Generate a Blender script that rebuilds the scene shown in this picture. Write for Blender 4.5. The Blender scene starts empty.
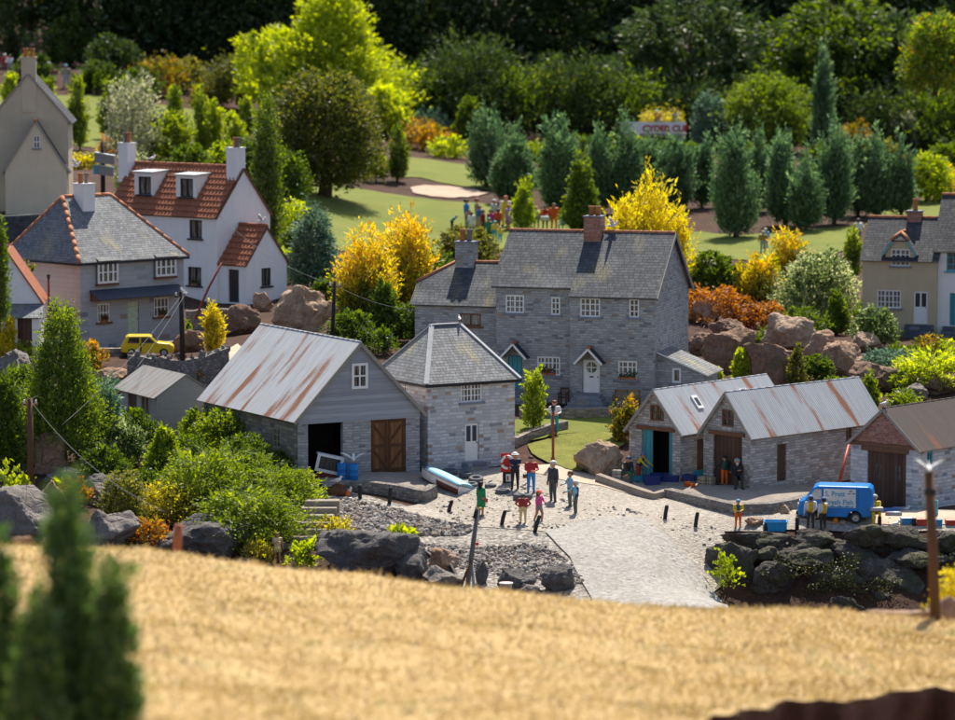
import bpy, bmesh, math, random
import numpy as np
from mathutils import Vector, Matrix, noise
from mathutils.geometry import delaunay_2d_cdt
random.seed(7)
C = bpy.context.scene.collection
sc = bpy.context.scene
R = math.radians
# ------------------------------------------------------------------ camera
F, CX, CY, H = 3600.0, 477.5, 360.0, 19.2
PITCH = math.atan(CY / F)
FWD = Vector((0, math.cos(PITCH), -math.sin(PITCH)))
UP = Vector((0, math.sin(PITCH), math.cos(PITCH)))
CAM = Vector((0, 0, H))
def W(px, py, d):
    """world point seen at photo pixel (px, py) at axial distance d"""
    return CAM + FWD * d + Vector(((px - CX) / F * d, 0, 0)) + UP * ((CY - py) / F * d)
def proj(p):
    q = Vector(p) - CAM
    d = q.dot(FWD)
    return CX + q.x / d * F, CY - q.dot(UP) / d * F, d
cam = bpy.data.cameras.new('camera')
co = bpy.data.objects.new('camera', cam); C.objects.link(co)
co.location = CAM; co.rotation_euler = (R(90) - PITCH, 0, 0)
cam.sensor_width = 36; cam.lens = F / 955 * 36
cam.clip_start = 1; cam.clip_end = 3000
cam.dof.use_dof = True; cam.dof.focus_distance = 143; cam.dof.aperture_fstop = cam.lens / 1000 / 0.22
cam.dof.aperture_blades = 7
sc.camera = co
# ------------------------------------------------------------------ light
EL, AZ = R(57), R(12)
sv = Vector((math.sin(AZ) * math.cos(EL), math.cos(AZ) * math.cos(EL), math.sin(EL)))
sl = bpy.data.lights.new('sun', 'SUN'); sl.energy = 5.0; sl.angle = R(0.53); sl.color = (1, .92, .79)
so = bpy.data.objects.new('sun', sl); C.objects.link(so)
so.rotation_euler = (-sv).to_track_quat('-Z', 'Y').to_euler()
w = bpy.data.worlds.new('World'); sc.world = w; w.use_nodes = True
nt = w.node_tree; bg = nt.nodes['Background']
sky = nt.nodes.new('ShaderNodeTexSky'); sky.sky_type = 'NISHITA'; sky.sun_disc = False
sky.air_density = 1; sky.dust_density = 1.6; sky.ozone_density = .9; sky.sun_elevation = EL; sky.sun_rotation = AZ
nt.links.new(sky.outputs[0], bg.inputs[0]); bg.inputs[1].default_value = 0.105
sc.view_settings.view_transform = 'Standard'; sc.view_settings.look = 'None'
sc.view_settings.exposure = 0.6; sc.view_settings.gamma = 1
sc.cycles.max_bounces = 8; sc.cycles.transmission_bounces = 4; sc.cycles.diffuse_bounces = 4
# ------------------------------------------------------------------ materials
class NT:
    def __init__(s, name):
        s.m = bpy.data.materials.new(name); s.m.use_nodes = True
        s.t = s.m.node_tree; s.b = s.t.nodes['Principled BSDF']; s.o = s.t.nodes['Material Output']
        s.b.inputs['Roughness'].default_value = .8
        s.b.inputs['Specular IOR Level'].default_value = .3
    def n(s, typ, **k):
        x = s.t.nodes.new('ShaderNode' + typ)
        for a, v in k.items(): setattr(x, a, v)
        return x
    def l(s, a, b): s.t.links.new(a, b)
    def put(s, inp, v):
        if isinstance(v, bpy.types.NodeSocket): s.l(v, inp)
        else: inp.default_value = v
    def math(s, op, a, b=0.0, c=0.0):
        x = s.n('Math', operation=op)
        for i, v in enumerate((a, b, c)): s.put(x.inputs[i], v)
        return x.outputs[0]
    def coord(s, kind='Object', scale=(1, 1, 1), rot=(0, 0, 0)):
        tc = s.n('TexCoord'); mp = s.n('Mapping')
        mp.inputs['Scale'].default_value = scale; mp.inputs['Rotation'].default_value = rot
        s.l(tc.outputs[kind], mp.inputs[0]); return mp.outputs[0]
    def noise(s, vec, scale, detail=4, rough=.55, out=0, dist=0.0):
        x = s.n('TexNoise'); x.inputs['Scale'].default_value = scale; x.inputs['Detail'].default_value = detail
        x.inputs['Roughness'].default_value = rough; x.inputs['Distortion'].default_value = dist
        s.l(vec, x.inputs['Vector']); return x.outputs[out]
    def vor(s, vec, scale, out='Distance', feature='F1'):
        x = s.n('TexVoronoi', feature=feature); x.inputs['Scale'].default_value = scale
        s.l(vec, x.inputs['Vector']); return x.outputs[out]
    def ramp(s, fac, stops, interp='LINEAR'):
        x = s.n('ValToRGB'); r = x.color_ramp; r.interpolation = interp
        while len(r.elements) < len(stops): r.elements.new(.5)
        for e, (p, c) in zip(r.elements, stops):
            e.position = p; e.color = (*c, 1) if len(c) == 3 else c
        s.l(fac, x.inputs[0]); return x.outputs[0]
    def mix(s, fac, a, b, mode='MIX'):
        x = s.n('Mix', data_type='RGBA', blend_type=mode)
        s.put(x.inputs[0], fac)
        for i, v in ((6, a), (7, b)):
            if isinstance(v, tuple): v = (*v, 1) if len(v) == 3 else v
            s.put(x.inputs[i], v)
        return x.outputs[2]
    def bump(s, h, strength=.5, dist=.05):
        x = s.n('Bump'); x.inputs['Strength'].default_value = strength; x.inputs['Distance'].default_value = dist
        s.l(h, x.inputs['Height']); s.l(x.outputs[0], s.b.inputs['Normal'])
    def base(s, v):
        s.put(s.b.inputs['Base Color'], (*v, 1) if isinstance(v, tuple) and len(v) == 3 else v); return s
    def rough(s, v): s.put(s.b.inputs['Roughness'], v); return s
    def vary(s, col, amt=.25, scale=3, kind='Object'):
        f = s.noise(s.coord(kind), scale, 5)
        lo = tuple(c * (1 - amt) for c in col); hi = tuple(min(1, c * (1 + amt)) for c in col)
        return s.ramp(f, [(.3, lo), (.7, hi)])
_pc = {}
def paint(col, rough=.5, amt=.12, scale=5.0, metal=0.0, bump=0):
    k = (col, rough, amt, scale, metal)
    if k in _pc: return _pc[k]
    m = NT('paint'); m.base(m.vary(col, amt, scale)); m.rough(rough); m.b.inputs['Metallic'].default_value = metal
    _pc[k] = m.m; return m.m
def brick_ids(m, bw, bh, mort, wob=.02, jit=0.5):
    """uv in metres -> (random value per block, 0..1 joint factor, second random)"""
    uv = m.coord('UV')
    nz = m.n('TexNoise'); nz.inputs['Scale'].default_value = 2.5; nz.inputs['Detail'].default_value = 3; m.l(uv, nz.inputs[0])
    vm = m.n('VectorMath', operation='MULTIPLY_ADD'); m.l(nz.outputs['Color'], vm.inputs[0])
    vm.inputs[1].default_value = (wob * 2,) * 3; m.l(uv, vm.inputs[2])
    sep = m.n('SeparateXYZ'); m.l(vm.outputs[0], sep.inputs[0])
    v = m.math('DIVIDE', sep.outputs[1], bh); row = m.math('FLOOR', v); fv = m.math('FRACT', v)
    wn = m.n('TexWhiteNoise', noise_dimensions='1D'); m.l(row, wn.inputs['W'])
    sc_ = m.math('MULTIPLY_ADD', wn.outputs[0], .5, .75)
    u = m.math('ADD', m.math('DIVIDE', sep.outputs[0], m.math('MULTIPLY', sc_, bw)), m.math('MULTIPLY', wn.outputs[0], 7.3 * jit))
    col = m.math('FLOOR', u); fu = m.math('FRACT', u)
    cb = m.n('CombineXYZ'); m.l(col, cb.inputs[0]); m.l(row, cb.inputs[1])
    w2 = m.n('TexWhiteNoise', noise_dimensions='2D'); m.l(cb.outputs[0], w2.inputs['Vector'])
    sp = m.n('SeparateColor'); m.l(w2.outputs['Color'], sp.inputs[0])
    eu = m.math('MULTIPLY', m.math('MINIMUM', fu, m.math('SUBTRACT', 1, fu)), bw)
    ev = m.math('MULTIPLY', m.math('MINIMUM', fv, m.math('SUBTRACT', 1, fv)), bh)
    e = m.math('MINIMUM', eu, ev)
    mr = m.n('MapRange', interpolation_type='SMOOTHSTEP'); m.l(e, mr.inputs[0])
    mr.inputs[1].default_value = mort * .4; mr.inputs[2].default_value = mort * 1.4
    mr.inputs[3].default_value = 1; mr.inputs[4].default_value = 0
    return w2.outputs['Value'], mr.outputs[0], sp.outputs[1], fv, uv
def stone(name, stops, mortar, bw=.30, bh=.108, mort=.016, bump=.6, wob=.03, grain=.35):
    m = NT(name); idv, mo, r2, fv, uv = brick_ids(m, bw, bh, mort, wob)
    c = m.ramp(idv, stops, 'CONSTANT')
    g = m.noise(uv, 9, 6, .65); c = m.mix(grain, c, m.ramp(g, [(.25, (.12, .12, .13)), (.75, (.85, .83, .8))]), 'SOFT_LIGHT')
    st = m.noise(uv, .7, 5, .6); c = m.mix(m.ramp(st, [(.5, (0, 0, 0)), (.75, (.45,) * 3)]), c, tuple(x * .8 for x in mortar))
    c = m.mix(m.math('MULTIPLY', mo, .75), c, mortar); m.base(c); m.rough(.88)
    h = m.math('ADD', m.math('MULTIPLY', mo, -1), m.math('MULTIPLY_ADD', g, .5, m.math('MULTIPLY', r2, .7)))
    m.bump(h, bump, .03); return m.m
G = lambda v, r=1.0, b=1.0: (v * r, v, v * b)
MAT = {}
MAT['stone'] = stone('grey_block_stone', [(0, (0.353, 0.353, 0.357)), (.2, (0.413, 0.413, 0.417)), (.42, (0.310, 0.310, 0.314)), (.6, (0.456, 0.456, 0.456)),
    (.78, (0.378, 0.374, 0.370)), (.9, (0.189, 0.194, 0.215)), (.95, (0.310, 0.224, 0.172)), (.98, (0.378, 0.284, 0.224))], (0.284, 0.284, 0.288), wob=.05, mort=.02)
MAT['stone_pale'] = stone('pale_block_stone', [(0, (.52, .53, .55)), (.25, (.60, .61, .63)), (.5, (.47, .475, .49)), (.7, (.65, .65, .66)),
    (.87, (.26, .27, .31)), (.91, (.36, .26, .2)), (.965, (.44, .33, .26))], (.46, .46, .475), bw=.32, bh=.138, wob=.045, mort=.02)
MAT['stone_brown'] = stone('brown_rubble_stone', [(0, (.27, .22, .18)), (.25, (.20, .17, .15)), (.5, (.34, .29, .24)), (.75, (.24, .22, .2)), (.9, (.13, .13, .15))], (.19, .16, .13), bw=.36, bh=.15, wob=.07)
MAT['stone_boat'] = stone('boathouse_stone', [(0, (.42, .40, .385)), (.25, (.51, .485, .465)), (.48, (.35, .335, .32)), (.7, (.57, .54, .515)), (.86, (.27, .26, .255)), (.93, (.38, .29, .24))], (.31, .29, .275), bw=.29, bh=.105, wob=.06, mort=.016, bump=.8)
MAT['blockwork'] = stone('painted_grey_blocks', [(0, (.40, .415, .43)), (.5, (.42, .435, .45)), (.9, (.33, .34, .36)), (.94, (.22, .22, .25)), (.97, (.33, .25, .2))], (.33, .36, .4), bw=.6, bh=.23, mort=.014, bump=.35, wob=.01, grain=.15)
MAT['pinkblock'] = stone('pink_blocks', [(0, (.55, .42, .375)), (.5, (.58, .445, .40)), (.86, (.5, .37, .33)), (.94, (.38, .24, .2)), (.975, (.3, .26, .27))], (.44, .34, .32), bw=.75, bh=.23, mort=.014, bump=.3, wob=.01, grain=.15)
MAT['shedblock'] = stone('grey_shed_blocks', [(0, (.33, .33, .31)), (.5, (.345, .345, .325))], (.27, .27, .255), bw=.8, bh=.3, mort=.01, bump=.2, wob=.005, grain=.12)
MAT['redbrick'] = stone('red_brick', [(0, (.30, .115, .075)), (.3, (.36, .15, .10)), (.6, (.25, .09, .06)), (.85, (.4, .2, .14))], (.36, .28, .24), bw=.2, bh=.075, mort=.011, bump=.4, wob=.006, grain=.2)
MAT['darkstone'] = stone('dark_step_stone', [(0, (.10, .11, .14)), (.5, (.15, .16, .19)), (.85, (.2, .2, .22))], (.08, .08, .09), bw=.45, bh=.2)
MAT['greystep'] = stone('slate_step_stone', [(0, (.24, .26, .31)), (.4, (.3, .31, .35)), (.75, (.17, .18, .22)), (.92, (.34, .3, .27))], (.18, .18, .2), bw=.6, bh=.2)
def slate(name, base, lichen=.5, bw=.26, bh=.17):
    m = NT(name); idv, mo, r2, fv, uv = brick_ids(m, bw, bh, .008, .012)
    c = m.ramp(idv, [(0, tuple(x * .78 for x in base)), (.5, base), (1, tuple(x * 1.25 for x in base))])
    g = m.noise(uv, 14, 5, .7); c = m.mix(.3, c, m.ramp(g, [(.25, (.1,) * 3), (.75, (.9,) * 3)]), 'SOFT_LIGHT')
    big = m.noise(m.coord('UV', (1, .45, 1)), .9, 4, .5)
    li = m.math('MULTIPLY', m.math('GREATER_THAN', big, .60), m.noise(uv, 6, 5, .7))
    c = m.mix(m.math('MULTIPLY', m.ramp(big, [(.56, (0,) * 3), (.7, (1,) * 3)]), m.math('MULTIPLY', g, lichen)), c, (.42, .36, .17))
    c = m.mix(m.math('MULTIPLY', m.ramp(m.noise(uv, .5, 3), [(.55, (0,) * 3), (.75, (1,) * 3)]), .3), c, (.36, .37, .36))
    c = m.mix(m.math('MULTIPLY', mo, .6), c, tuple(x * .4 for x in base)); m.base(c); m.rough(.85); m.b.inputs['Specular IOR Level'].default_value = .12
    h = m.math('SUBTRACT', m.math('MULTIPLY_ADD', g, .35, m.math('MULTIPLY', r2, .8)), m.math('ADD', m.math('MULTIPLY', fv, 1.6), m.math('MULTIPLY', mo, .5)))
    m.bump(h, .9, .028); return m.m
MAT['slate'] = slate('slate_roof', (.072, .079, .09), .5)
MAT['slate_light'] = slate('light_slate_roof', (.185, .192, .203), .9, .2, .14)
MAT['slate_dark'] = slate('dark_slate_roof', (.06, .063, .07), .15)
def rusty(name, base, rust, amt, streak=(.85, .16), dark=(.2, .19, .19), wave=.1, rough=.6):
    m = NT(name); uv = m.coord('UV'); st = m.coord('UV', (streak[0], streak[1], 1))
    m.b.inputs['Specular IOR Level'].default_value = .2; n1 = m.noise(st, 1.2, 4, .5); n2 = m.noise(m.coord('UV', (5, .35, 1)), 1.4, 4, .65); n3 = m.noise(uv, 11, 5, .7)
    c = m.ramp(n2, [(.35, tuple(x * .82 for x in base)), (.6, base), (.75, tuple(min(1, x * 1.14) for x in base))])
    c = m.mix(m.math('MULTIPLY', m.ramp(m.noise(m.coord('UV', (2.4, .25, 1)), 1.7, 5, .7), [(.58, (0,) * 3), (.7, (1,) * 3)]), .55), c, dark)
    rf = m.math('ADD', n1, m.math('MULTIPLY', m.math('SUBTRACT', n3, .5), .12))
    c = m.mix(m.ramp(rf, [(amt, (0,) * 3), (amt + .08, (.95,) * 3)]), c, m.ramp(n3, [(.3, tuple(x * .7 for x in rust)), (.7, rust)]))
    sep = m.n('SeparateXYZ'); m.l(uv, sep.inputs[0])
    wv = m.math('SINE', m.math('MULTIPLY', sep.outputs[0], 6.2832 / wave))
    m.base(c); m.rough(rough); m.bump(m.math('ADD', wv, m.math('MULTIPLY', n3, .4)), .35, .02); return m.m
MAT['tin'] = rusty('rusty_tin_roof', (.47, .48, .50), (.30, .12, .05), .545)
MAT['tin_blue'] = rusty('corrugated_roof', (.36, .38, .41), (.28, .105, .045), .55, (1.15, .2))
MAT['tin_brown'] = rusty('dark_brown_roof', (.085, .065, .055), (.2, .08, .04), .6, (1.1, .18), (.05, .045, .045))
MAT['felt'] = rusty('weathered_felt_roof', (.26, .255, .25), (.24, .18, .14), .56, (2, .5), (.17, .16, .16), .5, .8)
MAT['fascia'] = paint((.30, .27, .235), .8)
MAT['terracotta'] = paint((.42, .17, .085), .75, .25, 4)
m = NT('pantiles'); uv = m.coord('UV'); c = m.ramp(m.noise(uv, 3.5, 5, .7), [(.3, (.22, .075, .04)), (.6, (.36, .13, .065)), (.8, (.42, .2, .11))])
m.base(c); m.rough(.75); MAT['pantile'] = m.m
def plaster(name, col, amt=.1):
    m = NT(name); v = m.coord('Object')
    c = m.vary(col, amt, 1.2); c = m.mix(m.math('MULTIPLY', m.ramp(m.noise(m.coord('Object', (3, 3, .35)), 1.2, 5, .6), [(.5, (0,) * 3), (.8, (1,) * 3)]), .35), c, tuple(x * .72 for x in col))
    m.base(c); m.rough(.85); m.bump(m.noise(v, 16, 4, .6), .25, .02); return m.m
MAT['white_wall'] = plaster('white_render', (.86, .84, .82), .04)
MAT['cream_wall'] = plaster('cream_render', (.58, .485, .345), .07)
MAT['buff_wall'] = plaster('buff_render', (.54, .445, .29), .07)
MAT['porch_wall'] = plaster('pale_cream_render', (.69, .575, .42), .06)
def siding(name, col, pitch=.16):
    m = NT(name); uv = m.coord('UV'); sep = m.n('SeparateXYZ'); m.l(uv, sep.inputs[0])
    v = m.math('DIVIDE', sep.outputs[1], pitch); f = m.math('FRACT', v); row = m.math('FLOOR', v)
    wn = m.n('TexWhiteNoise', noise_dimensions='1D'); m.l(row, wn.inputs['W'])
    st = m.noise(m.coord('UV', (.5, 9, 1)), 2, 5, .65)
    c = m.ramp(m.math('ADD', m.math('MULTIPLY', wn.outputs[0], .35), m.math('MULTIPLY', st, .65)), [(.3, tuple(x * .74 for x in col)), (.6, col), (.8, tuple(x * 1.15 for x in col))])
    m.base(c); m.rough(.75); m.bump(m.math('SUBTRACT', 1, f), .9, .03); return m.m
MAT['siding'] = siding('grey_weatherboard', (.36, .375, .40))
def wood(name, col, plank=.16, rough=.7):
    m = NT(name); uv = m.coord('UV'); sep = m.n('SeparateXYZ'); m.l(uv, sep.inputs[0])
    v = m.math('DIVIDE', sep.outputs[0], plank); f = m.math('FRACT', v); wn = m.n('TexWhiteNoise', noise_dimensions='1D'); m.l(m.math('FLOOR', v), wn.inputs['W'])
    st = m.noise(m.coord('UV', (14, 1.2, 1)), 1.5, 5, .65)
    c = m.ramp(m.math('ADD', m.math('MULTIPLY', wn.outputs[0], .4), m.math('MULTIPLY', st, .6)), [(.25, tuple(x * .6 for x in col)), (.55, col), (.8, tuple(min(1, x * 1.35) for x in col))])
    e = m.math('MINIMUM', f, m.math('SUBTRACT', 1, f)); j = m.math('LESS_THAN', e, .07)
    m.base(m.mix(m.math('MULTIPLY', j, .75), c, tuple(x * .25 for x in col))); m.rough(rough); m.bump(m.math('SUBTRACT', st, j), .4, .02); return m.m
MAT['barn_door'] = wood('orange_brown_planks', (.24, .105, .04), .17)
MAT['dark_door'] = wood('dark_brown_planks', (.095, .05, .034), .2)
MAT['wood_pole'] = wood('brown_pole_wood', (.27, .13, .06), .5)
MAT['grey_wood'] = wood('grey_weathered_wood', (.38, .35, .31), .18)
MAT['crate'] = wood('pale_crate_wood', (.40, .34, .25), .12)
MAT['bench'] = wood('honey_bench_wood', (.34, .21, .085), .5)
MAT['teal_wood'] = wood('teal_painted_planks', (.07, .31, .36), .2)
MAT['brown_frame'] = paint((.16, .075, .04), .7)
MAT['white'] = paint((.80, .79, .77), .45, .05)
MAT['sill'] = paint((.20, .22, .27), .7)
MAT['black'] = paint((.02, .02, .022), .6)
MAT['void'] = paint((.006, .006, .006), .95)  # near black, carries the shade of unlit interiors as colour
MAT['teal'] = paint((.10, .36, .42), .55)
MAT['palegreen'] = paint((.52, .60, .44), .6)
def glass(name, curtain):
    m = NT(name); uv = m.coord('UV', (9, .7, 1)); f = m.noise(uv, 1.6, 4, .6)
    m.base(m.ramp(f, [(.40, (.025, .025, .028)), (.62, curtain)])); m.rough(.12); m.b.inputs['Specular IOR Level'].default_value = .5; return m.m
MAT['pane'] = glass('curtained_pane', (.28, .25, .20)); MAT['pane_dark'] = glass('dark_pane', (.07, .07, .075))
MAT['pots'] = paint((.40, .165, .07), .8, .2); MAT['pot_grey'] = paint((.2, .18, .17), .8)
# ------------------------------------------------------------------ mesh builder
def newell(P):
    n = Vector((0, 0, 0))
    for i in range(len(P)):
        a, b = P[i], P[(i + 1) % len(P)]
        n += Vector(((a.y - b.y) * (a.z + b.z), (a.z - b.z) * (a.x + b.x), (a.x - b.x) * (a.y + b.y)))
    return n.normalized() if n.length > 1e-12 else Vector((0, 0, 1))
class MB:
    def __init__(s): s.v = []; s.f = []; s.m = []; s.s = []
    def add(s, vs, fs, mi=0, smooth=False, M=None):
        o = len(s.v); s.v += [(M @ Vector(p) if M else Vector(p)) for p in vs]
        for f in fs: s.f.append([i + o for i in f]); s.m.append(mi); s.s.append(smooth)
        return s
    def box(s, x0, x1, y0, y1, z0, z1, mi=0, M=None):
        return s.add([(x, y, z) for z in (z0, z1) for y in (y0, y1) for x in (x0, x1)],
                     [(0, 2, 3, 1), (4, 5, 7, 6), (0, 1, 5, 4), (2, 6, 7, 3), (0, 4, 6, 2), (1, 3, 7, 5)], mi, False, M)
    def bar(s, a, b, w, h=None, mi=0, up=(0, 0, 1)):
        a, b = Vector(a), Vector(b); h = h or w; d = (b - a); L = d.length; d.normalize()
        u = Vector(up)
        if abs(d.dot(u)) > .97: u = Vector((0, 1, 0))
        x = d.cross(u).normalized(); z = x.cross(d)
        M = Matrix((x, d, z)).transposed().to_4x4(); M.translation = a
        return s.box(-w / 2, w / 2, 0, L, -h / 2, h / 2, mi, M)
    def tube(s, pts, rad, n=10, mi=0, smooth=True, cap=True):
        pts = [Vector(p) for p in pts]
        if not hasattr(rad, '__len__'): rad = [rad] * len(pts)
        vs = []; fs = []; prev = None
        for i, p in enumerate(pts):
            t = (pts[min(i + 1, len(pts) - 1)] - pts[max(i - 1, 0)]).normalized()
            if prev is None:
                u = Vector((1, 0, 0)) if abs(t.x) < .9 else Vector((0, 1, 0)); x = (u - t * u.dot(t)).normalized()
            else: x = (prev - t * prev.dot(t)).normalized()
            prev = x; y = t.cross(x)
            vs += [p + (x * math.cos(2 * math.pi * k / n) + y * math.sin(2 * math.pi * k / n)) * rad[i] for k in range(n)]
        for i in range(len(pts) - 1):
            for k in range(n):
                a, b = i * n + k, i * n + (k + 1) % n; fs.append((a, b, b + n, a + n))
        if cap: fs.append(tuple(range(n))[::-1]); fs.append(tuple(range((len(pts) - 1) * n, len(pts) * n)))
        return s.add(vs, fs, mi, smooth)
    def lathe(s, prof, n=20, mi=0, M=None, smooth=True, closed=False):
        vs = [(r * math.cos(2 * math.pi * k / n), r * math.sin(2 * math.pi * k / n), z) for r, z in prof for k in range(n)]
        fs = []; q = len(prof)
        for i in range(q if closed else q - 1):
            for k in range(n):
                a, b = i * n + k, i * n + (k + 1) % n; j = ((i + 1) % q) * n
                fs.append((a, b, j + (k + 1) % n, j + k))
        if not closed:
            fs.append(tuple(range(n))[::-1]); fs.append(tuple(range((q - 1) * n, q * n)))
        return s.add(vs, fs, mi, smooth, M)
    def slab(s, P, t, mi=0, mside=None):
        P = [Vector(p) for p in P]; n = newell(P); Q = [p + n * t for p in P]; k = len(P)
        s.add(P + Q, [tuple(range(k))[::-1], tuple(range(k, 2 * k))], mi)
        s.add(P + Q, [(i, (i + 1) % k, k + (i + 1) % k, k + i) for i in range(k)], mi if mside is None else mside)
        return s
    def panel(s, outline, holes, O, U, V, N, depth=.14, mi=0):
        """flat wall with real openings: outline convex 2d ccw, holes (u0,u1,v0,v1)"""
        O, U, V, N = Vector(O), Vector(U), Vector(V), Vector(N)
        us = sorted({p[0] for p in outline} | {h[i] for h in holes for i in (0, 1)}); vs = sorted({p[1] for p in outline} | {h[i] for h in holes for i in (2, 3)})
        def clip(poly):
            for i in range(len(outline)):
                a, b = outline[i], outline[(i + 1) % len(outline)]; out = []
                ins = lambda p: (b[0] - a[0]) * (p[1] - a[1]) - (b[1] - a[1]) * (p[0] - a[0]) >= -1e-9
                for j in range(len(poly)):
                    p, q = poly[j], poly[(j + 1) % len(poly)]; ip, iq = ins(p), ins(q)
                    if ip: out.append(p)
                    if ip != iq:
                        dn = (b[0] - a[0]) * (q[1] - p[1]) - (b[1] - a[1]) * (q[0] - p[0])
                        t = -((b[0] - a[0]) * (p[1] - a[1]) - (b[1] - a[1]) * (p[0] - a[0])) / dn
                        out.append((p[0] + t * (q[0] - p[0]), p[1] + t * (q[1] - p[1])))
                poly = out
                if not poly: break
            return poly
        for i in range(len(us) - 1):
            for j in range(len(vs) - 1):
                cu, cv = (us[i] + us[i + 1]) / 2, (vs[j] + vs[j + 1]) / 2
                if any(h[0] < cu < h[1] and h[2] < cv < h[3] for h in holes): continue
                p = clip([(us[i], vs[j]), (us[i + 1], vs[j]), (us[i + 1], vs[j + 1]), (us[i], vs[j + 1])])
                if len(p) >= 3: s.add([O + U * a + V * b for a, b in p], [tuple(range(len(p)))], mi)
        for h in holes:
            c = [(h[0], h[2]), (h[1], h[2]), (h[1], h[3]), (h[0], h[3])]
            for k in range(4):
                a, b = c[k], c[(k + 1) % 4]; A, B = O + U * a[0] + V * a[1], O + U * b[0] + V * b[1]
                s.add([A, B, B - N * depth, A - N * depth], [(0, 1, 2, 3)], mi)
        return s
    def build(s, name, mats, parent=None, loc=None, rot=None, bevel=0, uv=True):
        me = bpy.data.meshes.new(name); me.from_pydata([tuple(v) for v in s.v], [], s.f)
        mats = mats if isinstance(mats, (list, tuple)) else [mats]
        for x in mats: me.materials.append(MAT[x] if isinstance(x, str) else x)
        me.polygons.foreach_set('material_index', s.m); me.polygons.foreach_set('use_smooth', s.s)
        if uv:
            ul = me.uv_layers.new(name='UVMap'); d = []
            Z = Vector((0, 0, 1))
            for f in s.f:
                P = [s.v[i] for i in f]; n = newell(P)
                t = Z.cross(n); t = Vector((1, 0, 0)) if t.length < .05 else t.normalized()
                b = n.cross(t)
                if b.z < -1e-4: b = -b; t = -t
                for p in P: d += [p.dot(t), p.dot(b)]
            ul.data.foreach_set('uv', d)
        me.update()
        o = bpy.data.objects.new(name, me); C.objects.link(o)
        if parent is not None: o.parent = parent
        if loc is not None: o.location = loc
        if rot is not None: o.rotation_euler = rot
        if bevel:
            b = o.modifiers.new('bevel', 'BEVEL'); b.width = bevel; b.segments = 2; b.limit_method = 'ANGLE'
        return o
def tag(o, label, cat, group=None, kind=None):
    if label: o['label'] = label
    if cat: o['category'] = cat
    if group: o['group'] = group
    if kind: o['kind'] = kind
    return o
def thing(name, label, cat, loc, yaw=0.0, group=None):
    o = bpy.data.objects.new(name, None); C.objects.link(o); o.location = loc; o.rotation_euler = (0, 0, yaw); o.empty_display_size = .3
    return tag(o, label, cat, group)
# ------------------------------------------------------------------ terrain height field, through measured ground contacts (px, py, distance)
CTRL = [(500,603,127),(600,604,126),(720,604,126),(640,560,130.5),(600,520,135),(640,515,136),(560,503,138),(520,499,138),(480,505,138),(440,500,139),(540,468,142.3),(600,478,141.6),(665,498,139.3),
 (430,470,143),(470,468,144),(515,466,144),(390,480,140),(310,483,139.4),(400,507,137.6),(440,522,135.5),(350,503,137.2),(380,535,133.6),(330,522,134.6),(470,540,133),(470,580,129.5),(420,575,130),
 (277,562,131),(240,562,131),(200,560,131),(150,552,131),(100,547,131),(40,542,131),(0,537,131),(-60,537,131),(130,500,138),(60,490,138),(0,480,138),(-60,470,140),(200,486,140),(157,432,148),(215,434,150),(120,420,151),(260,445,147),(290,470,142),
 (145,357,168),(60,360,166),(15,353,168),(220,352,168),(-50,350,170),(130,390,160),(200,392,160),(50,390,160),(140,347,174),(81,347,172),(0,340,178),(185,335,178),
 (240,304,189),(180,305,189),(290,305,189),(217,304,190),(340,330,172),(400,350,166),(280,345,165),(330,390,153),
 (590,408,153.5),(500,405,154),(650,406,153),(690,393,160),(450,372,163),(600,420,151),(550,430,149),(550,462,143.6),(600,445,147),(530,445,147),
 (640,478,142),(705,484,140.6),(760,488,139.6),(850,472,147),(790,440,158),(720,415,160),(820,430,158),
 (740,528,135),(800,527,134.6),(850,524,135.2),(900,529,134.6),(955,531,134.6),(1010,531,134.6),(860,510,138.5),(920,510,138),(1000,505,141),(800,508,138.4),
 (735,612,130.8),(800,614,131),(880,617,131),(955,620,131),(1020,622,131),
 (720,350,176),(700,320,184),(800,352,176),(870,385,166),(940,390,165),(1020,390,165),(900,340,182),(950,340,182),(862,336,185),(1020,335,185),(800,325,188),
 (460,240,238),(550,230,240),(620,235,238),(350,222,236),(300,188,258),(380,192,258),(440,190,262),(480,176,276),(420,163,290),(700,240,236),(760,252,226),(830,247,228),(900,212,250),(950,200,257),(1030,200,257),(700,285,203),(650,290,196),(560,300,196),(460,300,196),(300,262,205),(330,292,190),(270,235,215),
 (35,212,205),(35,232,200),(-60,215,205),(100,240,202),(85,180,232),(160,170,240),(230,172,240),(100,122,300),(200,142,290),(130,147,272),(230,150,268),(50,85,330),(20,45,380),(-80,100,320),(70,72,335),(-60,60,380),
 (300,112,330),(410,128,320),(500,150,320),(600,150,322),(650,152,320),(760,155,315),(820,160,312),(900,172,300),(955,166,310),(1040,165,310),(180,95,330),
 (100,-20,430),(300,0,430),(500,0,430),(700,0,430),(900,0,430),(1100,0,430),(-150,0,430),(-250,60,380),(-250,200,240),(-250,330,180),(-200,500,138),(1200,170,310),(1200,330,185),(1200,470,150),(1200,620,131),
 (200,640,118),(500,650,118),(800,655,118),(-100,620,118),(1100,660,118)]
CP = np.array([tuple(W(*c)) for c in CTRL]); MQ = 1.2
def _phi(d2): return np.sqrt(d2 + MQ * MQ)
_K = _phi(((CP[:, None, :2] - CP[None, :, :2]) ** 2).sum(2)); _K[np.diag_indices(len(CP))] -= .25
_z0 = CP[:, 2].mean(); _w = np.linalg.solve(_K, CP[:, 2] - _z0)
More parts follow.
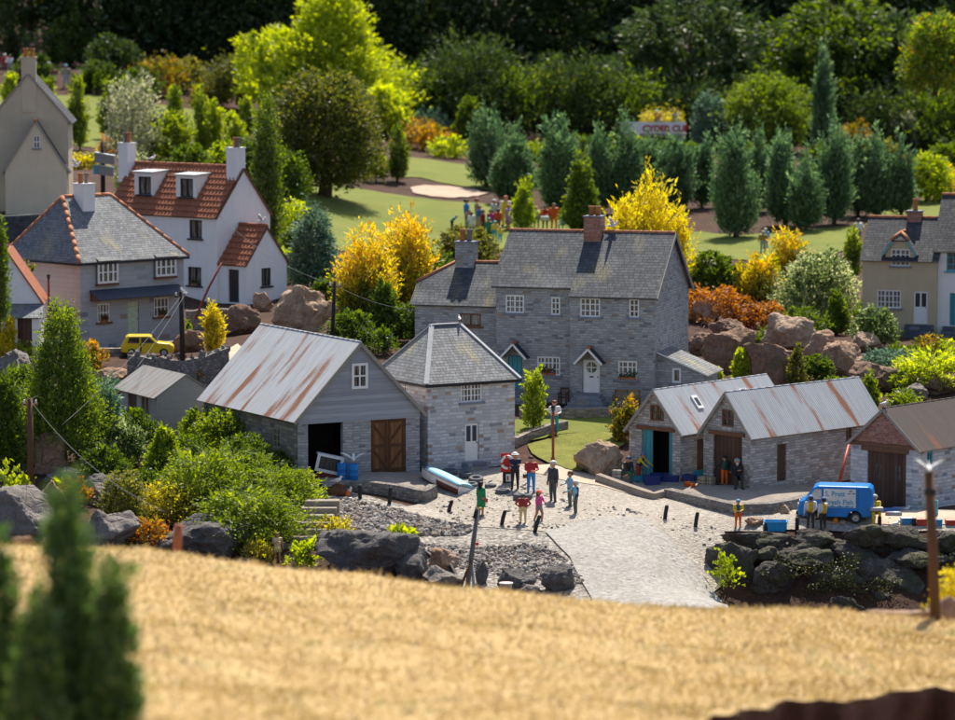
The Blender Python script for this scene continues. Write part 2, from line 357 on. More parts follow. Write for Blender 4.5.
def gz(xy):
    xy = np.atleast_2d(np.asarray(xy, float)); out = np.empty(len(xy))
    for i in range(0, len(xy), 20000):
        q = xy[i:i + 20000]; out[i:i + 20000] = _phi(((q[:, None, :] - CP[None, :, :2]) ** 2).sum(2)) @ _w + _z0
    return out
def g1(x, y): return float(gz([(x, y)])[0])
_D = np.arange(100, 460, .2)
def hit(px, py):
    """first point where the sight line of a photo pixel meets the ground"""
    a = np.array(W(px, py, 1.0)) - np.array(CAM); P = np.array(CAM) + _D[:, None] * a
    s = P[:, 2] - gz(P[:, :2]); k = np.argmax(s < 0)
    if not (s < 0).any(): k = len(_D) - 1
    if k > 0:
        t = s[k - 1] / (s[k - 1] - s[k] + 1e-9); d = _D[k - 1] + .2 * t
    else: d = _D[0]
    return W(px, py, d)
def onz(px, d):
    """ground point in the image column px at distance d"""
    p = W(px, 300, d); p.z = g1(p.x, p.y); return p
def px_m(p): return (Vector(p) - CAM).dot(FWD) / F      # metres per photo pixel there
# ground materials
def ground_mat(name, cols, sc1, sc2, bump=.4, dist=.05, extra=None):
    m = NT(name); v = m.coord('Object'); a = m.noise(v, sc1, 6, .6); b = m.noise(v, sc2, 5, .7)
    m.base(m.ramp(m.math('ADD', m.math('MULTIPLY', a, .55), m.math('MULTIPLY', b, .45)), cols)); m.rough(.95)
    m.bump(m.math('ADD', a, b), bump, dist); return m
def pebbly(name, stops, scale, bump=.8, joint=(.1, .09, .08), fine=1.0):
    m = NT(name); v = m.coord('Object'); x = m.n('TexVoronoi'); x.inputs['Scale'].default_value = scale; m.l(v, x.inputs[0])
    sp = m.n('SeparateColor'); m.l(x.outputs['Color'], sp.inputs[0]); c = m.ramp(sp.outputs[0], stops)
    n = m.noise(v, .55, 5, .6); c = m.mix(m.math('MULTIPLY', m.ramp(n, [(.4, (0,) * 3), (.7, (1,) * 3)]), .5), c, tuple(k * .8 for k in stops[1][1]))
    e = m.ramp(x.outputs['Distance'], [(.45, (0,) * 3), (.75, (1,) * 3)]); m.base(m.mix(m.math('MULTIPLY', e, .6), c, joint)); m.rough(.9)
    m.bump(m.math('MULTIPLY', x.outputs['Distance'], -1), bump, .06); return m.m
MAT['soil'] = ground_mat('bark_mulch', [(.25, (.022, .014, .009)), (.5, (.062, .029, .018)), (.68, (.12, .055, .034)), (.8, (.18, .1, .065))], 1.1, 7, .9, .12).m
MAT['yard'] = pebbly('gravel_yard', [(0, (.26, .225, .19)), (.35, (.36, .32, .27)), (.75, (.43, .39, .33)), (1, (.52, .48, .42))], 11, .6, (.22, .19, .16))
MAT['shore'] = pebbly('shingle', [(0, (.18, .16, .14)), (.35, (.30, .27, .235)), (.75, (.38, .345, .305)), (1, (.5, .465, .425))], 7, 1, (.06, .055, .05))
MAT['sandy'] = ground_mat('sandy_path', [(.3, (.40, .30, .22)), (.55, (.52, .41, .31)), (.75, (.58, .48, .38))], .6, 6, .3).m
m = NT('slipway_concrete'); v = m.coord('Object'); a = m.noise(v, .5, 6, .65); b = m.noise(v, 7, 5, .7)
c = m.ramp(m.math('ADD', m.math('MULTIPLY', a, .5), m.math('MULTIPLY', b, .5)), [(.3, (.25, .245, .23)), (.55, (.34, .33, .31)), (.75, (.42, .41, .38))])
x = m.vor(v, 2.1); c = m.mix(m.math('MULTIPLY', m.math('LESS_THAN', x, .16), m.math('GREATER_THAN', m.noise(v, .9, 3), .5)), c, (.15, .14, .13))
y = m.vor(v, 5.5); c = m.mix(m.math('MULTIPLY', m.math('LESS_THAN', y, .26), .75), c, (.17, .155, .14)); y2 = m.vor(v, 9, 'Color'); sq = m.n('SeparateColor'); m.l(y2, sq.inputs[0]); c = m.mix(.45, c, m.ramp(sq.outputs[0], [(0, (.2, .185, .165)), (.5, (.36, .33, .295)), (1, (.5, .46, .41))])); c = m.mix(m.math('MULTIPLY', m.ramp(m.noise(m.coord('Object', (1, .35, 1)), .8, 6, .7), [(.5, (0,) * 3), (.7, (1,) * 3)]), .5), c, (.23, .2, .165)); m.base(c); m.rough(.9); m.bump(m.math('ADD', b, m.math('MULTIPLY', y, .6)), .9, .05); MAT['slip'] = m.m
MAT['lawn'] = ground_mat('short_lawn', [(.3, (.095, .125, .016)), (.5, (.145, .17, .024)), (.7, (.20, .205, .04)), (.85, (.26, .235, .075))], .35, 5, .8, .1).m
MAT['mound'] = ground_mat('yellowish_ground_cover', [(.3, (.09, .11, .015)), (.5, (.20, .21, .035)), (.75, (.33, .31, .06))], 1.2, 9, 1, .12).m
m = ground_mat('dry_grass_soil', [(.3, (.29, .18, .075)), (.5, (.42, .29, .125)), (.7, (.49, .36, .18))], .5, 4, .6, .1); MAT['dry'] = m.m
MAT['redsoil'] = ground_mat('dark_red_soil', [(.3, (.11, .04, .02)), (.55, (.2, .08, .042)), (.8, (.3, .14, .075))], 1.2, 6, .9, .1).m
MAT['apron'] = ground_mat('worn_concrete', [(.3, (.2, .17, .145)), (.55, (.31, .265, .225)), (.75, (.4, .35, .3))], .8, 7, .5).m
MAT['paleslab'] = ground_mat('pale_paving', [(.3, (.34, .25, .18)), (.55, (.46, .35, .26)), (.8, (.56, .45, .35))], .8, 6, .3).m
# ground sheet: fine where the picture looks, coarse to the horizon
def grid_sheet(name, xs, ys, mat, kind='structure'):
    X, Y = np.meshgrid(xs, ys); P = np.stack([X.ravel(), Y.ravel()], 1); z = gz(P)
    z += np.array([noise.noise((p[0] * .6, p[1] * .6, 3)) * .05 for p in P])
    nx = len(xs); me = bpy.data.meshes.new(name); I = np.arange(len(P)).reshape(len(ys), nx)
    q = np.stack([I[:-1, :-1], I[:-1, 1:], I[1:, 1:], I[1:, :-1]], -1).reshape(-1, 4)
    me.from_pydata(np.column_stack([P, z]).tolist(), [], q.tolist()); me.materials.append(MAT[mat]); me.polygons.foreach_set('use_smooth', [True] * len(q))
    o = bpy.data.objects.new(name, me); C.objects.link(o); o['kind'] = kind; return o
xs = np.concatenate([np.arange(-420, -64, 12), np.arange(-64, 64, .7), np.arange(64, 430, 12)])
ys = np.concatenate([np.arange(-60, 112, 8), np.arange(112, 175, .5), np.arange(175, 330, 1.1), np.arange(330, 460, 3), np.arange(460, 900, 20)])
grid_sheet('ground', xs, ys, 'soil')
def sheet(name, poly, mat, off=.05, step=.6, edge=.5, wob=.1, kind='structure', px=True):
    """an area drawn by its outline, draped on the ground with an irregular edge"""
    P = [hit(*p).xy if px else Vector(p) for p in poly]; B = []
    for i, a in enumerate(P):
        b = P[(i + 1) % len(P)]; n = max(1, int((b - a).length / edge))
        for k in range(n):
            p = a.lerp(b, k / n); B.append(p + Vector((noise.noise((p.x * 1.3, p.y * 1.3, 1)), noise.noise((p.x * 1.3, p.y * 1.3, 9)))) * wob)
    x0, x1 = min(p.x for p in B), max(p.x for p in B); y0, y1 = min(p.y for p in B), max(p.y for p in B)
    pts = list(B); y = y0
    while y < y1:
        x = x0
        while x < x1: pts.append(Vector((x + random.uniform(-.1, .1) * step, y + random.uniform(-.1, .1) * step))); x += step
        y += step
    n = len(B); r = delaunay_2d_cdt(pts, [], [list(range(n))], 1, 1e-4)
    z = gz([tuple(p) for p in r[0]]) + off
    z += np.array([noise.noise((p[0] * .6, p[1] * .6, 3)) * .05 for p in r[0]])
    me = bpy.data.meshes.new(name); me.from_pydata([(p.x, p.y, zz) for p, zz in zip(r[0], z)], [], [list(f) for f in r[2]])
    me.materials.append(MAT[mat]); me.polygons.foreach_set('use_smooth', [True] * len(me.polygons))
    o = bpy.data.objects.new(name, me); C.objects.link(o); o['kind'] = kind
    sheet.last = [tuple(p) for p in B]; return o
sheet('yard', [(330,503),(400,509),(424,505),(432,470),(470,470),(520,466),(600,478),(640,482),(690,496),(745,507),(800,507),(870,512),(960,512),(1040,516),(1040,532),(955,533),(800,531),(725,533),(730,575),(714,592),(690,562),(642,521),(606,520),(580,524),(545,532),(480,528),(440,521),(385,512),(330,515)], 'yard', .055, .4, wob=.12)
sheet('slipway', [(545,533),(580,523),(606,519),(642,520),(690,562),(722,603),(735,640),(600,640),(592,600),(570,560)], 'slip', .095, .5, wob=.03)
sheet('shingle_shore', [(312,492),(345,492),(400,505),(440,515),(475,524),(545,528),(600,535),(610,570),(610,604),(580,606),(520,602),(440,592),(400,560),(330,540),(312,520)], 'shore', .035, .5, wob=.2)
sheet('sandy_path', [(521,466),(540,466),(556,465),(575,474),(598,478),(606,483),(625,487),(655,497),(660,502),(600,487),(560,481),(535,475)], 'sandy', .075, .4)
sheet('concrete_apron', [(285,488),(300,484),(425,474),(436,490),(434,500),(424,503),(400,496),(345,489),(300,490)], 'apron', .075, .4)
sheet('concrete_apron', [(598,482),(640,476),(690,474),(700,487),(752,489),(800,482),(860,474),(862,492),(800,508),(770,512),(736,512),(700,505),(668,498),(654,500),(626,491)], 'apron', .075, .4)
sheet('sandy_path', [(790,511),(860,513),(960,514),(1040,518),(1040,527),(955,527),(870,526),(800,523)], 'sandy', .075, .4)
sheet('sandy_path', [(215,356),(238,345),(246,352),(240,362),(222,364)], 'sandy', .08, .4)
sheet('lawn', [(276,178),(330,183),(395,195),(440,201),(500,205),(560,214),(640,222),(690,232),(740,236),(860,226),(960,224),(1060,222),(1060,205),(962,194),(905,205),(884,196),(860,236),(850,250),(760,262),(690,258),(560,244),(440,258),(400,262),(335,250),(310,215),(285,196)], 'lawn', .06, 1.2, 1, .3)
sheet('lawn', [(-40,92),(20,98),(90,95),(135,102),(200,111),(250,118),(262,130),(235,138),(208,150),(160,152),(100,150),(62,143),(-40,140)], 'lawn', .06, 1.5, 1, .3)
sheet('lawn', [(392,156),(430,160),(470,166),(520,176),(560,183),(540,190),(488,190),(450,185),(420,178),(398,178)], 'lawn', .06, 1.2, 1, .3)
sheet('paving', [(408,189),(425,186),(450,187),(472,190),(488,194),(478,197),(456,199),(430,197),(414,194)], 'paleslab', .09, .8, .6, .35)
sheet('ground_cover_mound', [(528,447),(560,437),(600,434),(625,436),(625,446),(600,462),(580,474),(566,471),(548,464),(532,456)], 'mound', .1, .4, .4, .05)
sheet('grass_slope', [(505,424),(560,414),(640,410),(640,432),(600,434),(560,436),(520,445)], 'lawn', .08, .5, .5)
# foreground bank of dry grass: top surface, then the cut earth face
def crest(px): return float(np.interp(px, [-150, 0, 150, 300, 480, 640, 800, 955, 1100], [541, 544, 549, 571, 589, 602, 611, 626, 640]))
BK = {}
def bank_pt(px, d):
    cy = crest(px); t = (80 - d) / 30.0                              # 0 at the crest, 1 at 50 m
    py = cy + (t ** 1.15 * 175 if t >= 0 else 0)
    p = W(px, py, d)
    if t < 0: p = W(px, cy, 80); q = (d - 80); p.y += q; p.x *= d / 80; p.z -= .12 * q * q + .25 * q
    p.z += noise.noise((p.x * .35, p.y * .35, 0)) * .18 + noise.noise((p.x * 1.3, p.y * 1.3, 5)) * .05
    return p
def near_edge(px): return float(np.interp(px, [-200, 630, 712, 770, 830, 955, 1150], [42, 42, 59.8, 61.7, 63.9, 68.2, 74])) + .5 * math.sin(px * .05) + .25 * math.sin(px * .17)
mb = MB(); mc = MB(); nu, nv = 150, 70; A = []
for j in range(nv + 1):
    for i in range(nu + 1):
        px = -190 + 1340 * i / nu; d0 = near_edge(px); A.append(bank_pt(px, d0 + (86.5 - d0) * (j / nv)))
mb.add(A, [(j * (nu + 1) + i, j * (nu + 1) + i + 1, (j + 1) * (nu + 1) + i + 1, (j + 1) * (nu + 1) + i) for j in range(nv) for i in range(nu)], 0, True)
E = A[:nu + 1]; V = []
for k, (dz, dy) in enumerate(((0, 0), (-.25, -.05), (-.8, .15), (-1.5, .1), (-3, -.2), (-12, -1))):
    for i, p in enumerate(E): V.append(p + Vector((0, dy + .16 * noise.noise((p.x * .5, k * .6, 0)) + .06 * noise.noise((p.x * 2.5, k * 3.1, 0)), dz)))
mc.add(V, [(k * (nu + 1) + i, k * (nu + 1) + i + 1, (k + 1) * (nu + 1) + i + 1, (k + 1) * (nu + 1) + i) for k in range(5) for i in range(nu)], 0, True)
o = mb.build('dry_grass_bank', 'dry', uv=False); o['kind'] = 'structure'
o = mc.build('earth_bank', 'redsoil', uv=False); o['kind'] = 'structure'
# foliage / blades -----------------------------------------------------------------
def leafmat(name, stops, trans=.54, rough=.55):
    m = NT(name); a = m.n('Attribute', attribute_name='tone'); c = m.ramp(a.outputs['Fac'], stops)
    d = m.n('BsdfDiffuse'); t = m.n('BsdfTranslucent'); g = m.n('BsdfGlossy'); g.inputs['Roughness'].default_value = rough
    m.l(c, d.inputs[0]); hs = m.n('HueSaturation'); hs.inputs['Saturation'].default_value = 1.2; hs.inputs['Value'].default_value = 1.35
    m.l(c, hs.inputs['Color']); m.l(hs.outputs[0], t.inputs[0])
    x = m.n('MixShader'); x.inputs[0].default_value = trans; m.l(d.outputs[0], x.inputs[1]); m.l(t.outputs[0], x.inputs[2])
    y = m.n('MixShader'); y.inputs[0].default_value = .05; m.l(x.outputs[0], y.inputs[1]); m.l(g.outputs[0], y.inputs[2])
    m.l(y.outputs[0], m.o.inputs[0]); return m.m
def leaves_mesh(name, P, D, L, Wd, tone, mat, rng, bend=0.0, quadshape=.5):
    """many leaf-sized faces: root P, direction D, length L, width Wd"""
    n = len(P); r = rng.normal(size=(n, 3)); S = np.cross(D, r); S /= np.linalg.norm(S, axis=1, keepdims=True) + 1e-9
    L = np.broadcast_to(L, n)[:, None]; Wd = np.broadcast_to(Wd, n)[:, None]
    N = np.cross(S, D); mid = P + D * L * quadshape + N * L * bend
    V = np.stack([P, mid + S * Wd * .5, P + D * L, mid - S * Wd * .5], 1).reshape(-1, 3)
    me = bpy.data.meshes.new(name); me.vertices.add(4 * n); me.vertices.foreach_set('co', V.ravel())
    me.loops.add(4 * n); me.loops.foreach_set('vertex_index', np.arange(4 * n, dtype=np.int32))
    me.polygons.add(n); me.polygons.foreach_set('loop_start', np.arange(0, 4 * n, 4, dtype=np.int32)); me.polygons.foreach_set('loop_total', np.full(n, 4, np.int32))
    at = me.attributes.new('tone', 'FLOAT', 'FACE'); at.data.foreach_set('value', np.clip(tone, 0, 1).astype(np.float32))
    me.materials.append(mat); me.update(calc_edges=True); return me
LM = {}
LM['dry'] = leafmat('dry_grass_blades', [(.05, (.30, .19, .075)), (.2, (.33, .275, .105)), (.42, (.46, .335, .15)), (.75, (.54, .41, .21)), (.95, (.61, .50, .31)), (1, (.32, .32, .11))], .3)
LM['grass'] = leafmat('lawn_blades', [(.1, (.075, .11, .02)), (.6, (.16, .19, .045)), (1, (.27, .26, .1))], .35)
rng = np.random.default_rng(3)
n = 80000; pxs = rng.uniform(-60, 1015, n); u = rng.random(n)
P = np.empty((n, 3))
for i in range(n):
    d0 = near_edge(pxs[i]); P[i] = bank_pt(pxs[i], d0 + (83 - d0) * u[i] ** .85)
cl = np.array([noise.noise((p[0] * .5, p[1] * .5, 2)) for p in P]); cl2 = np.array([noise.noise((p[0] * 1.6, p[1] * 1.6, 7)) for p in P])
D = rng.normal(size=(n, 3)) * [.75, .75, .2] + [0, 0, .46]; D /= np.linalg.norm(D, axis=1, keepdims=True)
me = leaves_mesh('dry_grass', P - [0, 0, .03], D, rng.uniform(.10, .21, n) * (1 + .4 * cl2), .03, np.clip(.56 + .7 * cl + .3 * cl2 - .4 * (u < .14) * rng.random(n), 0, .95) + rng.normal(0, .09, n), LM['dry'], rng)
o = bpy.data.objects.new('dry_grass', me); C.objects.link(o); tag(o, 'straw coloured dry grass covering the sloping foreground bank', 'grass', None, 'stuff')
# ------------------------------------------------------------------ buildings (local axes: u along the front, v into depth, z up)
class House:
    def __init__(s, name, label, cat, px, py, d, t):
        s.o = W(px, py, d); s.t = R(t); s.root = thing(name, label, cat, s.o, s.t)
        s.M = Matrix.Translation(s.o) @ Matrix.Rotation(s.t, 4, 'Z'); s.I = s.M.inverted()
    def ray(s, px, py):
        return s.I @ CAM, s.I.to_3x3() @ (W(px, py, 1) - CAM)
    def fr(s, px, py, v=0.0):
        c, r = s.ray(px, py); k = (v - c.y) / r.y; p = c + r * k; return p.x, p.z
    def sd(s, px, py, u):
        c, r = s.ray(px, py); k = (u - c.x) / r.x; p = c + r * k; return p.y, p.z
    def frect(s, r, v=0.0):
        a = [s.fr(x, y, v) for x in (r[0], r[2]) for y in (r[1], r[3])]
        return min((a[0][0] + a[1][0]) / 2, (a[2][0] + a[3][0]) / 2), max((a[0][0] + a[1][0]) / 2, (a[2][0] + a[3][0]) / 2), (a[1][1] + a[3][1]) / 2, (a[0][1] + a[2][1]) / 2
    def srect(s, r, u):
        a = [s.sd(x, y, u) for x in (r[0], r[2]) for y in (r[1], r[3])]
        q = sorted(((a[0][0] + a[1][0]) / 2, (a[2][0] + a[3][0]) / 2))
        return q[0], q[1], (a[1][1] + a[3][1]) / 2, (a[0][1] + a[2][1]) / 2
def axes(face, W_=0, L_=0, off=0.0):
    """origin, along, outward for a face; along runs so that outward = along x up"""
    if face == 'front': return Vector((0, off, 0)), Vector((1, 0, 0)), Vector((0, -1, 0))
    if face == 'right': return Vector((W_, 0, 0)), Vector((0, 1, 0)), Vector((1, 0, 0))
    if face == 'left': return Vector((off, 0, 0)), Vector((0, 1, 0)), Vector((-1, 0, 0))
    if face == 'back': return Vector((0, L_, 0)), Vector((1, 0, 0)), Vector((0, 1, 0))
Z3 = Vector((0, 0, 1))
def frame_box(mb, O, U, N, u0, u1, z0, z1, n0, n1, mi=0):
    """box on a wall face, n measured outward"""
    vs = [O + U * a + Z3 * c + N * b for c in (z0, z1) for b in (n0, n1) for a in (u0, u1)]
    mb.add(vs, [(0, 2, 3, 1), (4, 5, 7, 6), (0, 1, 5, 4), (2, 6, 7, 3), (0, 4, 6, 2), (1, 3, 7, 5)], mi)
def window(par, ax, r, nx, ny, fm='white', sm='sill', bar=.04, groups=None, rec=.05, pane='pane', sill=True, edge=.065, box=None):
    O, U, N = ax; u0, u1, z0, z1 = r; mb = MB()
    frame_box(mb, O, U, N, u0, u0 + edge, z0, z1, -rec - .03, -rec + .03); frame_box(mb, O, U, N, u1 - edge, u1, z0, z1, -rec - .03, -rec + .03)
    frame_box(mb, O, U, N, u0 + edge, u1 - edge, z0, z0 + edge, -rec - .03, -rec + .03); frame_box(mb, O, U, N, u0 + edge, u1 - edge, z1 - edge, z1, -rec - .03, -rec + .03)
    for i in range(1, nx):
        u = u0 + (u1 - u0) * i / nx; b = bar * (1.6 if groups and i in groups else 1)
        frame_box(mb, O, U, N, u - b / 2, u + b / 2, z0 + edge, z1 - edge, -rec - .022, -rec + .022)
    for j in range(1, ny):
        z = z0 + (z1 - z0) * j / ny; frame_box(mb, O, U, N, u0 + edge, u1 - edge, z - bar / 2, z + bar / 2, -rec - .018, -rec + .018)
    w = mb.build('window', fm, par)
    g = MB(); q = -rec - .035; g.add([O + U * a + Z3 * c + N * q for a, c in ((u0, z0), (u1, z0), (u1, z1), (u0, z1))], [(0, 1, 2, 3)]); g.build('pane', pane, w)
    if sill:
        s = MB(); frame_box(s, O, U, N, u0 - .1, u1 + .1, z0 - .09, z0 - .004, -.02, .1); s.build('sill', sm, w)
    if box:
        b = MB(); c = (u0 + u1) / 2; frame_box(b, O, U, N, c - box / 2, c + box / 2, z0, z0 + .12, .0, .09); b.build('flower_box', MAT['terracotta'], w)
        k = 70; r_ = np.random.default_rng(int(abs(u0) * 100)); P = np.array([O + U * (c + (q - .5) * box) + Z3 * (z0 + .1 + h * .22) + N * (.04 + e * .08) for q, h, e in r_.random((k, 3))])
        D = r_.normal(size=(k, 3)); D /= np.linalg.norm(D, axis=1, keepdims=True)
        me = leaves_mesh('box_plant', P, D, .13, .08, r_.random(k), LM['boxplant'], r_); o = bpy.data.objects.new('box_plant', me); C.objects.link(o); o.parent = w
    return w
LM['boxplant'] = leafmat('window_box_leaves', [(.1, (.03, .10, .04)), (.75, (.08, .2, .07)), (.85, (.45, .08, .05)), (1, (.6, .2, .1))])
MAT['door_brace'] = paint((.10, .042, .018), .75, .25)
def door(par, ax, r, mat, rec=.08, knob=True, name='door', glass2=False, roundw=False, panels=False, braces=False, slot=False, leaves=1, win4=False):
    O, U, N = ax; u0, u1, z0, z1 = r; mb = MB(); frame_box(mb, O, U, N, u0 + .02, u1 - .02, z0 + .01, z1 - .02, -rec - .05, -rec)
    h = z1 - z0; w_ = u1 - u0
    if panels:
        for a, b in ((.12, .46), (.54, .88)): frame_box(mb, O, U, N, u0 + w_ * a, u0 + w_ * b, z0 + h * .08, z0 + h * .42, -rec, -rec + .018)
    if braces:
        for k in range(leaves):
            a = u0 + w_ * k / leaves + .03; b = u0 + w_ * (k + 1) / leaves - .03; zz = (z0 + .06, z0 + h * .5, z1 - .1)
            if k == 0: bm_ = MB()
            for z in (zz[0], zz[1] - .06, zz[2] - .06): frame_box(bm_, O, U, N, a, b, z, z + .13, -rec, -rec + .03)
            for x in (a, b - .1): frame_box(bm_, O, U, N, x, x + .1, z0 + .04, z1 - .05, -rec, -rec + .026)
            for i in (0, 1):
                p0 = O + U * (a if (k == 0) else b) + Z3 * (zz[i + 1] - .02) + N * (-rec + .012); p1 = O + U * (b if (k == 0) else a) + Z3 * (zz[i] + .1) + N * (-rec + .012)
                bm_.bar(p0, p1, .03, .09)
    d = mb.build(name, mat, par)
    if braces: bm_.build('brace', 'door_brace', d)
    if glass2:
        for a, b in ((.14, .44), (.56, .86)):
            g = MB(); frame_box(g, O, U, N, u0 + w_ * a, u0 + w_ * b, z0 + h * .52, z0 + h * .93, -rec, -rec + .008); g.build('pane', 'pane_dark', d)
    if win4:
        for a, b in ((.18, .36), (.68, .86)):
            for i in (0, 1):
                for j in (0, 1):
                    g = MB(); x0 = u0 + w_ * (a + (b - a) * i / 2) + .02; x1 = u0 + w_ * (a + (b - a) * (i + 1) / 2) - .02; y0 = z0 + h * (.50 + .135 * j) + .02; y1 = y0 + h * .135 - .04
                    frame_box(g, O, U, N, x0, x1, y0, y1, -rec, -rec + .008); g.build('pane', 'pane_dark', d)
    if roundw:
        g = MB(); c = O + U * (u0 + w_ * .5) + Z3 * (z0 + h * .76) + N * (-rec + .006); rr = w_ * .3
        vs = [c + U * math.cos(a) * rr + Z3 * math.sin(a) * rr for a in [2 * math.pi * k / 24 for k in range(24)]]; g.add(vs, [tuple(range(24))]); g.build('pane', 'pane', d)
        b = MB()
        for dv in (U, Z3): b.bar(c - dv * rr + N * .01, c + dv * rr + N * .01, .04, .02, 0, up=N)
        vs2 = vs + [c + (p - c) * 1.12 for p in vs]; b.add([p + N * .012 for p in vs2], [(i, (i + 1) % 24, 24 + (i + 1) % 24, 24 + i) for i in range(24)]); b.build('glazing_bar', mat, d)
    if slot: s = MB(); frame_box(s, O, U, N, u0 + w_ * .38, u0 + w_ * .62, z0 + h * .46, z0 + h * .5, -rec, -rec + .01); s.build('letterbox', 'black', d)
    if knob:
        k = MB(); c = O + U * (u1 - .1) + Z3 * (z0 + h * .48) + N * (-rec + .02); k.tube([c - N * .02, c, c + N * .03, c + N * .045], [.015, .02, .028, .01], 8); k.build('handle', 'black', d)
    return d
def gable_outline(W_, he, rise): return [(0, 0), (W_, 0), (W_, he), (W_ / 2, he + rise), (0, he)]
def roof_gable(par, W_, L_, he, rise, mat, axis='v', oe=.14, og=.14, t=.07, ridge=None, ridge_r=.07, name='roof', u0=0, fascia='fascia', both=True):
    """two pitched slabs; axis 'v': ridge runs into depth (gable in front), 'u': ridge along the front"""
    half = (W_ if axis == 'v' else L_) / 2; sl = rise / half; e = oe
    mb = MB(); run = (-og, (L_ if axis == 'v' else W_) + og)
    for sgn in (0, 1):
        if axis == 'v':
            a = -e if sgn == 0 else W_ + e; q = [(a, run[0], he - e * sl), (a, run[1], he - e * sl), (half, run[1], he + rise), (half, run[0], he + rise)]
        else:
            a = -e if sgn == 0 else L_ + e; q = [(run[0], a, he - e * sl), (run[1], a, he - e * sl), (run[1], half, he + rise), (run[0], half, he + rise)]
        q = [Vector(p) + Vector((u0, 0, 0)) for p in q]
        if newell(q).z < 0: q = q[::-1]
        mb.slab([p + Z3 * .004 for p in q], t, 0, 1)
    r = mb.build(name, [MAT[mat], MAT[fascia]], par)
    if ridge:
        k = MB(); z = he + rise + t * .95
        n = max(3, int((run[1] - run[0]) / .45)); pr = []
        for i in range(n):
            a = run[0] + (run[1] - run[0]) * i / n; b = run[0] + (run[1] - run[0]) * (i + 1) / n - .012
            P = [(half + u0, a, z), (half + u0, b, z)] if axis == 'v' else [(a + u0, half, z), (b + u0, half, z)]
            k.tube(P, [ridge_r, ridge_r * .94], 10)
        k.build('ridge', ridge, r)
    return r
def bargeboard(par, W_, he, rise, mat, v=-.15, w=.15, t=.035, oe=.14):
    mb = MB(); sl = rise / (W_ / 2)
    for a in (-oe, W_ + oe):
        mb.bar((a, v, he - oe * sl - .02), (W_ / 2, v, he + rise - .02), t, w, 0)
    return mb.build('bargeboard', mat, par)
def chimney(par, x, y, z0, z1, wx, wy, mat, pots, cap='greystep', pot_h=.5, flash=True):
    mb = MB(); mb.box(x - wx / 2, x + wx / 2, y - wy / 2, y + wy / 2, z0, z1); c = mb.build('chimney', mat, par)
    k = MB(); k.box(x - wx / 2 - .04, x + wx / 2 + .04, y - wy / 2 - .04, y + wy / 2 + .04, z1 + .002, z1 + .07); k.build('chimney_cap', cap, c)
    for px, pm, r in pots:
        p = MB(); p.lathe([(r, z1 + .06), (r * .88, z1 + pot_h * .8), (r * 1.08, z1 + pot_h * .82), (r * 1.08, z1 + pot_h), (r * .75, z1 + pot_h), (r * .7, z1 + pot_h * .7)], 14, 0, Matrix.Translation((x + px, y, 0))); p.build('chimney_pot', pm, c)
    return c
# ---- 1 rusty roofed barn
b = House('barn', 'grey barn with rusty tin roof and one open doorway beside orange plank doors', 'barn', 298, 481, 139.6, 29)
BW, BL, BH, BR = 5.35, 8.7, 2.5, 2.75; fx = axes('front'); mb = MB()
od = b.frect((308, 422, 343, 478)); od = (od[0], od[1], 0, 2.2); pd = b.frect((371, 417, 406, 476)); pd = (pd[0], pd[1], .06, 2.22); gw = b.frect((351, 363, 367, 388.5))
mb.panel([(0, -.4), (BW, -.4), (BW, 2.22), (0, 2.22)], [(od[0], od[1], 0, 2.2), (pd[0], pd[1], .06, 2.21)], *(fx[0], fx[1], Z3, fx[2]), .2, 0)
lw = b.srect((272, 428, 280, 448), 0)
mb.panel([(0, -.4), (BL, -.4), (BL, BH), (0, BH)], [lw], Vector((0, 0, 0)), Vector((0, 1, 0)), Z3, Vector((-1, 0, 0)), .15, 1)
mb.panel([(0, -.4), (BL, -.4), (BL, BH), (0, BH)], [], Vector((BW, 0, 0)), Vector((0, 1, 0)), Z3, Vector((1, 0, 0)), .15, 0)
mb.panel(gable_outline(BW, BH, BR), [], Vector((0, BL, 0)), Vector((1, 0, 0)), Z3, Vector((0, 1, 0)), .15, 0)
mb.build('wall', ['stone', 'stone_brown'], b.root)
g = MB(); g.panel([(0, 2.2), (BW, 2.2), (BW, BH), (BW / 2, BH + BR), (0, BH)], [gw], Vector((0, -.04, 0)), Vector((1, 0, 0)), Z3, Vector((0, -1, 0)), .14)
g.add([(0, -.04, 2.2), (BW, -.04, 2.2), (BW, 0, 2.2), (0, 0, 2.2)], [(0, 1, 2, 3)]); g.build('weatherboard_gable', 'siding', b.root)
window(b.root, (Vector((0, -.04, 0)), fx[1], fx[2]), gw, 2, 2, bar=.06, edge=.1, rec=-.02, sill=False)
window(b.root, axes('left'), lw, 2, 3, 'crate', 'crate', sill=False)
dr = door(b.root, fx, pd, 'barn_door', .06, knob=False, braces=True, leaves=2, name='plank_door')
fl = MB(); fl.box(.03, BW - .03, .03, BL - .03, -.02, .01); fl.build('floor_slab', 'void', b.root)  # floor coloured near black so the interior reads as unlit
bk_ = MB(); bk_.box(od[0] - .3, od[1] + .3, 1.4, 1.5, .02, 2.3); bk_.build('doorway_shade', 'void', b.root)  # near-black sheet painting the shade inside the open doorway
roof_gable(b.root, BW, BL, BH, BR, 'tin', 'v', .22, .16, .05, 'tin', .05); bargeboard(b.root, BW, BH, BR, 'fascia', -.185, .13, .03, .22)
BARN = b
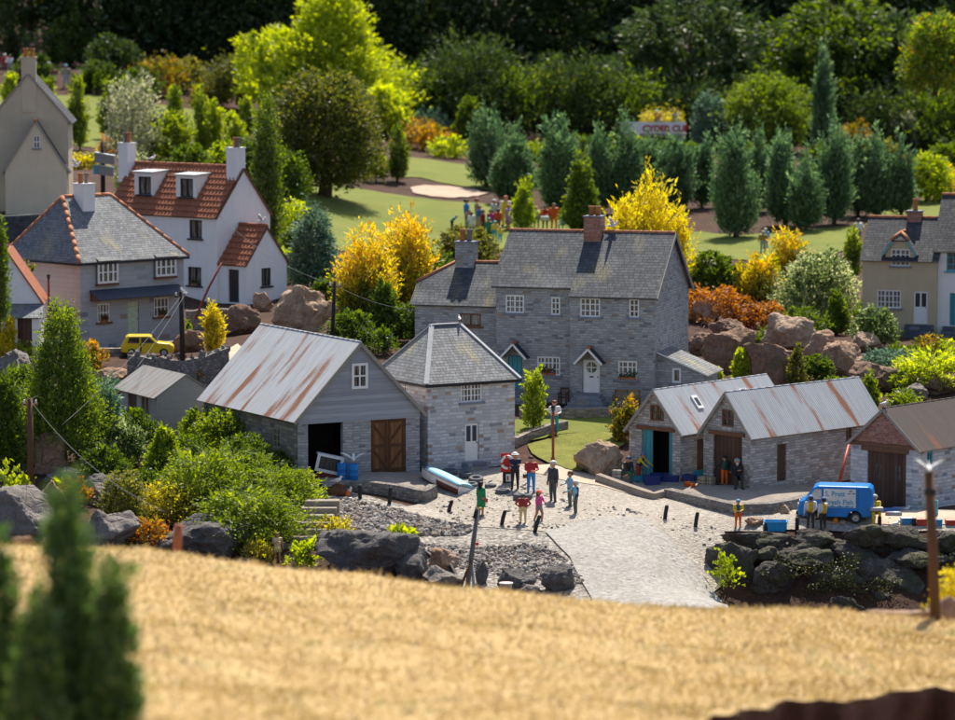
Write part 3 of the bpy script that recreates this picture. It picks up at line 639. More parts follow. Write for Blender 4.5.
# ---- 2 hip roofed stone house
b = House('stone_net_loft', 'small pale stone house with hipped slate roof and white door beside the barn', 'house', 428, 468, 142.5, 31)
HW, HL, HH = 4.03, 4.06, 3.36; uw = b.frect((461, 382.5, 482, 402)); dd = b.frect((465, 423, 479, 461)); mb = MB()
lw = b.srect((401, 381.5, 408, 392), 0)
mb.panel([(0, -.5), (HW, -.5), (HW, HH), (0, HH)], [uw, dd], Vector(), Vector((1, 0, 0)), Z3, Vector((0, -1, 0)), .14)
mb.panel([(0, -.5), (HL, -.5), (HL, HH), (0, HH)], [lw], Vector(), Vector((0, 1, 0)), Z3, Vector((-1, 0, 0)), .14)
mb.panel([(0, -.5), (HL, -.5), (HL, HH), (0, HH)], [], Vector((HW, 0, 0)), Vector((0, 1, 0)), Z3, Vector((1, 0, 0)))
mb.panel([(0, 0), (HW, 0), (HW, HH), (0, HH)], [], Vector((0, HL, 0)), Vector((1, 0, 0)), Z3, Vector((0, 1, 0)))
mb.build('wall', 'stone_pale', b.root)
window(b.root, axes('front'), uw, 6, 3, groups=(3,)); window(b.root, axes('left'), lw, 3, 2, sill=False)
door(b.root, axes('front'), dd, 'white', .05, glass2=True)
st = MB(); st.box(dd[0] - .15, dd[1] + .15, -.5, -.02, -.3, dd[2] - .01); st.build('doorstep', 'greystep', b.root)
def hip_roof(par, W_, L_, he, rise, a, bb, mat, hipmat, oe=.15, t=.06, hr=.075, ridge_end2=None, flat=False):
    sl_ = rise / min(a, bb); e = oe; z0 = he - .06
    A0, A1, A2, A3 = [Vector(p) for p in ((-e, -e, z0), (W_ + e, -e, z0), (W_ + e, L_ + e, z0), (-e, L_ + e, z0))]
    r0, r1 = Vector((a, bb, he + rise)), Vector((ridge_end2 or W_ - a, bb, he + rise))
    mb = MB()
    for q in ([A0, A1, r1, r0], [A1, A2, r1], [A2, A3, r0, r1], [A3, A0, r0]): mb.slab(q, t)
    r = mb.build('roof', mat, par)
    k = MB()
    for p, q in ((A0, r0), (A1, r1), (A2, r1), (A3, r0), (r0, r1)):
        up = Z3 * (t * 1.1); n = max(2, int((q - p).length / .5))
        if flat: k.bar(p + up, q + up, .2, .05)
        else:
            for i in range(n): k.tube([p.lerp(q, i / n) + up * .8, p.lerp(q, (i + .98) / n) + up * .8], [hr, hr * .97], 12)
    k.build('ridge', hipmat, r)
    f = MB()
    for p, q in ((A0, A1), (A1, A2), (A2, A3), (A3, A0)): f.bar(p + Z3 * -.03, q + Z3 * -.03, .05, .12)
    return r, f
r, f = hip_roof(b.root, HW, HL, HH, 2.05, 1.36, 2.03, 'slate_light', paint((.36, .37, .39), .7), .17, flat=True); f.build('gutter', 'black', r)
HEX = b
# ---- 3 big stone house
b = House('stone_house', 'large grey stone house with slate roofs, white windows and two gabled door canopies', 'house', 654, 405, 153, -17)
RW = b.frect((569.7, 300, 654, 405))[0]; LWx = b.frect((496, 300, 569, 405), .4)[0]; WWx = b.frect((415, 320, 490, 405), 1.0)[0]
L, HE, RI = 6.1, 4.62, 2.45; W_R = -RW; mb = MB(); fa = lambda v: (Vector((0, v, 0)), Vector((1, 0, 0)), Vector((0, -1, 0)))
R1 = [(580, 298, 600, 317), (629, 299, 639, 317.6), (618, 361, 637, 379.6)]; R2 = [(505.5, 295, 524, 313), (551, 297, 560, 315), (537, 356.6, 560, 375.4)]
r1 = [b.frect(q) for q in R1]; r2 = [b.frect(q, .4) for q in R2]; d1 = b.frect((582.5, 359.5, 600, 393)); d2 = b.frect((508, 355, 522, 389), .4); w3 = b.frect((459, 313.5, 481, 326), 1.0)
mb.panel([(RW, -.3), (0, -.3), (0, HE), (RW, HE)], r1 + [d1], Vector(), Vector((1, 0, 0)), Z3, Vector((0, -1, 0)), .14)
sl = RI / (L / 2); h2 = HE + .4 * sl
mb.panel([(LWx, -.3), (RW, -.3), (RW, h2), (LWx, h2)], r2 + [d2], Vector((0, .4, 0)), Vector((1, 0, 0)), Z3, Vector((0, -1, 0)), .14)
mb.add([(RW, 0, -.3), (RW, .4, -.3), (RW, .4, h2), (RW, 0, HE)], [(0, 1, 2, 3)])
mb.panel([(0, -.3), (L, -.3), (L, HE), (L / 2, HE + RI), (0, HE)], [], Vector(), Vector((0, 1, 0)), Z3, Vector((1, 0, 0)))
mb.panel([(.4, -.3), (L, -.3), (L, HE), (L / 2, HE + RI), (.4, h2)], [], Vector((LWx, 0, 0)), Vector((0, 1, 0)), Z3, Vector((-1, 0, 0)))
mb.panel([(LWx, -.3), (0, -.3), (0, HE), (LWx, HE)], [], Vector((0, L, 0)), Vector((1, 0, 0)), Z3, Vector((0, 1, 0)))
WH, WRI, WV0, WV1 = 4.02, 1.62, 1.0, 5.1
mb.panel([(WWx, -.6), (LWx - .003, -.6), (LWx - .003, WH), (WWx, WH)], [w3], Vector((0, WV0, 0)), Vector((1, 0, 0)), Z3, Vector((0, -1, 0)), .14)
mb.panel([(WV0, -.6), (WV1, -.6), (WV1, WH), (WV0 + 3.1, WH + 1.0), (WV0 + 1.0, WH + 1.0), (WV0, WH)], [], Vector((WWx, 0, 0)), Vector((0, 1, 0)), Z3, Vector((-1, 0, 0)))
mb.panel([(WWx, -.6), (LWx, -.6), (LWx, WH), (WWx, WH)], [], Vector((0, WV1, 0)), Vector((1, 0, 0)), Z3, Vector((0, 1, 0)))
mb.build('wall', 'stone', b.root)
mb = MB(); e = .16; og = .16; zr = HE + RI
mb.slab([(RW - .0, -e, HE - e * sl), (og, -e, HE - e * sl), (og, L / 2, zr), (RW, L / 2, zr)], .08)
mb.slab([(LWx - og, .4 - e, h2 - e * sl), (RW - .003, .4 - e, h2 - e * sl), (RW - .003, L / 2, zr), (LWx - og, L / 2, zr)], .08)
mb.slab([(og, L + e, HE - e * sl), (LWx - og, L + e, HE - e * sl), (LWx - og, L / 2, zr), (og, L / 2, zr)], .08)
rf = mb.build('roof', 'slate', b.root)
k = MB(); n = 26
for i in range(n):
    a = LWx - og + (og - LWx + og) * i / n; k.tube([(a, L / 2, zr + .07), (a + (og - LWx + og) / n - .015, L / 2, zr + .07)], [.085, .08], 10)
k.build('ridge', 'terracotta', rf)
k = MB()
for v0, v1 in ((-e, L / 2), (L + e, L / 2)): k.bar((og + .02, v0, HE - e * sl + .0), (og + .02, v1, zr), .035, .16)
k.build('bargeboard', 'fascia', rf)
ws = WRI / 2.05; zw = WH + WRI; vm_ = (WV0 + WV1) / 2; mb = MB()
hx = WWx + 1.25
mb.slab([(WWx - .2, WV0 - e, WH - e * ws), (LWx - og - .004, WV0 - e, WH - e * ws), (LWx - og - .004, vm_, zw), (hx, vm_, zw), (WWx - .2, WV0 + 1.05, WH + 1.05 * ws)], .07)
mb.slab([(LWx - og - .004, WV1 + e, WH - e * ws), (WWx - .2, WV1 + e, WH - e * ws), (WWx - .2, WV1 - 1.05, WH + 1.05 * ws), (hx, vm_, zw), (LWx - og - .004, vm_, zw)], .07)
mb.slab([(WWx - .2, WV1 - 1.05, WH + 1.05 * ws), (WWx - .2, WV0 + 1.05, WH + 1.05 * ws), (hx, vm_, zw)], .07)
wr = mb.build('wing_roof', 'slate', b.root); k = MB()
for p, q in (((hx, vm_, zw + .06), (LWx - og, vm_, zw + .06)), ((WWx - .22, WV0 + 1.0, WH + 1.0 * ws + .07), (hx, vm_, zw + .06)), ((WWx - .22, WV1 - 1.0, WH + 1.0 * ws + .07), (hx, vm_, zw + .06))): k.tube([p, q], .08, 10)
k.build('ridge', 'terracotta', wr)
for r, nx, bx in zip(r1, (4, 2, 4), (None, None, .75)): window(b.root, fa(0), r, nx, 3, groups=(2,) if nx == 4 else None, box=bx)
for r, nx, bx in zip(r2, (4, 2, 6), (None, None, .6)): window(b.root, fa(.4), r, nx, 3, groups=(2, 4), box=bx)
window(b.root, fa(1.0), w3, 2, 1, 'brown_frame', 'brown_frame')
dd1 = door(b.root, fa(0), d1, 'white', .05, roundw=True, slot=True); dd1['label'] = 'white door with a round window'
dd2 = door(b.root, fa(.4), d2, 'teal_wood', .05); dd2['label'] = 'turquoise plank door'
def canopy(par, cx, v, z, w, h, dep):
    mb = MB()
    for s in (-1, 1):
        q = [Vector((cx + s * w / 2, v - dep, z)), Vector((cx + s * w / 2, v - .003, z)), Vector((cx, v - .003, z + h)), Vector((cx, v - dep, z + h))]
        if newell(q).z < 0: q = q[::-1]
        mb.slab(q, .05)
    c = mb.build('door_canopy', 'slate_dark', par); k = MB()
    for s in (-1, 1): k.bar((cx + s * w / 2, v - dep - .02, z + .0), (cx, v - dep - .02, z + h), .03, .09)
    k.build('bargeboard', 'white', c); k = MB(); k.tube([(cx, v - dep, z + h + .05), (cx, v - .01, z + h + .05)], .075, 10); k.build('ridge', 'terracotta', c)
for q, v in (((574, 349, 602, 364), 0), ((499.5, 344, 526, 358.5), .4)):
    r = b.frect(q, v - .35); canopy(b.root, (r[0] + r[1]) / 2 + .05, v, r[2], r[1] - r[0], r[3] - r[2], .55)
mb = MB()
for i in range(5): mb.box(d1[0] - .25 - .09 * i, d1[1] + .12 + .12 * i, -.5 - .17 * i, -.02, -.5, d1[2] - .02 - .16 * i)
mb.build('front_steps', 'greystep', b.root)
mb = MB()
for i in range(3): mb.box(d2[0] + .05, d2[1] + .3 + .05 * i, -.1 - .2 * i, .38, -.5, d2[2] - .02 - .2 * i)
mb.build('front_steps', 'greystep', b.root)
cu = b.fr(592.5, 235, 2.6)[0]; chimney(b.root, cu, L / 2 - .15, zr - .75, b.fr(592, 217, 2.9)[1], .74, .8, 'redbrick', [(-.13, MAT['pots'], .12), (.16, MAT['pots'], .12)], pot_h=.48)
k = MB(); k.box(cu - .4, cu + .4, L / 2 - .58, L / 2 + .3, zr - .74, zr - .40); k.build('chimney_flashing', paint((.4, .4, .42), .6), rf)
cu = b.fr(466.5, 255, vm_)[0]; chimney(b.root, cu, vm_, zw - .5, b.fr(466, 243, vm_ - .3)[1], .84, .7, 'stone', [(-.18, MAT['pots'], .12), (.14, MAT['pot_grey'], .12)], pot_h=.6)
lt = MB(); LTW = 2.05; LTD = 2.5; lw = b.frect((672, 368, 681, 383), .55); h0, h1 = 2.15, 1.3
lt.panel([(.002, -.3), (LTW, -.3), (LTW, h1), (.002, h0)], [lw], Vector((0, .55, 0)), Vector((1, 0, 0)), Z3, Vector((0, -1, 0)))
lt.panel([(.55, -.3), (LTD + .55, -.3), (LTD + .55, h1), (.55, h1)], [], Vector((LTW, 0, 0)), Vector((0, 1, 0)), Z3, Vector((1, 0, 0)))
lt.build('lean_to_wall', 'stone', b.root); k = MB(); s_ = (h0 - h1) / LTW
k.slab([(.003, .4, h0 + .02), (LTW + .2, .4, h1 - .2 * s_ + .02), (LTW + .2, LTD + .7, h1 - .2 * s_ + .02), (.003, LTD + .7, h0 + .02)], .06, 0, 1); k.build('lean_to_roof', ['slate_light', 'white'], b.root)
window(b.root, fa(.55), lw, 1, 1, edge=.09)
STONE = b
# ---- 4 boathouses with the gable in front
def boathouse(name, label, px, py, d, t, Wd, Ln, he, rise, stone_m, roof_m, doorpx, winpx, lintel, opn=False, dm='dark_door', brick=False, d4=False, base=-.25):
    b = House(name, label, 'boathouse', px, py, d, t); b.root.location = b.M @ Vector((-Wd, 0, 0)); b.o = b.M @ Vector((-Wd, 0, 0))
    b.M = Matrix.Translation(b.o) @ Matrix.Rotation(b.t, 4, 'Z'); b.I = b.M.inverted(); b.W, b.L, b.he, b.rise = Wd, Ln, he, rise
    dp = b.frect(doorpx); dp = (max(.12, dp[0]), min(Wd - .12, dp[1]), 0, dp[3]); holes = [dp]; mb = MB()
    wp = None
    if winpx: wp = b.frect(winpx); holes.append(wp)
    ax = axes('front')
    if brick:
        mb.panel([(0, base), (Wd, base), (Wd, he), (0, he)], holes, ax[0], ax[1], Z3, ax[2], .16)
        g = MB(); g.panel([(0, he), (Wd, he), (Wd / 2, he + rise)], [], Vector((0, -.03, 0)), ax[1], Z3, ax[2]); g.build('brick_gable', 'redbrick', b.root)
        g = MB(); g.box(0, Wd, -.07, -.002, he - .1, he + .03); g.build('beam', 'brown_frame', b.root)
    else: mb.panel([(0, base), (Wd, base), (Wd, he), (Wd / 2, he + rise), (0, he)], holes, ax[0], ax[1], Z3, ax[2], .16)
    b.mb = mb; b.sideholes = []
    b.dp, b.wp = dp, wp; b.stone = stone_m
    lu = b.frect(lintel); k = MB(); k.box(max(-.02, lu[0]), min(Wd, lu[1]), -.07, -.003, dp[3] - .02, dp[3] + .14); k.build('lintel', 'brown_frame', b.root)
    if wp: window(b.root, ax, wp, 2, 2, 'brown_frame', 'brown_frame', rec=.04, bar=.05, sill=False)
    roof_gable(b.root, Wd, Ln, he, rise, roof_m, 'v', .17, .14, .05, roof_m, .04); bargeboard(b.root, Wd, he, rise, 'fascia', -.16, .12, .03, .17)
    if not opn: door(b.root, ax, dp, dm, .07, knob=False, win4=d4, name='boat_door')
    return b
def finish_boathouse(b, sh, back=True):
    r = axes('right', b.W); b.mb.panel([(0, -.25), (b.L, -.25), (b.L, b.he), (0, b.he)], sh, r[0], r[1], Z3, r[2], .14)
    b.mb.panel([(0, -.25), (b.L, -.25), (b.L, b.he), (0, b.he)], [], Vector(), Vector((0, 1, 0)), Z3, Vector((-1, 0, 0)))
    b.mb.panel([(0, -.25), (b.W, -.25), (b.W, b.he), (b.W / 2, b.he + b.rise), (0, b.he)], [], Vector((0, b.L, 0)), Vector((1, 0, 0)), Z3, Vector((0, 1, 0)))
    b.mb.build('wall', b.stone, b.root)
b = boathouse('boathouse', 'stone boathouse with an open doorway between turquoise doors and skylights in its roof', 680, 484.5, 141, -39.5, 2.5, 7.5, 2.12, 1.48, 'stone_boat', 'tin_blue', (641.5, 430, 672.6, 480), (650, 405, 664, 421), (637, 427, 675, 431), True)
sd_ = b.srect((697, 439, 704.5, 470), b.W); finish_boathouse(b, [sd_]); door(b.root, axes('right', b.W), sd_, 'dark_door', .06, knob=False, name='side_door')
du = (b.dp[1] - b.dp[0]) * .32; ax = axes('front')
for q in ((b.dp[0], b.dp[0] + du), (b.dp[1] - .22, b.dp[1])):
    k = MB(); frame_box(k, ax[0], ax[1], ax[2], q[0] + .01, q[1], .03, b.dp[3] - .02, -.12, -.06); k.build('turquoise_door', 'teal_wood', b.root)
k = MB(); k.box(.02, b.W - .02, .9, 1.0, 0, 2.1); k.box(.02, b.W - .02, .2, b.L - .1, -.02, .02); k.build('doorway_shade', 'void', b.root)  # black sheet and floor stand in for shade behind the open doors
def skylight(b, r0):
    # on the right-hand slope
    sl = b.rise / (b.W / 2); n = Vector((sl, 0, 1)).normalized(); p0 = Vector((b.W, 0, b.he)) + n * .06; P = []
    for px, py in r0:
        c, r = b.ray(px, py); k = (p0 - c).dot(n) / r.dot(n); P.append(c + r * k)
    mb = MB(); cc = sum(P, Vector()) / 4; mb.slab(P if newell(P).dot(n) > 0 else P[::-1], .06); s = mb.build('skylight', 'white', b.root)
    g = MB(); Q = [cc + (p - cc) * .62 + n * .066 for p in P]; g.add(Q, [(0, 1, 2, 3)]); g.build('pane', 'pane_dark', s)
skylight(b, ((690, 396.5), (695.5, 395.8), (703.5, 408.3), (698, 409))); skylight(b, ((738, 389.5), (745, 388.6), (747, 391.5), (740, 392.5)))
BHA = b
b = boathouse('boathouse', 'stone boathouse with rust streaked roof and closed brown doors, two men in front', 750, 487.5, 139.5, -46, 2.45, 7.8, 2.08, 1.5, 'stone_boat', 'tin_blue', (713, 435, 742, 485), (721.7, 409.6, 734, 426.6), (709.5, 431, 745, 436))
s1, s2 = b.srect((777, 444, 786.5, 481), b.W), b.srect((846, 425, 852, 442), b.W); finish_boathouse(b, [s1, s2])
door(b.root, axes('right', b.W), s1, 'dark_door', .06, knob=False, name='side_door'); window(b.root, axes('right', b.W), s2, 1, 2, 'brown_frame', 'brown_frame', sill=False)
BHB = b
b = boathouse('boathouse', 'boathouse with red brick gable and dark brown roof behind the blue van', 918, 511.5, 138, -42, 3.2, 8, 2.45, 1.38, 'stone_pale', 'tin_brown', (867, 451.5, 906, 507), None, (862, 446, 909, 450.5), False, 'dark_door', True, True)
s1 = b.srect((927, 451, 933, 469), b.W); finish_boathouse(b, [s1]); window(b.root, axes('right', b.W), s1, 2, 2, 'teal', 'teal', sill=False)
BHC = b
# ---- 5 cottages at the right
b = House('cream_cottage', 'cream rendered cottage with slate roof and gabled dormer above the rocks', 'cottage', 861.8, 335, 185, -17)
CW = b.frect((861.8, 260, 936.5, 330))[1]; CL, CH, CR = 4.4, 3.95, 1.95; mb = MB(); ax = axes('front')
lwin = b.frect((877, 290, 901, 308)); cd = b.frect((913, 291, 928, 324)); dw = b.frect((891, 249, 910, 266)); df = b.frect((885.5, 242, 914.5, 262))
for nm in (1,): mb.panel([(0, -.3), (CW, -.3), (CW, CH), (0, CH)], [lwin, cd, (dw[0], dw[1], dw[2], CH)], Vector(), Vector((1, 0, 0)), Z3, Vector((0, -1, 0)))
mb.panel([(0, -.3), (CL, -.3), (CL, CH), (CL / 2, CH + CR), (0, CH)], [], Vector(), Vector((0, 1, 0)), Z3, Vector((-1, 0, 0)))
mb.panel([(0, -.3), (CL, -.3), (CL, CH), (CL / 2, CH + CR), (0, CH)], [], Vector((CW, 0, 0)), Vector((0, 1, 0)), Z3, Vector((1, 0, 0)))
dcx = (df[0] + df[1]) / 2; dtop = b.fr(901, 241.5)[1]; dhw = (df[1] - df[0]) / 2; hwt = dhw * .48
zc = CH + .32
mb.panel([(df[0], CH), (df[1], CH), (df[1], zc), (dcx + hwt, dtop), (dcx - hwt, dtop), (df[0], zc)], [(dw[0], dw[1], CH, dw[3])], Vector(), Vector((1, 0, 0)), Z3, Vector((0, -1, 0)))
for u in (df[0], df[1]): mb.add([(u, 0, CH), (u, 1.2, CH), (u, 1.2, zc + .3), (u, 0, zc)], [(0, 1, 2, 3)])
mb.build('wall', 'buff_wall', b.root)
rf = roof_gable(b.root, CW, CL, CH, CR, 'slate_dark', 'u', .17, .12, .07, 'terracotta', .095)
# the dormer cuts through the eave: its own little half-hipped roof
k = MB(); zt = dtop + .42; sy = 2.0
pk = Vector((dcx, .32, zt)); bk = Vector((dcx, sy, zt)); oh = -.12
for s in (-1, 1):
    e0 = Vector((dcx + s * (dhw + .16), oh, zc - .12)); e1 = Vector((dcx + s * (dhw + .16), sy, zc - .12)); m0 = Vector((dcx + s * (hwt + .04), oh, dtop + .03))
    q = [e0, e1, bk, pk, m0]
    if newell(q).z < 0: q = q[::-1]
    k.slab(q, .05)
q = [Vector((dcx - hwt - .04, oh, dtop + .03)), Vector((dcx + hwt + .04, oh, dtop + .03)), pk]; k.slab(q, .05)
dr_ = k.build('dormer_roof', 'slate_dark', b.root)
k = MB()
for s in (-1, 1): k.tube([(dcx + s * (hwt + .1), oh + .02, dtop + .07), pk + Z3 * .06], .085, 10)
k.tube([pk + Z3 * .06, bk + Z3 * .06], .085, 10); k.build('ridge', 'terracotta', dr_)
for s in (-1, 1): k = MB(); k.bar((dcx + s * (dhw + .14), oh - .02, zc - .12), (dcx + s * (hwt + .02), oh - .02, dtop), .04, .13); k.build('bargeboard', paint((.16, .34, .36), .6), dr_)
window(b.root, ax, dw, 4, 3, groups=(2,)); window(b.root, ax, lwin, 6, 3, groups=(2, 4)); door(b.root, ax, cd, 'white', .07, glass2=True, panels=True)
k = MB()
for i in range(3): k.box(cd[0] - .35 - .03 * i, cd[1] + .3, -.45 - .12 * i, -.02, -.5, cd[2] - .02 - .2 * i)
k.build('front_steps', 'darkstone', b.root)
cu = b.fr(915, 216, CL / 2)[0]; chimney(b.root, cu, CL / 2, CH + CR - .3, b.fr(915, 212, CL / 2 - .3)[1], .74, .6, 'redbrick', [(.02, MAT['pots'], .13)], pot_h=.68)
COT = b
b = House('white_cottage', 'white cottage with turquoise door and window cut off by the right frame edge', 'cottage', 937, 337, 184.2, -17)
ww, wd = b.frect((946.5, 251, 966, 271)), b.frect((949.5, 293, 966, 326)); CW, CL, CH, CR = 6.0, 5.0, b.fr(937, 249)[1], 2.6; mb = MB()
mb.panel([(0, -.3), (CW, -.3), (CW, CH), (0, CH)], [ww, wd], Vector(), Vector((1, 0, 0)), Z3, Vector((0, -1, 0)))
mb.panel([(0, -.3), (CL, -.3), (CL, CH), (CL / 2, CH + CR), (0, CH)], [], Vector(), Vector((0, 1, 0)), Z3, Vector((-1, 0, 0)))
mb.panel([(0, -.3), (CL, -.3), (CL, CH), (CL / 2, CH + CR), (0, CH)], [], Vector((CW, 0, 0)), Vector((0, 1, 0)), Z3, Vector((1, 0, 0)))
mb.build('wall', 'white_wall', b.root); roof_gable(b.root, CW, CL, CH, CR, 'slate_dark', 'u', .17, .25, .07, 'terracotta', .1)
window(b.root, ax, ww, 3, 3, 'teal', 'teal'); door(b.root, ax, wd, 'teal_wood', .07)
k = MB()
for i in range(3): k.box(wd[0] - .3 - .05 * i, wd[1] + .3, -.4 - .12 * i, -.02, -.5, wd[2] - .02 - .2 * i)
k.build('front_steps', 'darkstone', b.root)
# ---- 6 white house with pantiled roof
def pantile_slope(par, P0, P1, P2, P3, name='roof', pu=.26, pv=.36, t=.05):
    """P0-P1 eave (left to right), P3-P2 ridge: real waves and stepped courses"""
    P0, P1, P2, P3 = map(Vector, (P0, P1, P2, P3)); n = (P1 - P0).cross(P3 - P0).normalized()
    if n.z < 0: n = -n
    Lu = (P1 - P0).length; Lv = (P3 - P0).length; nu = int(Lu / pu * 6); rows = int(Lv / pv); mb = MB(); V = []; Fc = []
    for r in range(rows):
        for e in (0, 1):
            fv = (r + e * .999) / rows
            for i in range(nu + 1):
                fu = i / nu; p = P0.lerp(P1, fu).lerp(P3.lerp(P2, fu), fv); V.append(p + n * (t + .03 * math.sin(fu * Lu / pu * 6.2832) + .055 * (1 - e) + .01 * noise.noise((fu * Lu * 3, r, 0))))
    m_ = nu + 1
    for k in range(rows * 2 - 1):
        for i in range(nu): Fc.append((k * m_ + i, k * m_ + i + 1, (k + 1) * m_ + i + 1, (k + 1) * m_ + i))
    mb.add(V, Fc, 0, False); mb.slab([P0, P1, P2, P3] if newell([P0, P1, P2, P3]).z > 0 else [P3, P2, P1, P0], .02, 1); return mb.build(name, ['pantile', 'brown_frame'], par)
b = House('white_house', 'white rendered house with orange pantiled roof, two dormers and a gabled porch', 'house', 217.4, 304, 190, -40)
WL = 4.08; HE, RI = 4.62, 2.45; u0 = b.fr(133.5, 166, WL / 2)[0]; mb = MB(); ax = axes('front')
wu, wl = b.frect((189.3, 220, 202, 238.5)), b.frect((188, 267, 201.3, 285.5))
mb.panel([(u0, -.3), (0, -.3), (0, HE), (u0, HE)], [wu, wl], Vector(), Vector((1, 0, 0)), Z3, Vector((0, -1, 0)), .16)
for u in (u0, 0): mb.panel([(0, -.3), (WL, -.3), (WL, HE), (WL / 2, HE + RI), (0, HE)], [], Vector((u, 0, 0)), Vector((0, 1, 0)), Z3, Vector((1 if u == 0 else -1, 0, 0)))
mb.panel([(u0, -.3), (0, -.3), (0, HE), (u0, HE)], [], Vector((0, WL, 0)), Vector((1, 0, 0)), Z3, Vector((0, 1, 0)))
wall = mb.build('wall', 'white_wall', b.root)
sl = RI / (WL / 2); e = .12; og = .06
rf = pantile_slope(b.root, (u0 - og, -e, HE - e * sl), (og, -e, HE - e * sl), (og, WL / 2, HE + RI), (u0 - og, WL / 2, HE + RI))
pantile_slope(b.root, (og, WL + e, HE - e * sl), (u0 - og, WL + e, HE - e * sl), (u0 - og, WL / 2, HE + RI), (og, WL / 2, HE + RI))
k = MB()
for i in range(16):
    a = u0 + (0 - u0) * i / 16; k.tube([(a, WL / 2, HE + RI + .1), (a - u0 / 16 - .015, WL / 2, HE + RI + .1)], [.1, .092], 10)
k.build('ridge', 'pantile', rf)
for r in (wu, wl): window(b.root, ax, r, 2, 1, 'black', 'black', rec=.08, bar=.06, box=.4 if r is wl else None)
for q, wq in (((134.5, 172.5, 153.6, 199), (138.6, 176.6, 151, 194.5)), ((176, 175.5, 196, 201.5), (180.3, 178.6, 193, 197))):
    vv = .62; r = b.frect(q, vv); wr_ = b.frect(wq, vv); z0 = HE + vv * sl - .05; zt = r[3]; mb = MB()
    mb.panel([(r[0], z0), (r[1], z0), (r[1], zt), (r[0], zt)], [wr_], Vector((0, vv, 0)), Vector((1, 0, 0)), Z3, Vector((0, -1, 0)), .1)
    ve = (zt + .10 - HE) / sl
    for u in (r[0], r[1]): mb.add([(u, vv, z0), (u, ve, HE + ve * sl), (u, ve, zt + .08), (u, vv, zt)], [(0, 1, 2, 3)])
    dm = mb.build('dormer', 'white_wall', b.root)
    k = MB(); k.slab([(r[0] - .1, vv - .14, zt), (r[1] + .1, vv - .14, zt), (r[1] + .1, ve, zt + .09), (r[0] - .1, ve, zt + .09)], .06); k.build('dormer_roof', paint((.42, .45, .47), .6), dm)
    window(dm, (Vector((0, vv, 0)), ax[1], ax[2]), wr_, 2, 1, 'black', 'black', rec=.05, bar=.07)
c1 = b.fr(131, 172, WL / 2)[0]; chimney(b.root, c1, WL / 2 - .3, HE + 1.5, b.fr(131, 144, WL / 2 - .5)[1], .75, .62, 'white_wall', [(-.1, MAT['pot_grey'], .12), (.17, MAT['pots'], .12)], 'white_wall', .62)
chimney(b.root, -.35, WL / 2 - .2, HE + 1.0, b.fr(240, 148.5, WL / 2)[1], .72, .7, 'white_wall', [(.0, MAT['pots'], .15), (.2, MAT['pot_grey'], .1)], 'white_wall', .6)
k = MB()
for v0, s in ((-.1, 1), (WL + .1, -1)): k.bar((.05, v0, HE - .12), (.05, WL / 2, HE + RI - .02), .04, .12)
k.build('bargeboard', 'brown_frame', b.root)
# porch
PX = b.fr(246.5, 290, .15)[0]; PL0 = .15; PL1 = PL0 + 3.1; PH, PR = 2.2, 1.85; pm = (PL0 + PL1) / 2; mb = MB()
pdr = b.frect((228.3, 269.5, 238.8, 302.5), PL0); pw = b.srect((261.5, 268, 271, 286), PX)
mb.panel([(.002, -.3), (PX, -.3), (PX, PH), (.002, PH)], [pdr], Vector((0, PL0, 0)), Vector((1, 0, 0)), Z3, Vector((0, -1, 0)))
mb.panel([(PL0, -.3), (PL1, -.3), (PL1, PH), (pm, PH + PR), (PL0, PH)], [pw], Vector((PX, 0, 0)), Vector((0, 1, 0)), Z3, Vector((1, 0, 0)))
mb.panel([(.002, -.3), (PX, -.3), (PX, PH), (.002, PH)], [], Vector((0, PL1, 0)), Vector((1, 0, 0)), Z3, Vector((0, 1, 0)))
mb.build('porch_wall', 'white_wall', b.root); ps = PR / (pm - PL0)
pr_ = pantile_slope(b.root, (.0, PL0 - .12, PH - .12 * ps), (PX + .06, PL0 - .12, PH - .12 * ps), (PX + .06, pm, PH + PR), (0, pm, PH + PR), 'porch_roof')
pantile_slope(b.root, (PX + .06, PL1 + .12, PH - .12 * ps), (0, PL1 + .12, PH - .12 * ps), (0, pm, PH + PR), (PX + .06, pm, PH + PR), 'porch_roof')
k = MB(); k.tube([(0, pm, PH + PR + .1), (PX + .06, pm, PH + PR + .1)], .1, 10); k.build('ridge', 'pantile', pr_)
k = MB()
for v0 in (PL0 - .1, PL1 + .1): k.bar((PX + .05, v0, PH - .12), (PX + .05, pm, PH + PR), .04, .1)
k.build('bargeboard', 'brown_frame', pr_)
door(b.root, (Vector((0, PL0, 0)), ax[1], ax[2]), pdr, paint((.03, .028, .028), .6), .08, glass2=True)
window(b.root, axes('right', PX), pw, 2, 1, 'black', 'black', rec=.08, bar=.06)
WHITE = b
# ---- 7 hip roofed cottage
b = House('hip_roof_cottage', 'cottage with hipped slate roof, grey front with awning and pinkish side wall', 'cottage', 81, 346, 172, 45)
HW, HL, HH = 6.45, 5.7, 4.0; ax = axes('front'); mb = MB()
u1_, u2_ = b.frect((95.5, 261, 116, 283)), b.frect((153.5, 257, 174, 276)); l1, l2 = b.frect((97.5, 303.5, 110, 322)), b.frect((154, 297.5, 169, 316.5)); dd = b.frect((127.6, 301, 139, 336))
mb.panel([(0, -.3), (HW, -.3), (HW, HH), (0, HH)], [l1, l2, dd], Vector(), Vector((1, 0, 0)), Z3, Vector((0, -1, 0)), .14, 0)
mb.panel([(0, -.3), (HL, -.3), (HL, HH), (0, HH)], [], Vector(), Vector((0, 1, 0)), Z3, Vector((-1, 0, 0)), .14, 1)
mb.panel([(0, -.3), (HL, -.3), (HL, HH), (0, HH)], [], Vector((HW, 0, 0)), Vector((0, 1, 0)), Z3, Vector((1, 0, 0)), .14, 0)
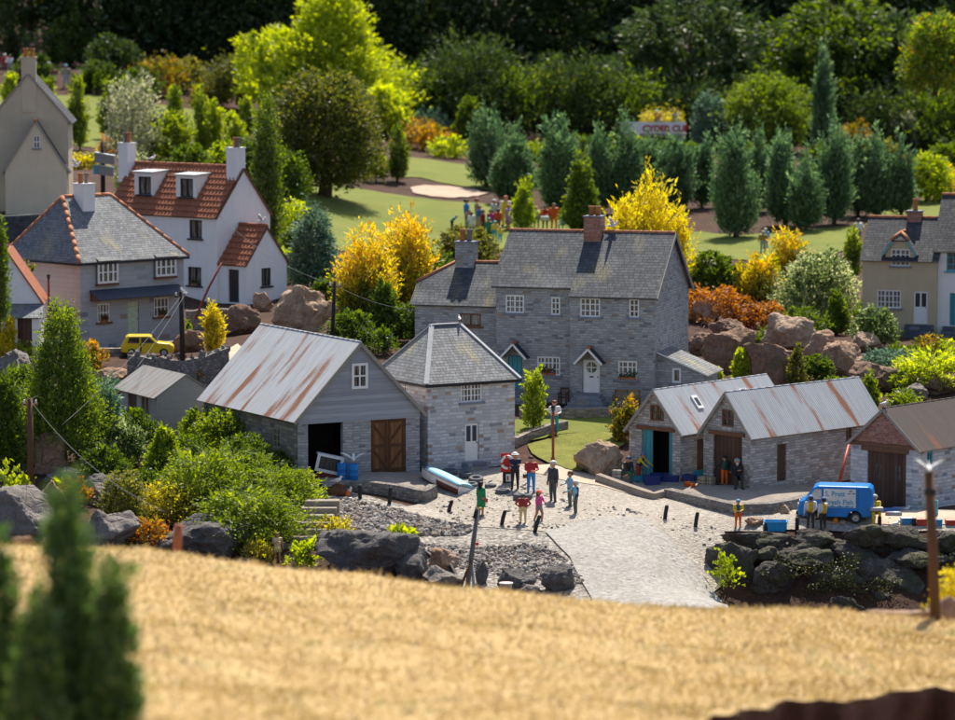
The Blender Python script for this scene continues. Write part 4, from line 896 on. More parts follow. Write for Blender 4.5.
mb.build('wall', ['blockwork', 'pinkblock'], b.root)
r, f = hip_roof(b.root, HW, HL, HH, 2.92, 1.25, 2.85, 'slate_light', 'terracotta', .2, .07, .1, 4.2); f.build('gutter', 'slate_dark', r)
for q in (u1_, u2_):
    mb = MB(); bow = .22
    mb.box(q[0] - .03, q[1] + .03, -bow, -.003, q[2] - .12, q[2] - .02); s = mb.build('bay_base', 'brown_frame', b.root)
    w_ = window(b.root, (Vector((0, -bow + .05, 0)), ax[1], ax[2]), q, 4, 2, bar=.06, groups=(1, 2, 3), edge=.1, rec=.0, sill=False)
    k = MB()
    for u in (q[0], q[1] - .04): k.box(u, u + .04, -bow + .06, -.003, q[2], q[3])
    k.slab([(q[0] - .05, -bow - .1, q[3] + .01), (q[1] + .05, -bow - .1, q[3] + .01), (q[1] + .05, .0, q[3] + .18), (q[0] - .05, .0, q[3] + .18)], .04, 0); k.build('bay_roof', 'slate_light', w_)
for q in (l1, l2): window(b.root, ax, q, 4, 2, 'white', 'brown_frame', rec=.05, bar=.05, box=.42)
door(b.root, ax, dd, 'palegreen', .05, panels=True)
a0, a1 = b.fr(90, 297, -.05)[0], b.fr(179, 287, -.05)[0]; zt = b.fr(134, 288, 0)[1]; k = MB()
k.slab([(a0, -.75, zt - .42), (a1, -.75, zt - .42), (a1, -.004, zt), (a0, -.004, zt)], .05); aw = k.build('awning', paint((.05, .06, .085), .7), b.root)
k = MB()
for u in (a0 + .05, a1 - .1): k.add([(u, -.7, zt - .42), (u, -.004, zt - .02), (u, -.004, zt - .42)], [(0, 1, 2)]); k.bar((u, -.7, zt - .45), (u, -.01, zt - .45), .06)
k.build('awning_bracket', 'brown_frame', aw)
cu, cv = 1.75, 2.35; chimney(b.root, cu + .5, cv + .1, HH + 1.6, HH + 3.55, .75, .75, 'white_wall', [(-.2, MAT['pots'], .13), (.17, MAT['pot_grey'], .12)], 'white_wall', .55)
HIP = b
# ---- 8 white outbuilding at the left edge
b = House('white_outbuilding', 'white gabled outbuilding with brown door at the left frame edge', 'outbuilding', 41, 352, 167, 4)
u0 = -5.6; zt = b.fr(5, 252)[1]; HE = b.fr(47.5, 303)[1] + .1; mid = b.fr(7, 300)[0]; odr = b.frect((17.5, 317.5, 32, 350.5), -.9); mb = MB(); lo = 2 * mid
mb.panel([(lo, -.3), (0, -.3), (0, HE), (mid, zt), (lo, HE)], [], Vector(), Vector((1, 0, 0)), Z3, Vector((0, -1, 0)))
mb.panel([(lo, -.3), (0, -.3), (0, HE), (mid, zt), (lo, HE)], [], Vector((0, 4, 0)), Vector((1, 0, 0)), Z3, Vector((0, 1, 0)))
for u in (lo, 0): mb.panel([(0, -.3), (4, -.3), (4, HE), (0, HE)], [], Vector((u, 0, 0)), Vector((0, 1, 0)), Z3, Vector((1 if u == 0 else -1, 0, 0)))
hl = b.fr(30, 318, -.9)[1]
mb.panel([(lo, -.3), (-.02, -.3), (-.02, hl), (lo, hl)], [odr], Vector((0, -.9, 0)), Vector((1, 0, 0)), Z3, Vector((0, -1, 0)))
mb.add([(-.02, -.9, -.3), (-.02, 0, -.3), (-.02, 0, hl + .3), (-.02, -.9, hl)], [(0, 1, 2, 3)])
mb.build('wall', 'white_wall', b.root); k = MB()
k.slab([(lo - .1, -1.05, hl - .02), (.15, -1.05, hl - .02), (.15, -.004, hl + .55), (lo - .1, -.004, hl + .55)], .05); k.build('lean_to_roof', 'slate_light', b.root)
k = MB(); sl = (zt - HE) / (-mid)
for a in (.12, lo - .12):
    q = [(a, -.1, HE - .12 * sl), (a, 4.1, HE - .12 * sl), (mid, 4.1, zt), (mid, -.1, zt)]; q = [Vector(p) for p in q]
    k.slab(q if newell(q).z > 0 else q[::-1], .07)
k.build('roof', 'pantile', b.root); door(b.root, (Vector((0, -.9, 0)), ax[1], ax[2]), odr, 'dark_door', .05)
# ---- 9 shed
b = House('shed', 'small grey block shed with weathered felt roof behind green bushes', 'shed', 157, 432, 148, 28)
SW, SL, SH, SR = 2.56, 4.3, 1.47, .82; mb = MB(); ax = axes('front'); dq, wq, wq2 = b.srect((128, 392.5, 136.8, 427), 0), b.srect((141, 395.5, 150, 416), 0), b.srect((117.2, 389.5, 121.3, 404), 0)
mb.panel([(0, -.2), (SW, -.2), (SW, SH), (SW / 2, SH + SR), (0, SH)], [], Vector(), Vector((1, 0, 0)), Z3, Vector((0, -1, 0)))
mb.panel([(0, -.2), (SL, -.2), (SL, SH), (0, SH)], [dq, wq, wq2], Vector(), Vector((0, 1, 0)), Z3, Vector((-1, 0, 0)))
mb.panel([(0, -.2), (SL, -.2), (SL, SH), (0, SH)], [], Vector((SW, 0, 0)), Vector((0, 1, 0)), Z3, Vector((1, 0, 0)))
mb.panel([(0, -.2), (SW, -.2), (SW, SH), (SW / 2, SH + SR), (0, SH)], [], Vector((0, SL, 0)), Vector((1, 0, 0)), Z3, Vector((0, 1, 0)))
mb.build('wall', 'shedblock', b.root); roof_gable(b.root, SW, SL, SH, SR, 'felt', 'v', .16, .1, .04)
door(b.root, axes('left'), dq, 'dark_door', .06)
for q in (wq, wq2): window(b.root, axes('left'), q, 2, 1, 'crate', 'crate', rec=.02, edge=.08, sill=False)
# ---- 10 tall cream house
b = House('cream_house', 'tall cream gabled house with big chimney and small window at upper left', 'house', 5.5, 209, 204, 4)
r = b.frect((5.5, 171, 67, 209)); WW_ = r[1]; wt = b.fr(36.5, 122)[1]; he = b.fr(68, 170)[1]; wn = b.frect((34, 136, 39.5, 148)); mb = MB()
mb.panel([(0, -1), (WW_, -1), (WW_, he), (WW_ / 2, wt), (0, he)], [wn], Vector(), Vector((1, 0, 0)), Z3, Vector((0, -1, 0)))
for u, s in ((0, -1), (WW_, 1)): mb.panel([(0, -1), (1.3, -1), (1.3, he), (0, he)], [], Vector((u, 0, 0)), Vector((0, 1, 0)), Z3, Vector((s, 0, 0)))
mb.build('porch_wall', 'porch_wall', b.root); sl = (wt - he) / (WW_ / 2); k = MB()
for a in (-.15, WW_ + .15):
    q = [Vector(p) for p in ((a, -.1, he - .15 * sl), (a, 1.29, he - .15 * sl), (WW_ / 2, 1.29, wt), (WW_ / 2, -.1, wt))]; k.slab(q if newell(q).z > 0 else q[::-1], .09, 0, 1)
pr_ = k.build('porch_roof', ['slate_dark', 'fascia'], b.root); k = MB(); k.tube([(WW_ / 2, -.12, wt + .1), (WW_ / 2, 1.25, wt + .1)], .09, 10); k.build('ridge', 'terracotta', pr_)
v = 1.3; m0, m1 = b.fr(-12, 150, v)[0], b.fr(68.3, 150, v)[0]; mm = b.fr(28, 80, v)[0]; m0 = 2 * mm - m1; zt = b.fr(28, 75, v)[1]; hh = b.fr(72, 122.5, v)[1] + .1; mb = MB()
mb.panel([(m0, -1), (m1, -1), (m1, hh), (mm, zt), (m0, hh)], [], Vector((0, v, 0)), Vector((1, 0, 0)), Z3, Vector((0, -1, 0)))
mb.panel([(m0, -1), (m1, -1), (m1, hh), (mm, zt), (m0, hh)], [], Vector((0, v + 6, 0)), Vector((1, 0, 0)), Z3, Vector((0, 1, 0)))
for u, s in ((m0, -1), (m1, 1)): mb.panel([(v, -1), (v + 6, -1), (v + 6, hh), (v, hh)], [], Vector((u, 0, 0)), Vector((0, 1, 0)), Z3, Vector((s, 0, 0)))
mb.build('wall', 'cream_wall', b.root); sl = (zt - hh) / (m1 - mm); k = MB()
for a in (m0 - .2, m1 + .2):
    q = [Vector(p) for p in ((a, v - .1, hh - .2 * sl), (a, v + 6.1, hh - .2 * sl), (mm, v + 6.1, zt), (mm, v - .1, zt))]; k.slab(q if newell(q).z > 0 else q[::-1], .1, 0, 1)
k.build('roof', ['slate_dark', 'fascia'], b.root)
cz = b.fr(28, 58, v)[1]; cx = b.fr(28.6, 70, v)[0]; chimney(b.root, cx, v + .25, hh + .5, cz, .84, .62, 'cream_wall', [(-.17, MAT['pots'], .14), (.2, MAT['pots'], .14)], 'cream_wall', .55)
window(b.root, ax, wn, 2, 2, 'white', 'greystep', bar=.06, pane='pane_dark', edge=.03, rec=.03)
# ------------------------------------------------------------------ rocks
def rockmat(name, stops, lichen=(.45, .42, .36), la=.25, moss=0.0):
    m = NT(name); v = m.coord('Object'); a = m.noise(v, 1.6, 8, .68, dist=.4); b = m.noise(v, 9, 6, .7)
    c = m.ramp(m.math('ADD', m.math('MULTIPLY', a, .6), m.math('MULTIPLY', b, .4)), stops)
    c = m.mix(m.math('MULTIPLY', m.ramp(m.noise(v, 4, 5, .7), [(.55, (0,) * 3), (.68, (1,) * 3)]), la), c, lichen)
    if moss: c = m.mix(m.math('MULTIPLY', m.ramp(m.noise(v, .9, 5, .6), [(.5, (0,) * 3), (.62, (1,) * 3)]), moss), c, (.055, .075, .012))
    cr = m.vor(v, 1.5, feature='DISTANCE_TO_EDGE'); m.base(c); m.rough(.92)
    m.bump(m.math('ADD', m.math('MULTIPLY', a, 2.0), m.math('ADD', b, m.math('MULTIPLY', m.math('MINIMUM', cr, .08), 5))), 1, .14); return m.m
RM = {'grey': rockmat('grey_rock', [(.3, (.15, .13, .12)), (.5, (.28, .25, .225)), (.68, (.42, .37, .33))]),
      'dark': rockmat('dark_basalt_rock', [(.3, (.07, .067, .066)), (.5, (.15, .14, .135)), (.7, (.26, .24, .23))], la=.35),
      'red': rockmat('reddish_rock', [(.3, (0.238, 0.122, 0.077)), (.5, (0.488, 0.305, 0.204)), (.68, (0.686, 0.500, 0.363))], la=.4),
      'redgrey': rockmat('mossy_reddish_rock', [(.3, (0.145, 0.085, 0.061)), (.5, (0.343, 0.207, 0.143)), (.7, (0.568, 0.403, 0.286))], la=.4, moss=.5),
      'pale': rockmat('pale_crusted_rock', [(.3, (0.224, 0.140, 0.094)), (.5, (0.528, 0.366, 0.248)), (.68, (0.750, 0.610, 0.451))], (.6, .56, .5), .5),
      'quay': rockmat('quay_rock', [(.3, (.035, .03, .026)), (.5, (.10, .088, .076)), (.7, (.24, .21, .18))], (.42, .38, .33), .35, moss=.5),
      'net': rockmat('brown_netting', [(.3, (.12, .05, .025)), (.6, (.24, .11, .05))], la=.1)}
def _sphere(sub=4):
    bm = bmesh.new(); bmesh.ops.create_icosphere(bm, subdivisions=sub, radius=1); v = [x.co.copy() for x in bm.verts]; f = [[q.index for q in p.verts] for p in bm.faces]; bm.free(); return v, f
ICO4, ICO3, ICO1 = _sphere(5), _sphere(3), _sphere(1)
def rock_verts(V, seed, blocky=2.6, rough=.26):
    out = []; s = Vector((seed * 7.3, seed * 3.1, seed * 1.7))
    pl = [(Vector((random.gauss(0, 1), random.gauss(0, 1), random.gauss(0, .8))).normalized(), random.uniform(.5, .88)) for _ in range(15)]
    for p in V:
        n = (abs(p.x) ** blocky + abs(p.y) ** blocky + abs(p.z) ** blocky) ** (1 / blocky); q = p / n
        for a, d in pl:
            k = q.dot(a) - d
            if k > 0: q = q - a * k * .97
        r = 1 + rough * noise.fractal(q * 1.1 + s, .9, 2.1, 6, noise_basis='PERLIN_ORIGINAL') - .1 * abs(noise.noise(q * 3.4 + s)) - .05 * abs(noise.noise(q * 8 + s))
        out.append(q * r)
    return out
def rock(px, py, w, h, kind, label, name='boulder', depth=.8, yaw=0, seed=None, d=None, blocky=2.6, cat='rock', group=None, sink=.3):
    seed = seed if seed is not None else random.randint(1, 999); random.seed(seed)
    p = W(px, py, d) if d else hit(px, py); s = px_m(p); sx, sz = w * s / 2 / .86, h * s / (2 * .86 * (1 - sink / 2))
    V = rock_verts(ICO4[0], seed, blocky); M = Matrix.Diagonal((sx, sx * depth, sz, 1)); mb = MB(); mb.add([M @ v for v in V], ICO4[1], 0, True)
    o = mb.build(name, RM[kind], uv=False); o.location = p + Vector((0, sx * depth * .6, sz * (1 - sink) * .86)); o.rotation_euler = (0, 0, R(yaw)); return tag(o, label, cat, group)
ROCKS = [(301, 333, 66, 44, 'pale', 'large pale crusted boulder just below the white house porch'), (262, 312, 24, 19, 'red', 'small reddish boulder between white house wall and pale boulder'),
 (240, 335, 46, 26, 'redgrey', 'low brown boulder behind the barn roof ridge'),
 (706, 325, 34, 24, 'red', 'square reddish rock beneath the orange dead juniper beside the stone house'), (733, 345, 44, 24, 'redgrey', 'flat mossy rock above the lean-to roof'),
 (728, 372, 60, 40, 'redgrey', 'big brown mossy rock behind the boathouse roof'), (790, 355, 54, 36, 'pale', 'pale topped boulder highest on the rocky bank'),
 (772, 392, 60, 52, 'redgrey', 'tall dark brown rock face under the pale topped boulder'), (842, 378, 50, 36, 'red', 'rounded reddish boulder below the cream cottage shrub'), (882, 392, 52, 30, 'redgrey', 'brown rock under the green spreading juniper at right'),
 (912, 402, 28, 19, 'grey', 'grey rough rock above the brick gabled boathouse roof'), (940, 395, 44, 26, 'redgrey', 'dark rock under the yellow spreading conifer'),
 (598, 478, 57, 35, 'pale', 'large brown and pale boulder at the foot of the green mound'), 
 (47, 475, 42, 38, 'red', 'pinkish grey boulder behind the left wooden post'), (48, 523, 46, 42, 'red', 'pointed reddish boulder below the left wooden post'), (70, 490, 48, 24, 'grey', 'flat grey rock behind the pointed reddish boulder'),
 (97, 505, 42, 32, 'grey', 'pale grey slab rock right of the pointed boulder'), (18, 545, 88, 48, 'grey', 'long sloping grey slab rock at the left edge'), (105, 553, 62, 40, 'grey', 'grey slab partly hidden by the foreground conifer'),
 (200, 560, 98, 44, 'dark', 'broad dark boulder behind the thin orange stake'), (365, 584, 104, 58, 'dark', 'biggest dark boulder, right of the little stone steps'), (412, 582, 50, 38, 'dark', 'dark boulder right of the biggest dark boulder'),
 (445, 571, 38, 20, 'red', 'flat tan rock beside the black hose'), (440, 590, 42, 20, 'grey', 'grey block under the flat tan rock'), (482, 586, 16, 26, 'dark', 'small dark rock right of the leaning mast'),
 (515, 592, 38, 22, 'dark', 'dark flat ledge rock above the pale bucket'), (560, 594, 44, 25, 'dark', 'angular dark rock at the left edge of the slipway'), (532, 596, 24, 12, 'grey', 'low grey rock between ledge and slipway'),
 (190, 352, 32, 20, 'redgrey', 'rough stone lump at the right end of the drystone wall'), (127, 382, 20, 13, 'red', 'reddish square rock left of the drystone wall'), (104, 388, 38, 17, 'red', 'flat reddish rock below the orange shrub'), (12, 378, 46, 26, 'grey', 'grey rock at left edge below the outbuilding'), (82, 360, 22, 10, 'grey', 'small grey rock under the orange shrub'),
 (724, 577, 18, 26, 'red', 'pinkish upright block at the left end of the quay'), (755, 528, 22, 10, 'red', 'small reddish rubble heap beside the fisherman in orange trousers'), (785, 515, 13, 9, 'pale', 'stack of pale flat stones left of the van'),
 (232, 96, 22, 26, 'red', 'pinkish sunlit rock under the bright lime tree'), (215, 80, 26, 12, 'grey', 'grey rock behind the orange bush on the far lawn'),
 (70, 200, 10, 14, 'grey', 'small pale rock beside the cream house'),
 (704, 356, 38, 22, 'redgrey', 'low brown rock at the foot of the mossy rocks by the lean-to'), (758, 362, 30, 20, 'red', 'small jagged rock left of the pale topped boulder'), (820, 372, 44, 34, 'red', 'jagged reddish rock between the pale topped and rounded boulders'), (866, 352, 40, 20, 'pale', 'pale low rock in front of the cream cottage corner'), (838, 406, 40, 30, 'redgrey', 'brown rock behind the end of the rust streaked roof'), (905, 382, 40, 20, 'red', 'reddish rock below the spreading juniper under the cottage'), (332, 322, 26, 20, 'pale', 'smaller pale rock at the right end of the large crusted boulder')]
for i, (px, py, w_, h_, k, lb) in enumerate(ROCKS): rock(px, py, w_, h_, k, lb, seed=i + 11, yaw=random.Random(i).uniform(-30, 30))
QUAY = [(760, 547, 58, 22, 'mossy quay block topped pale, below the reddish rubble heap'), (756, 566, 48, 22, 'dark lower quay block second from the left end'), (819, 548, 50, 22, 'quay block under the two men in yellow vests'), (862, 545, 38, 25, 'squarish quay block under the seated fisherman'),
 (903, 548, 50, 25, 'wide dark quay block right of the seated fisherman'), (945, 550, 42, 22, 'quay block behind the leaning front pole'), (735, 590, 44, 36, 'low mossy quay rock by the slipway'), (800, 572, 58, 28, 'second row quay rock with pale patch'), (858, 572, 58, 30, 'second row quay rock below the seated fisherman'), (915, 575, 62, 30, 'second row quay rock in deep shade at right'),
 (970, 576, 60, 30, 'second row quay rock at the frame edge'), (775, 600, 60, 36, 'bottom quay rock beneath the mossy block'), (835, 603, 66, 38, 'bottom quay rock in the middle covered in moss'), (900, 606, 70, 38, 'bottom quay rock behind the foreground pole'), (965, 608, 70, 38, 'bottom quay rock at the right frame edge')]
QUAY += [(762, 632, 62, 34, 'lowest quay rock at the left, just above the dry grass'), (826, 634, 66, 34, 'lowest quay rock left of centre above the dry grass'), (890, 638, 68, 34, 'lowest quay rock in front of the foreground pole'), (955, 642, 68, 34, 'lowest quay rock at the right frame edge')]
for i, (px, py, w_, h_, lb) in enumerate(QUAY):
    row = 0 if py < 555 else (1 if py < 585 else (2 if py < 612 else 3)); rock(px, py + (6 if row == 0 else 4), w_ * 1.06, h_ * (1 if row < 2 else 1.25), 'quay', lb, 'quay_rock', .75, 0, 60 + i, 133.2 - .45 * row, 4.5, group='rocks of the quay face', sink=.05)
# pebbles (nobody could count them): small stones scattered on the shore
def in_poly(x, y, P):
    c = False
    for i in range(len(P)):
        (x0, y0), (x1, y1) = P[i], P[i - 1]
        if (y0 > y) != (y1 > y) and x < (x1 - x0) * (y - y0) / (y1 - y0) + x0: c = not c
    return c
def scatter(poly, n):
    P = [tuple(hit(*p).xy) for p in poly]; x0, x1 = min(p[0] for p in P), max(p[0] for p in P); y0, y1 = min(p[1] for p in P), max(p[1] for p in P); out = []
    while len(out) < n:
        x, y = random.uniform(x0, x1), random.uniform(y0, y1)
        if in_poly(x, y, P): out.append((x, y))
    z = gz(out); return [Vector((a, b, c)) for (a, b), c in zip(out, z)]
def pebble_bank(name, label, polys, mats):
    mb = MB()
    for poly, n, r0, r1 in polys:
        for p in scatter(poly, n):
            r = random.uniform(r0, r1) * (1 if random.random() < .8 else 1.5); M = Matrix.Translation(p + Vector((0, 0, r * .3))) @ Matrix.Rotation(random.uniform(0, 6), 4, Vector((random.random(), random.random(), 1)).normalized()) @ Matrix.Diagonal((r, r * random.uniform(.6, 1), r * random.uniform(.5, .8), 1))
            mb.add([M @ (v * random.uniform(.85, 1.15)) for v in ICO1[0]], ICO1[1], random.randrange(len(mats)), False)
    o = mb.build(name, mats, uv=False); return tag(o, label, 'pebbles', None, 'stuff')
PB = [paint((.19, .17, .155), .9, .3), paint((.26, .235, .215), .9, .2), paint((.11, .1, .095), .9, .3), paint((.22, .17, .135), .9, .2), paint((.36, .33, .305), .9, .15)]
pebble_bank('pebbles', 'grey pebbles covering the bank below the barn and the shore left of the slipway', [([(318, 497), (345, 500), (400, 512), (440, 522), (475, 529), (462, 537), (400, 535), (360, 540), (330, 530), (318, 512)], 3400, .05, .125), ([(420, 545), (470, 548), (540, 545), (570, 562), (585, 585), (540, 580), (470, 572), (430, 562)], 2200, .04, .1)], PB)
pebble_bank('loose_gravel', 'scattered gravel lying on the yard around the little figures', [([(430, 485), (470, 480), (520, 482), (560, 500), (640, 512), (720, 530), (700, 555), (640, 515), (560, 530), (480, 528), (440, 520)], 1500, .035, .075), ([(330, 505), (420, 515), (420, 522), (330, 515)], 200, .03, .07), ([(560, 528), (640, 522), (690, 562), (720, 602), (600, 604)], 900, .025, .06), ([(740, 520), (950, 518), (950, 530), (740, 530)], 250, .03, .06)], PB)
# ------------------------------------------------------------------ rubble walls and steps
def wall_strip(name, label, bottom, hgt, th, mat, cat='wall', jag=.0, cope=False, pts=None):
    P = pts or [hit(*p) for p in bottom]; Q = []
    for a, b in zip(P[:-1], P[1:]):
        n = max(1, int((b - a).length / .3)); Q += [a.lerp(b, k / n) for k in range(n)]
    Q.append(P[-1]); mb = MB(); n = len(Q); V = []; hh = hgt if hasattr(hgt, '__len__') else (hgt, hgt)
    for i, p in enumerate(Q):
        t = (Q[min(i + 1, n - 1)] - Q[max(i - 1, 0)]).xy.normalized(); nn = Vector((t.y, -t.x, 0)); h = hh[0] + (hh[1] - hh[0]) * i / (n - 1)
        w1 = noise.noise((p.x * 1.1, p.y, 1)) * .07; h += jag * noise.noise((p.x * 2.2, p.y * 2.2, 4))
        V += [p + nn * (th / 2 + w1) + Z3 * -.4, p + nn * (th / 2 + w1 * .5) + Z3 * (h * .55), p + nn * th * .42 + Z3 * h, p - nn * th * .42 + Z3 * (h + .02), p - nn * th / 2 + Z3 * -.4]
    for i in range(n - 1):
        for k in range(4): a = i * 5 + k; mb.add([V[a], V[a + 5], V[a + 6], V[a + 1]], [(0, 1, 2, 3)])
    for i in (0, n - 1): mb.add(V[i * 5:i * 5 + 5], [(0, 1, 2, 3, 4)])
    o = mb.build(name, mat); tag(o, label, cat)
    if cope:
        k = MB(); random.seed(5)
        for p in Q:
            for _ in range(2):
                c = p + Vector((random.uniform(-.15, .15), random.uniform(-.1, .1), hh[0] + random.uniform(-.05, .16))); r = random.uniform(.14, .24)
                M = Matrix.Translation(c) @ Matrix.Rotation(random.uniform(0, 6), 4, 'Z') @ Matrix.Diagonal((r * random.uniform(.5, .9), r * .8, r * random.uniform(.9, 1.5), 1)); k.add([M @ v for v in rock_verts(ICO1[0], random.randint(1, 99))], ICO1[1], 0, False)
        k.build('coping_stones', RM['grey'], o)
    return o
MAT['rubble'] = stone('cemented_rubble', [(0, (.2, .185, .17)), (.3, (.3, .28, .26)), (.55, (.14, .13, .13)), (.75, (.36, .33, .3)), (.9, (.24, .17, .13))], (.2, .18, .16), bw=.17, bh=.12, mort=.03, bump=1, wob=.12)
MAT['quayback'] = stone('dark_quay_backing', [(0, (.05, .045, .04)), (.4, (.085, .078, .07)), (.8, (.12, .11, .095))], (.04, .036, .032), bw=.7, bh=.35, mort=.03, bump=1, wob=.1)
MAT['concrete'] = ground_mat('rough_concrete', [(.3, (.2, .17, .14)), (.55, (.32, .27, .22)), (.75, (.4, .35, .3))], 1, 6, .7, .05).m
wall_strip('retaining_wall', 'low rubble retaining wall in front of the barn doors', [(345, 489), (372, 491), (400, 496), (424, 503), (433, 498)], (.3, .52), .4, 'rubble')
wall_strip('retaining_wall', 'rubble kerb wall curving in front of the two open gabled boathouses', [(668, 498), (700, 506), (736, 514.5), (770, 514), (800, 509), (850, 497)], (.36, .5), .45, 'rubble')
wall_strip('concrete_kerb', 'low tan concrete kerb beside the seated man at the open boathouse', [(598, 482), (626, 492), (654, 501), (668, 497)], (.32, .3), .3, 'concrete', 'kerb')
wall_strip('edging_wall', 'short brick edging wall above the sandy path beside the stone net loft', [(515, 447), (530, 440), (548, 434), (566, 430)], .38, .3, 'stone_brown')
wall_strip('terrace_wall', 'low stone terrace wall below the steps and bench of the big house', [(520, 420), (560, 419), (600, 418), (640, 418)], .42, .35, 'stone_brown')
wall_strip('drystone_wall', 'drystone wall with jagged coping stones in front of the yellow car', [(130, 387), (146, 389), (170, 391), (205, 388), (226, 380)], 1.4, .5, 'rubble', jag=.2, cope=True)
wall_strip('garden_wall', 'dark garden wall under the white house door', [(186, 330), (215, 328), (250, 326)], .95, .4, 'rubble', jag=.1)
wall_strip('quay_backing', 'dark backing added behind the stacked quay rocks', None, 2.05, .8, 'quayback', pts=[Vector((W(x, 530, 133.9).x, W(x, 530, 133.9).y, -2.95)) for x in (748, 780, 840, 900, 960, 1030)])  # dark backing added to fill the gaps between quay rocks
wall_strip('low_kerb', 'low stone kerb along the front of the hip roofed cottage', [(88, 356), (120, 356), (165, 350), (192, 346)], .36, .35, 'stone_brown', 'kerb')
wall_strip('slate_edged_wall', 'dark slate topped wall below the tall cream house', [(2, 238), (35, 236), (70, 236), (100, 232)], 1.2, .6, 'slate_dark', 'wall')
t = thing('stone_steps', 'flight of narrow stone steps beside the biggest dark boulder', 'steps', hit(308, 549)); s = px_m(t.location)
for i in range(7):
    k = MB(); V = rock_verts([Vector(((i_ & 1) * 2 - 1, ((i_ >> 1) & 1) * 2 - 1, ((i_ >> 2) & 1) * 2 - 1)) * .6 for i_ in range(8)], i, 2, 0)
    hw = .85 - .02 * i; k.box(-hw + .1 * i - .1, hw * .9 + .1 * i - .2, .42 * i, .42 * i + .6, .21 * i - .3, .21 * i + .17); k.build('step', 'concrete', t, bevel=.03)
# ------------------------------------------------------------------ plants
def L_(name, *st, **k): f = k.pop('f', 1.7); LM[name] = leafmat(name + '_leaves', [(q, tuple(min(.8, x * f) for x in c)) for q, c in st], **k)
L_('teal', (.05, (.018, .043, .021)), (.5, (.055, .098, .042)), (.95, (.135, .188, .088)), trans=.45, f=2.0)
L_('bluegreen', (.05, (.025, .055, .035)), (.5, (.07, .12, .075)), (.95, (.16, .23, .16)), trans=.3)
L_('green', (.05, (.026, .044, .007)), (.5, (.072, .105, .016)), (.95, (.17, .205, .035)))
L_('brightgreen', (.05, (.04, .065, .008)), (.5, (.12, .155, .018)), (.95, (.28, .31, .045)))
L_('lime', (.05, (.06, .095, .008)), (.5, (.20, .24, .018)), (.95, (.38, .40, .04)), trans=.62)
L_('goldgreen', (0, (.02, .05, .008)), (.35, (.10, .14, .015)), (.58, (.46, .37, .02)), (.85, (.68, .50, .028)), (1, (.66, .40, .045)), f=1.2)
L_('gold', (.0, (.10, .12, .012)), (.3, (.40, .32, .015)), (.7, (.62, .50, .02)), (1, (.74, .60, .05)), f=1.2)
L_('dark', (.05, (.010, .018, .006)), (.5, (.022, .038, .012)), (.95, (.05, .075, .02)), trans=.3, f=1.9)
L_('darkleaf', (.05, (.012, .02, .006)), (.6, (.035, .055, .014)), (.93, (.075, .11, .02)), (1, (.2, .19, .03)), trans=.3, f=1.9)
L_('purpleflower', (.05, (.012, .02, .008)), (.7, (.035, .055, .014)), (.92, (.10, .13, .02)), (.97, (.10, .06, .2)), (1, (.3, .12, .04)), trans=.3, f=1.9)
L_('autumn', (.05, (.02, .03, .006)), (.4, (.07, .11, .014)), (.7, (.2, .25, .025)), (.85, (.38, .3, .03)), (1, (.5, .07, .03)))
L_('orange', (.05, (.12, .045, .015)), (.5, (.30, .12, .03)), (.95, (.50, .24, .06)), f=1.2)
L_('orangegreen', (.05, (.04, .05, .008)), (.4, (.15, .15, .02)), (.7, (.42, .22, .035)), (1, (.55, .32, .05)), f=1.2)
L_('olive', (.05, (.03, .035, .01)), (.5, (.09, .095, .02)), (.95, (.19, .17, .045)))
L_('bronze', (.05, (.02, .03, .007)), (.5, (.065, .075, .015)), (.85, (.14, .13, .03)), (1, (.22, .13, .05)))
L_('variegated', (.05, (.03, .06, .015)), (.45, (.12, .17, .055)), (.75, (.40, .42, .22)), (1, (.62, .58, .36)), f=1.2)
L_('paleflower', (.05, (.06, .075, .04)), (.5, (.22, .24, .14)), (.95, (.52, .48, .34)), f=1.2)
L_('yellowlow', (.05, (.12, .12, .015)), (.5, (.42, .36, .05)), (.95, (.66, .58, .16)), f=1.2)
L_('redmix', (.05, (.05, .06, .015)), (.4, (.14, .11, .025)), (.7, (.28, .1, .04)), (1, (.5, .36, .08)))
L_('fgconifer', (.05, (.025, .05, .014)), (.5, (.065, .115, .03)), (.95, (.15, .2, .06)), trans=.4)
L_('moss', (.05, (.02, .026, .004)), (.5, (.055, .065, .01)), (.95, (.12, .125, .02)), f=1, trans=.2)
def cone(t): return (1 - t) ** .98 * min(1, .55 + t * 4)
def column(t): return min(1, .6 + t * 2.2) * (1 - t ** 2.2) ** .75
def ovoid(t): return math.sqrt(max(0, 1 - (2 * t - .92) ** 2 / 1.17)) if t < 1 else .05
def dome(t): return math.sqrt(max(0, 1 - t * t)) * (.82 + .18 * min(1, t * 4))
def spire(t): return min(1, .5 + t * 2.4) * (1 - t) ** .85
def flame(t): return min(1, .5 + t * 2) * (1 - t) ** .55
def hemlock(t): return (.85 + .15 * math.sin(t * 19)) * (1 - t ** 3) ** .6
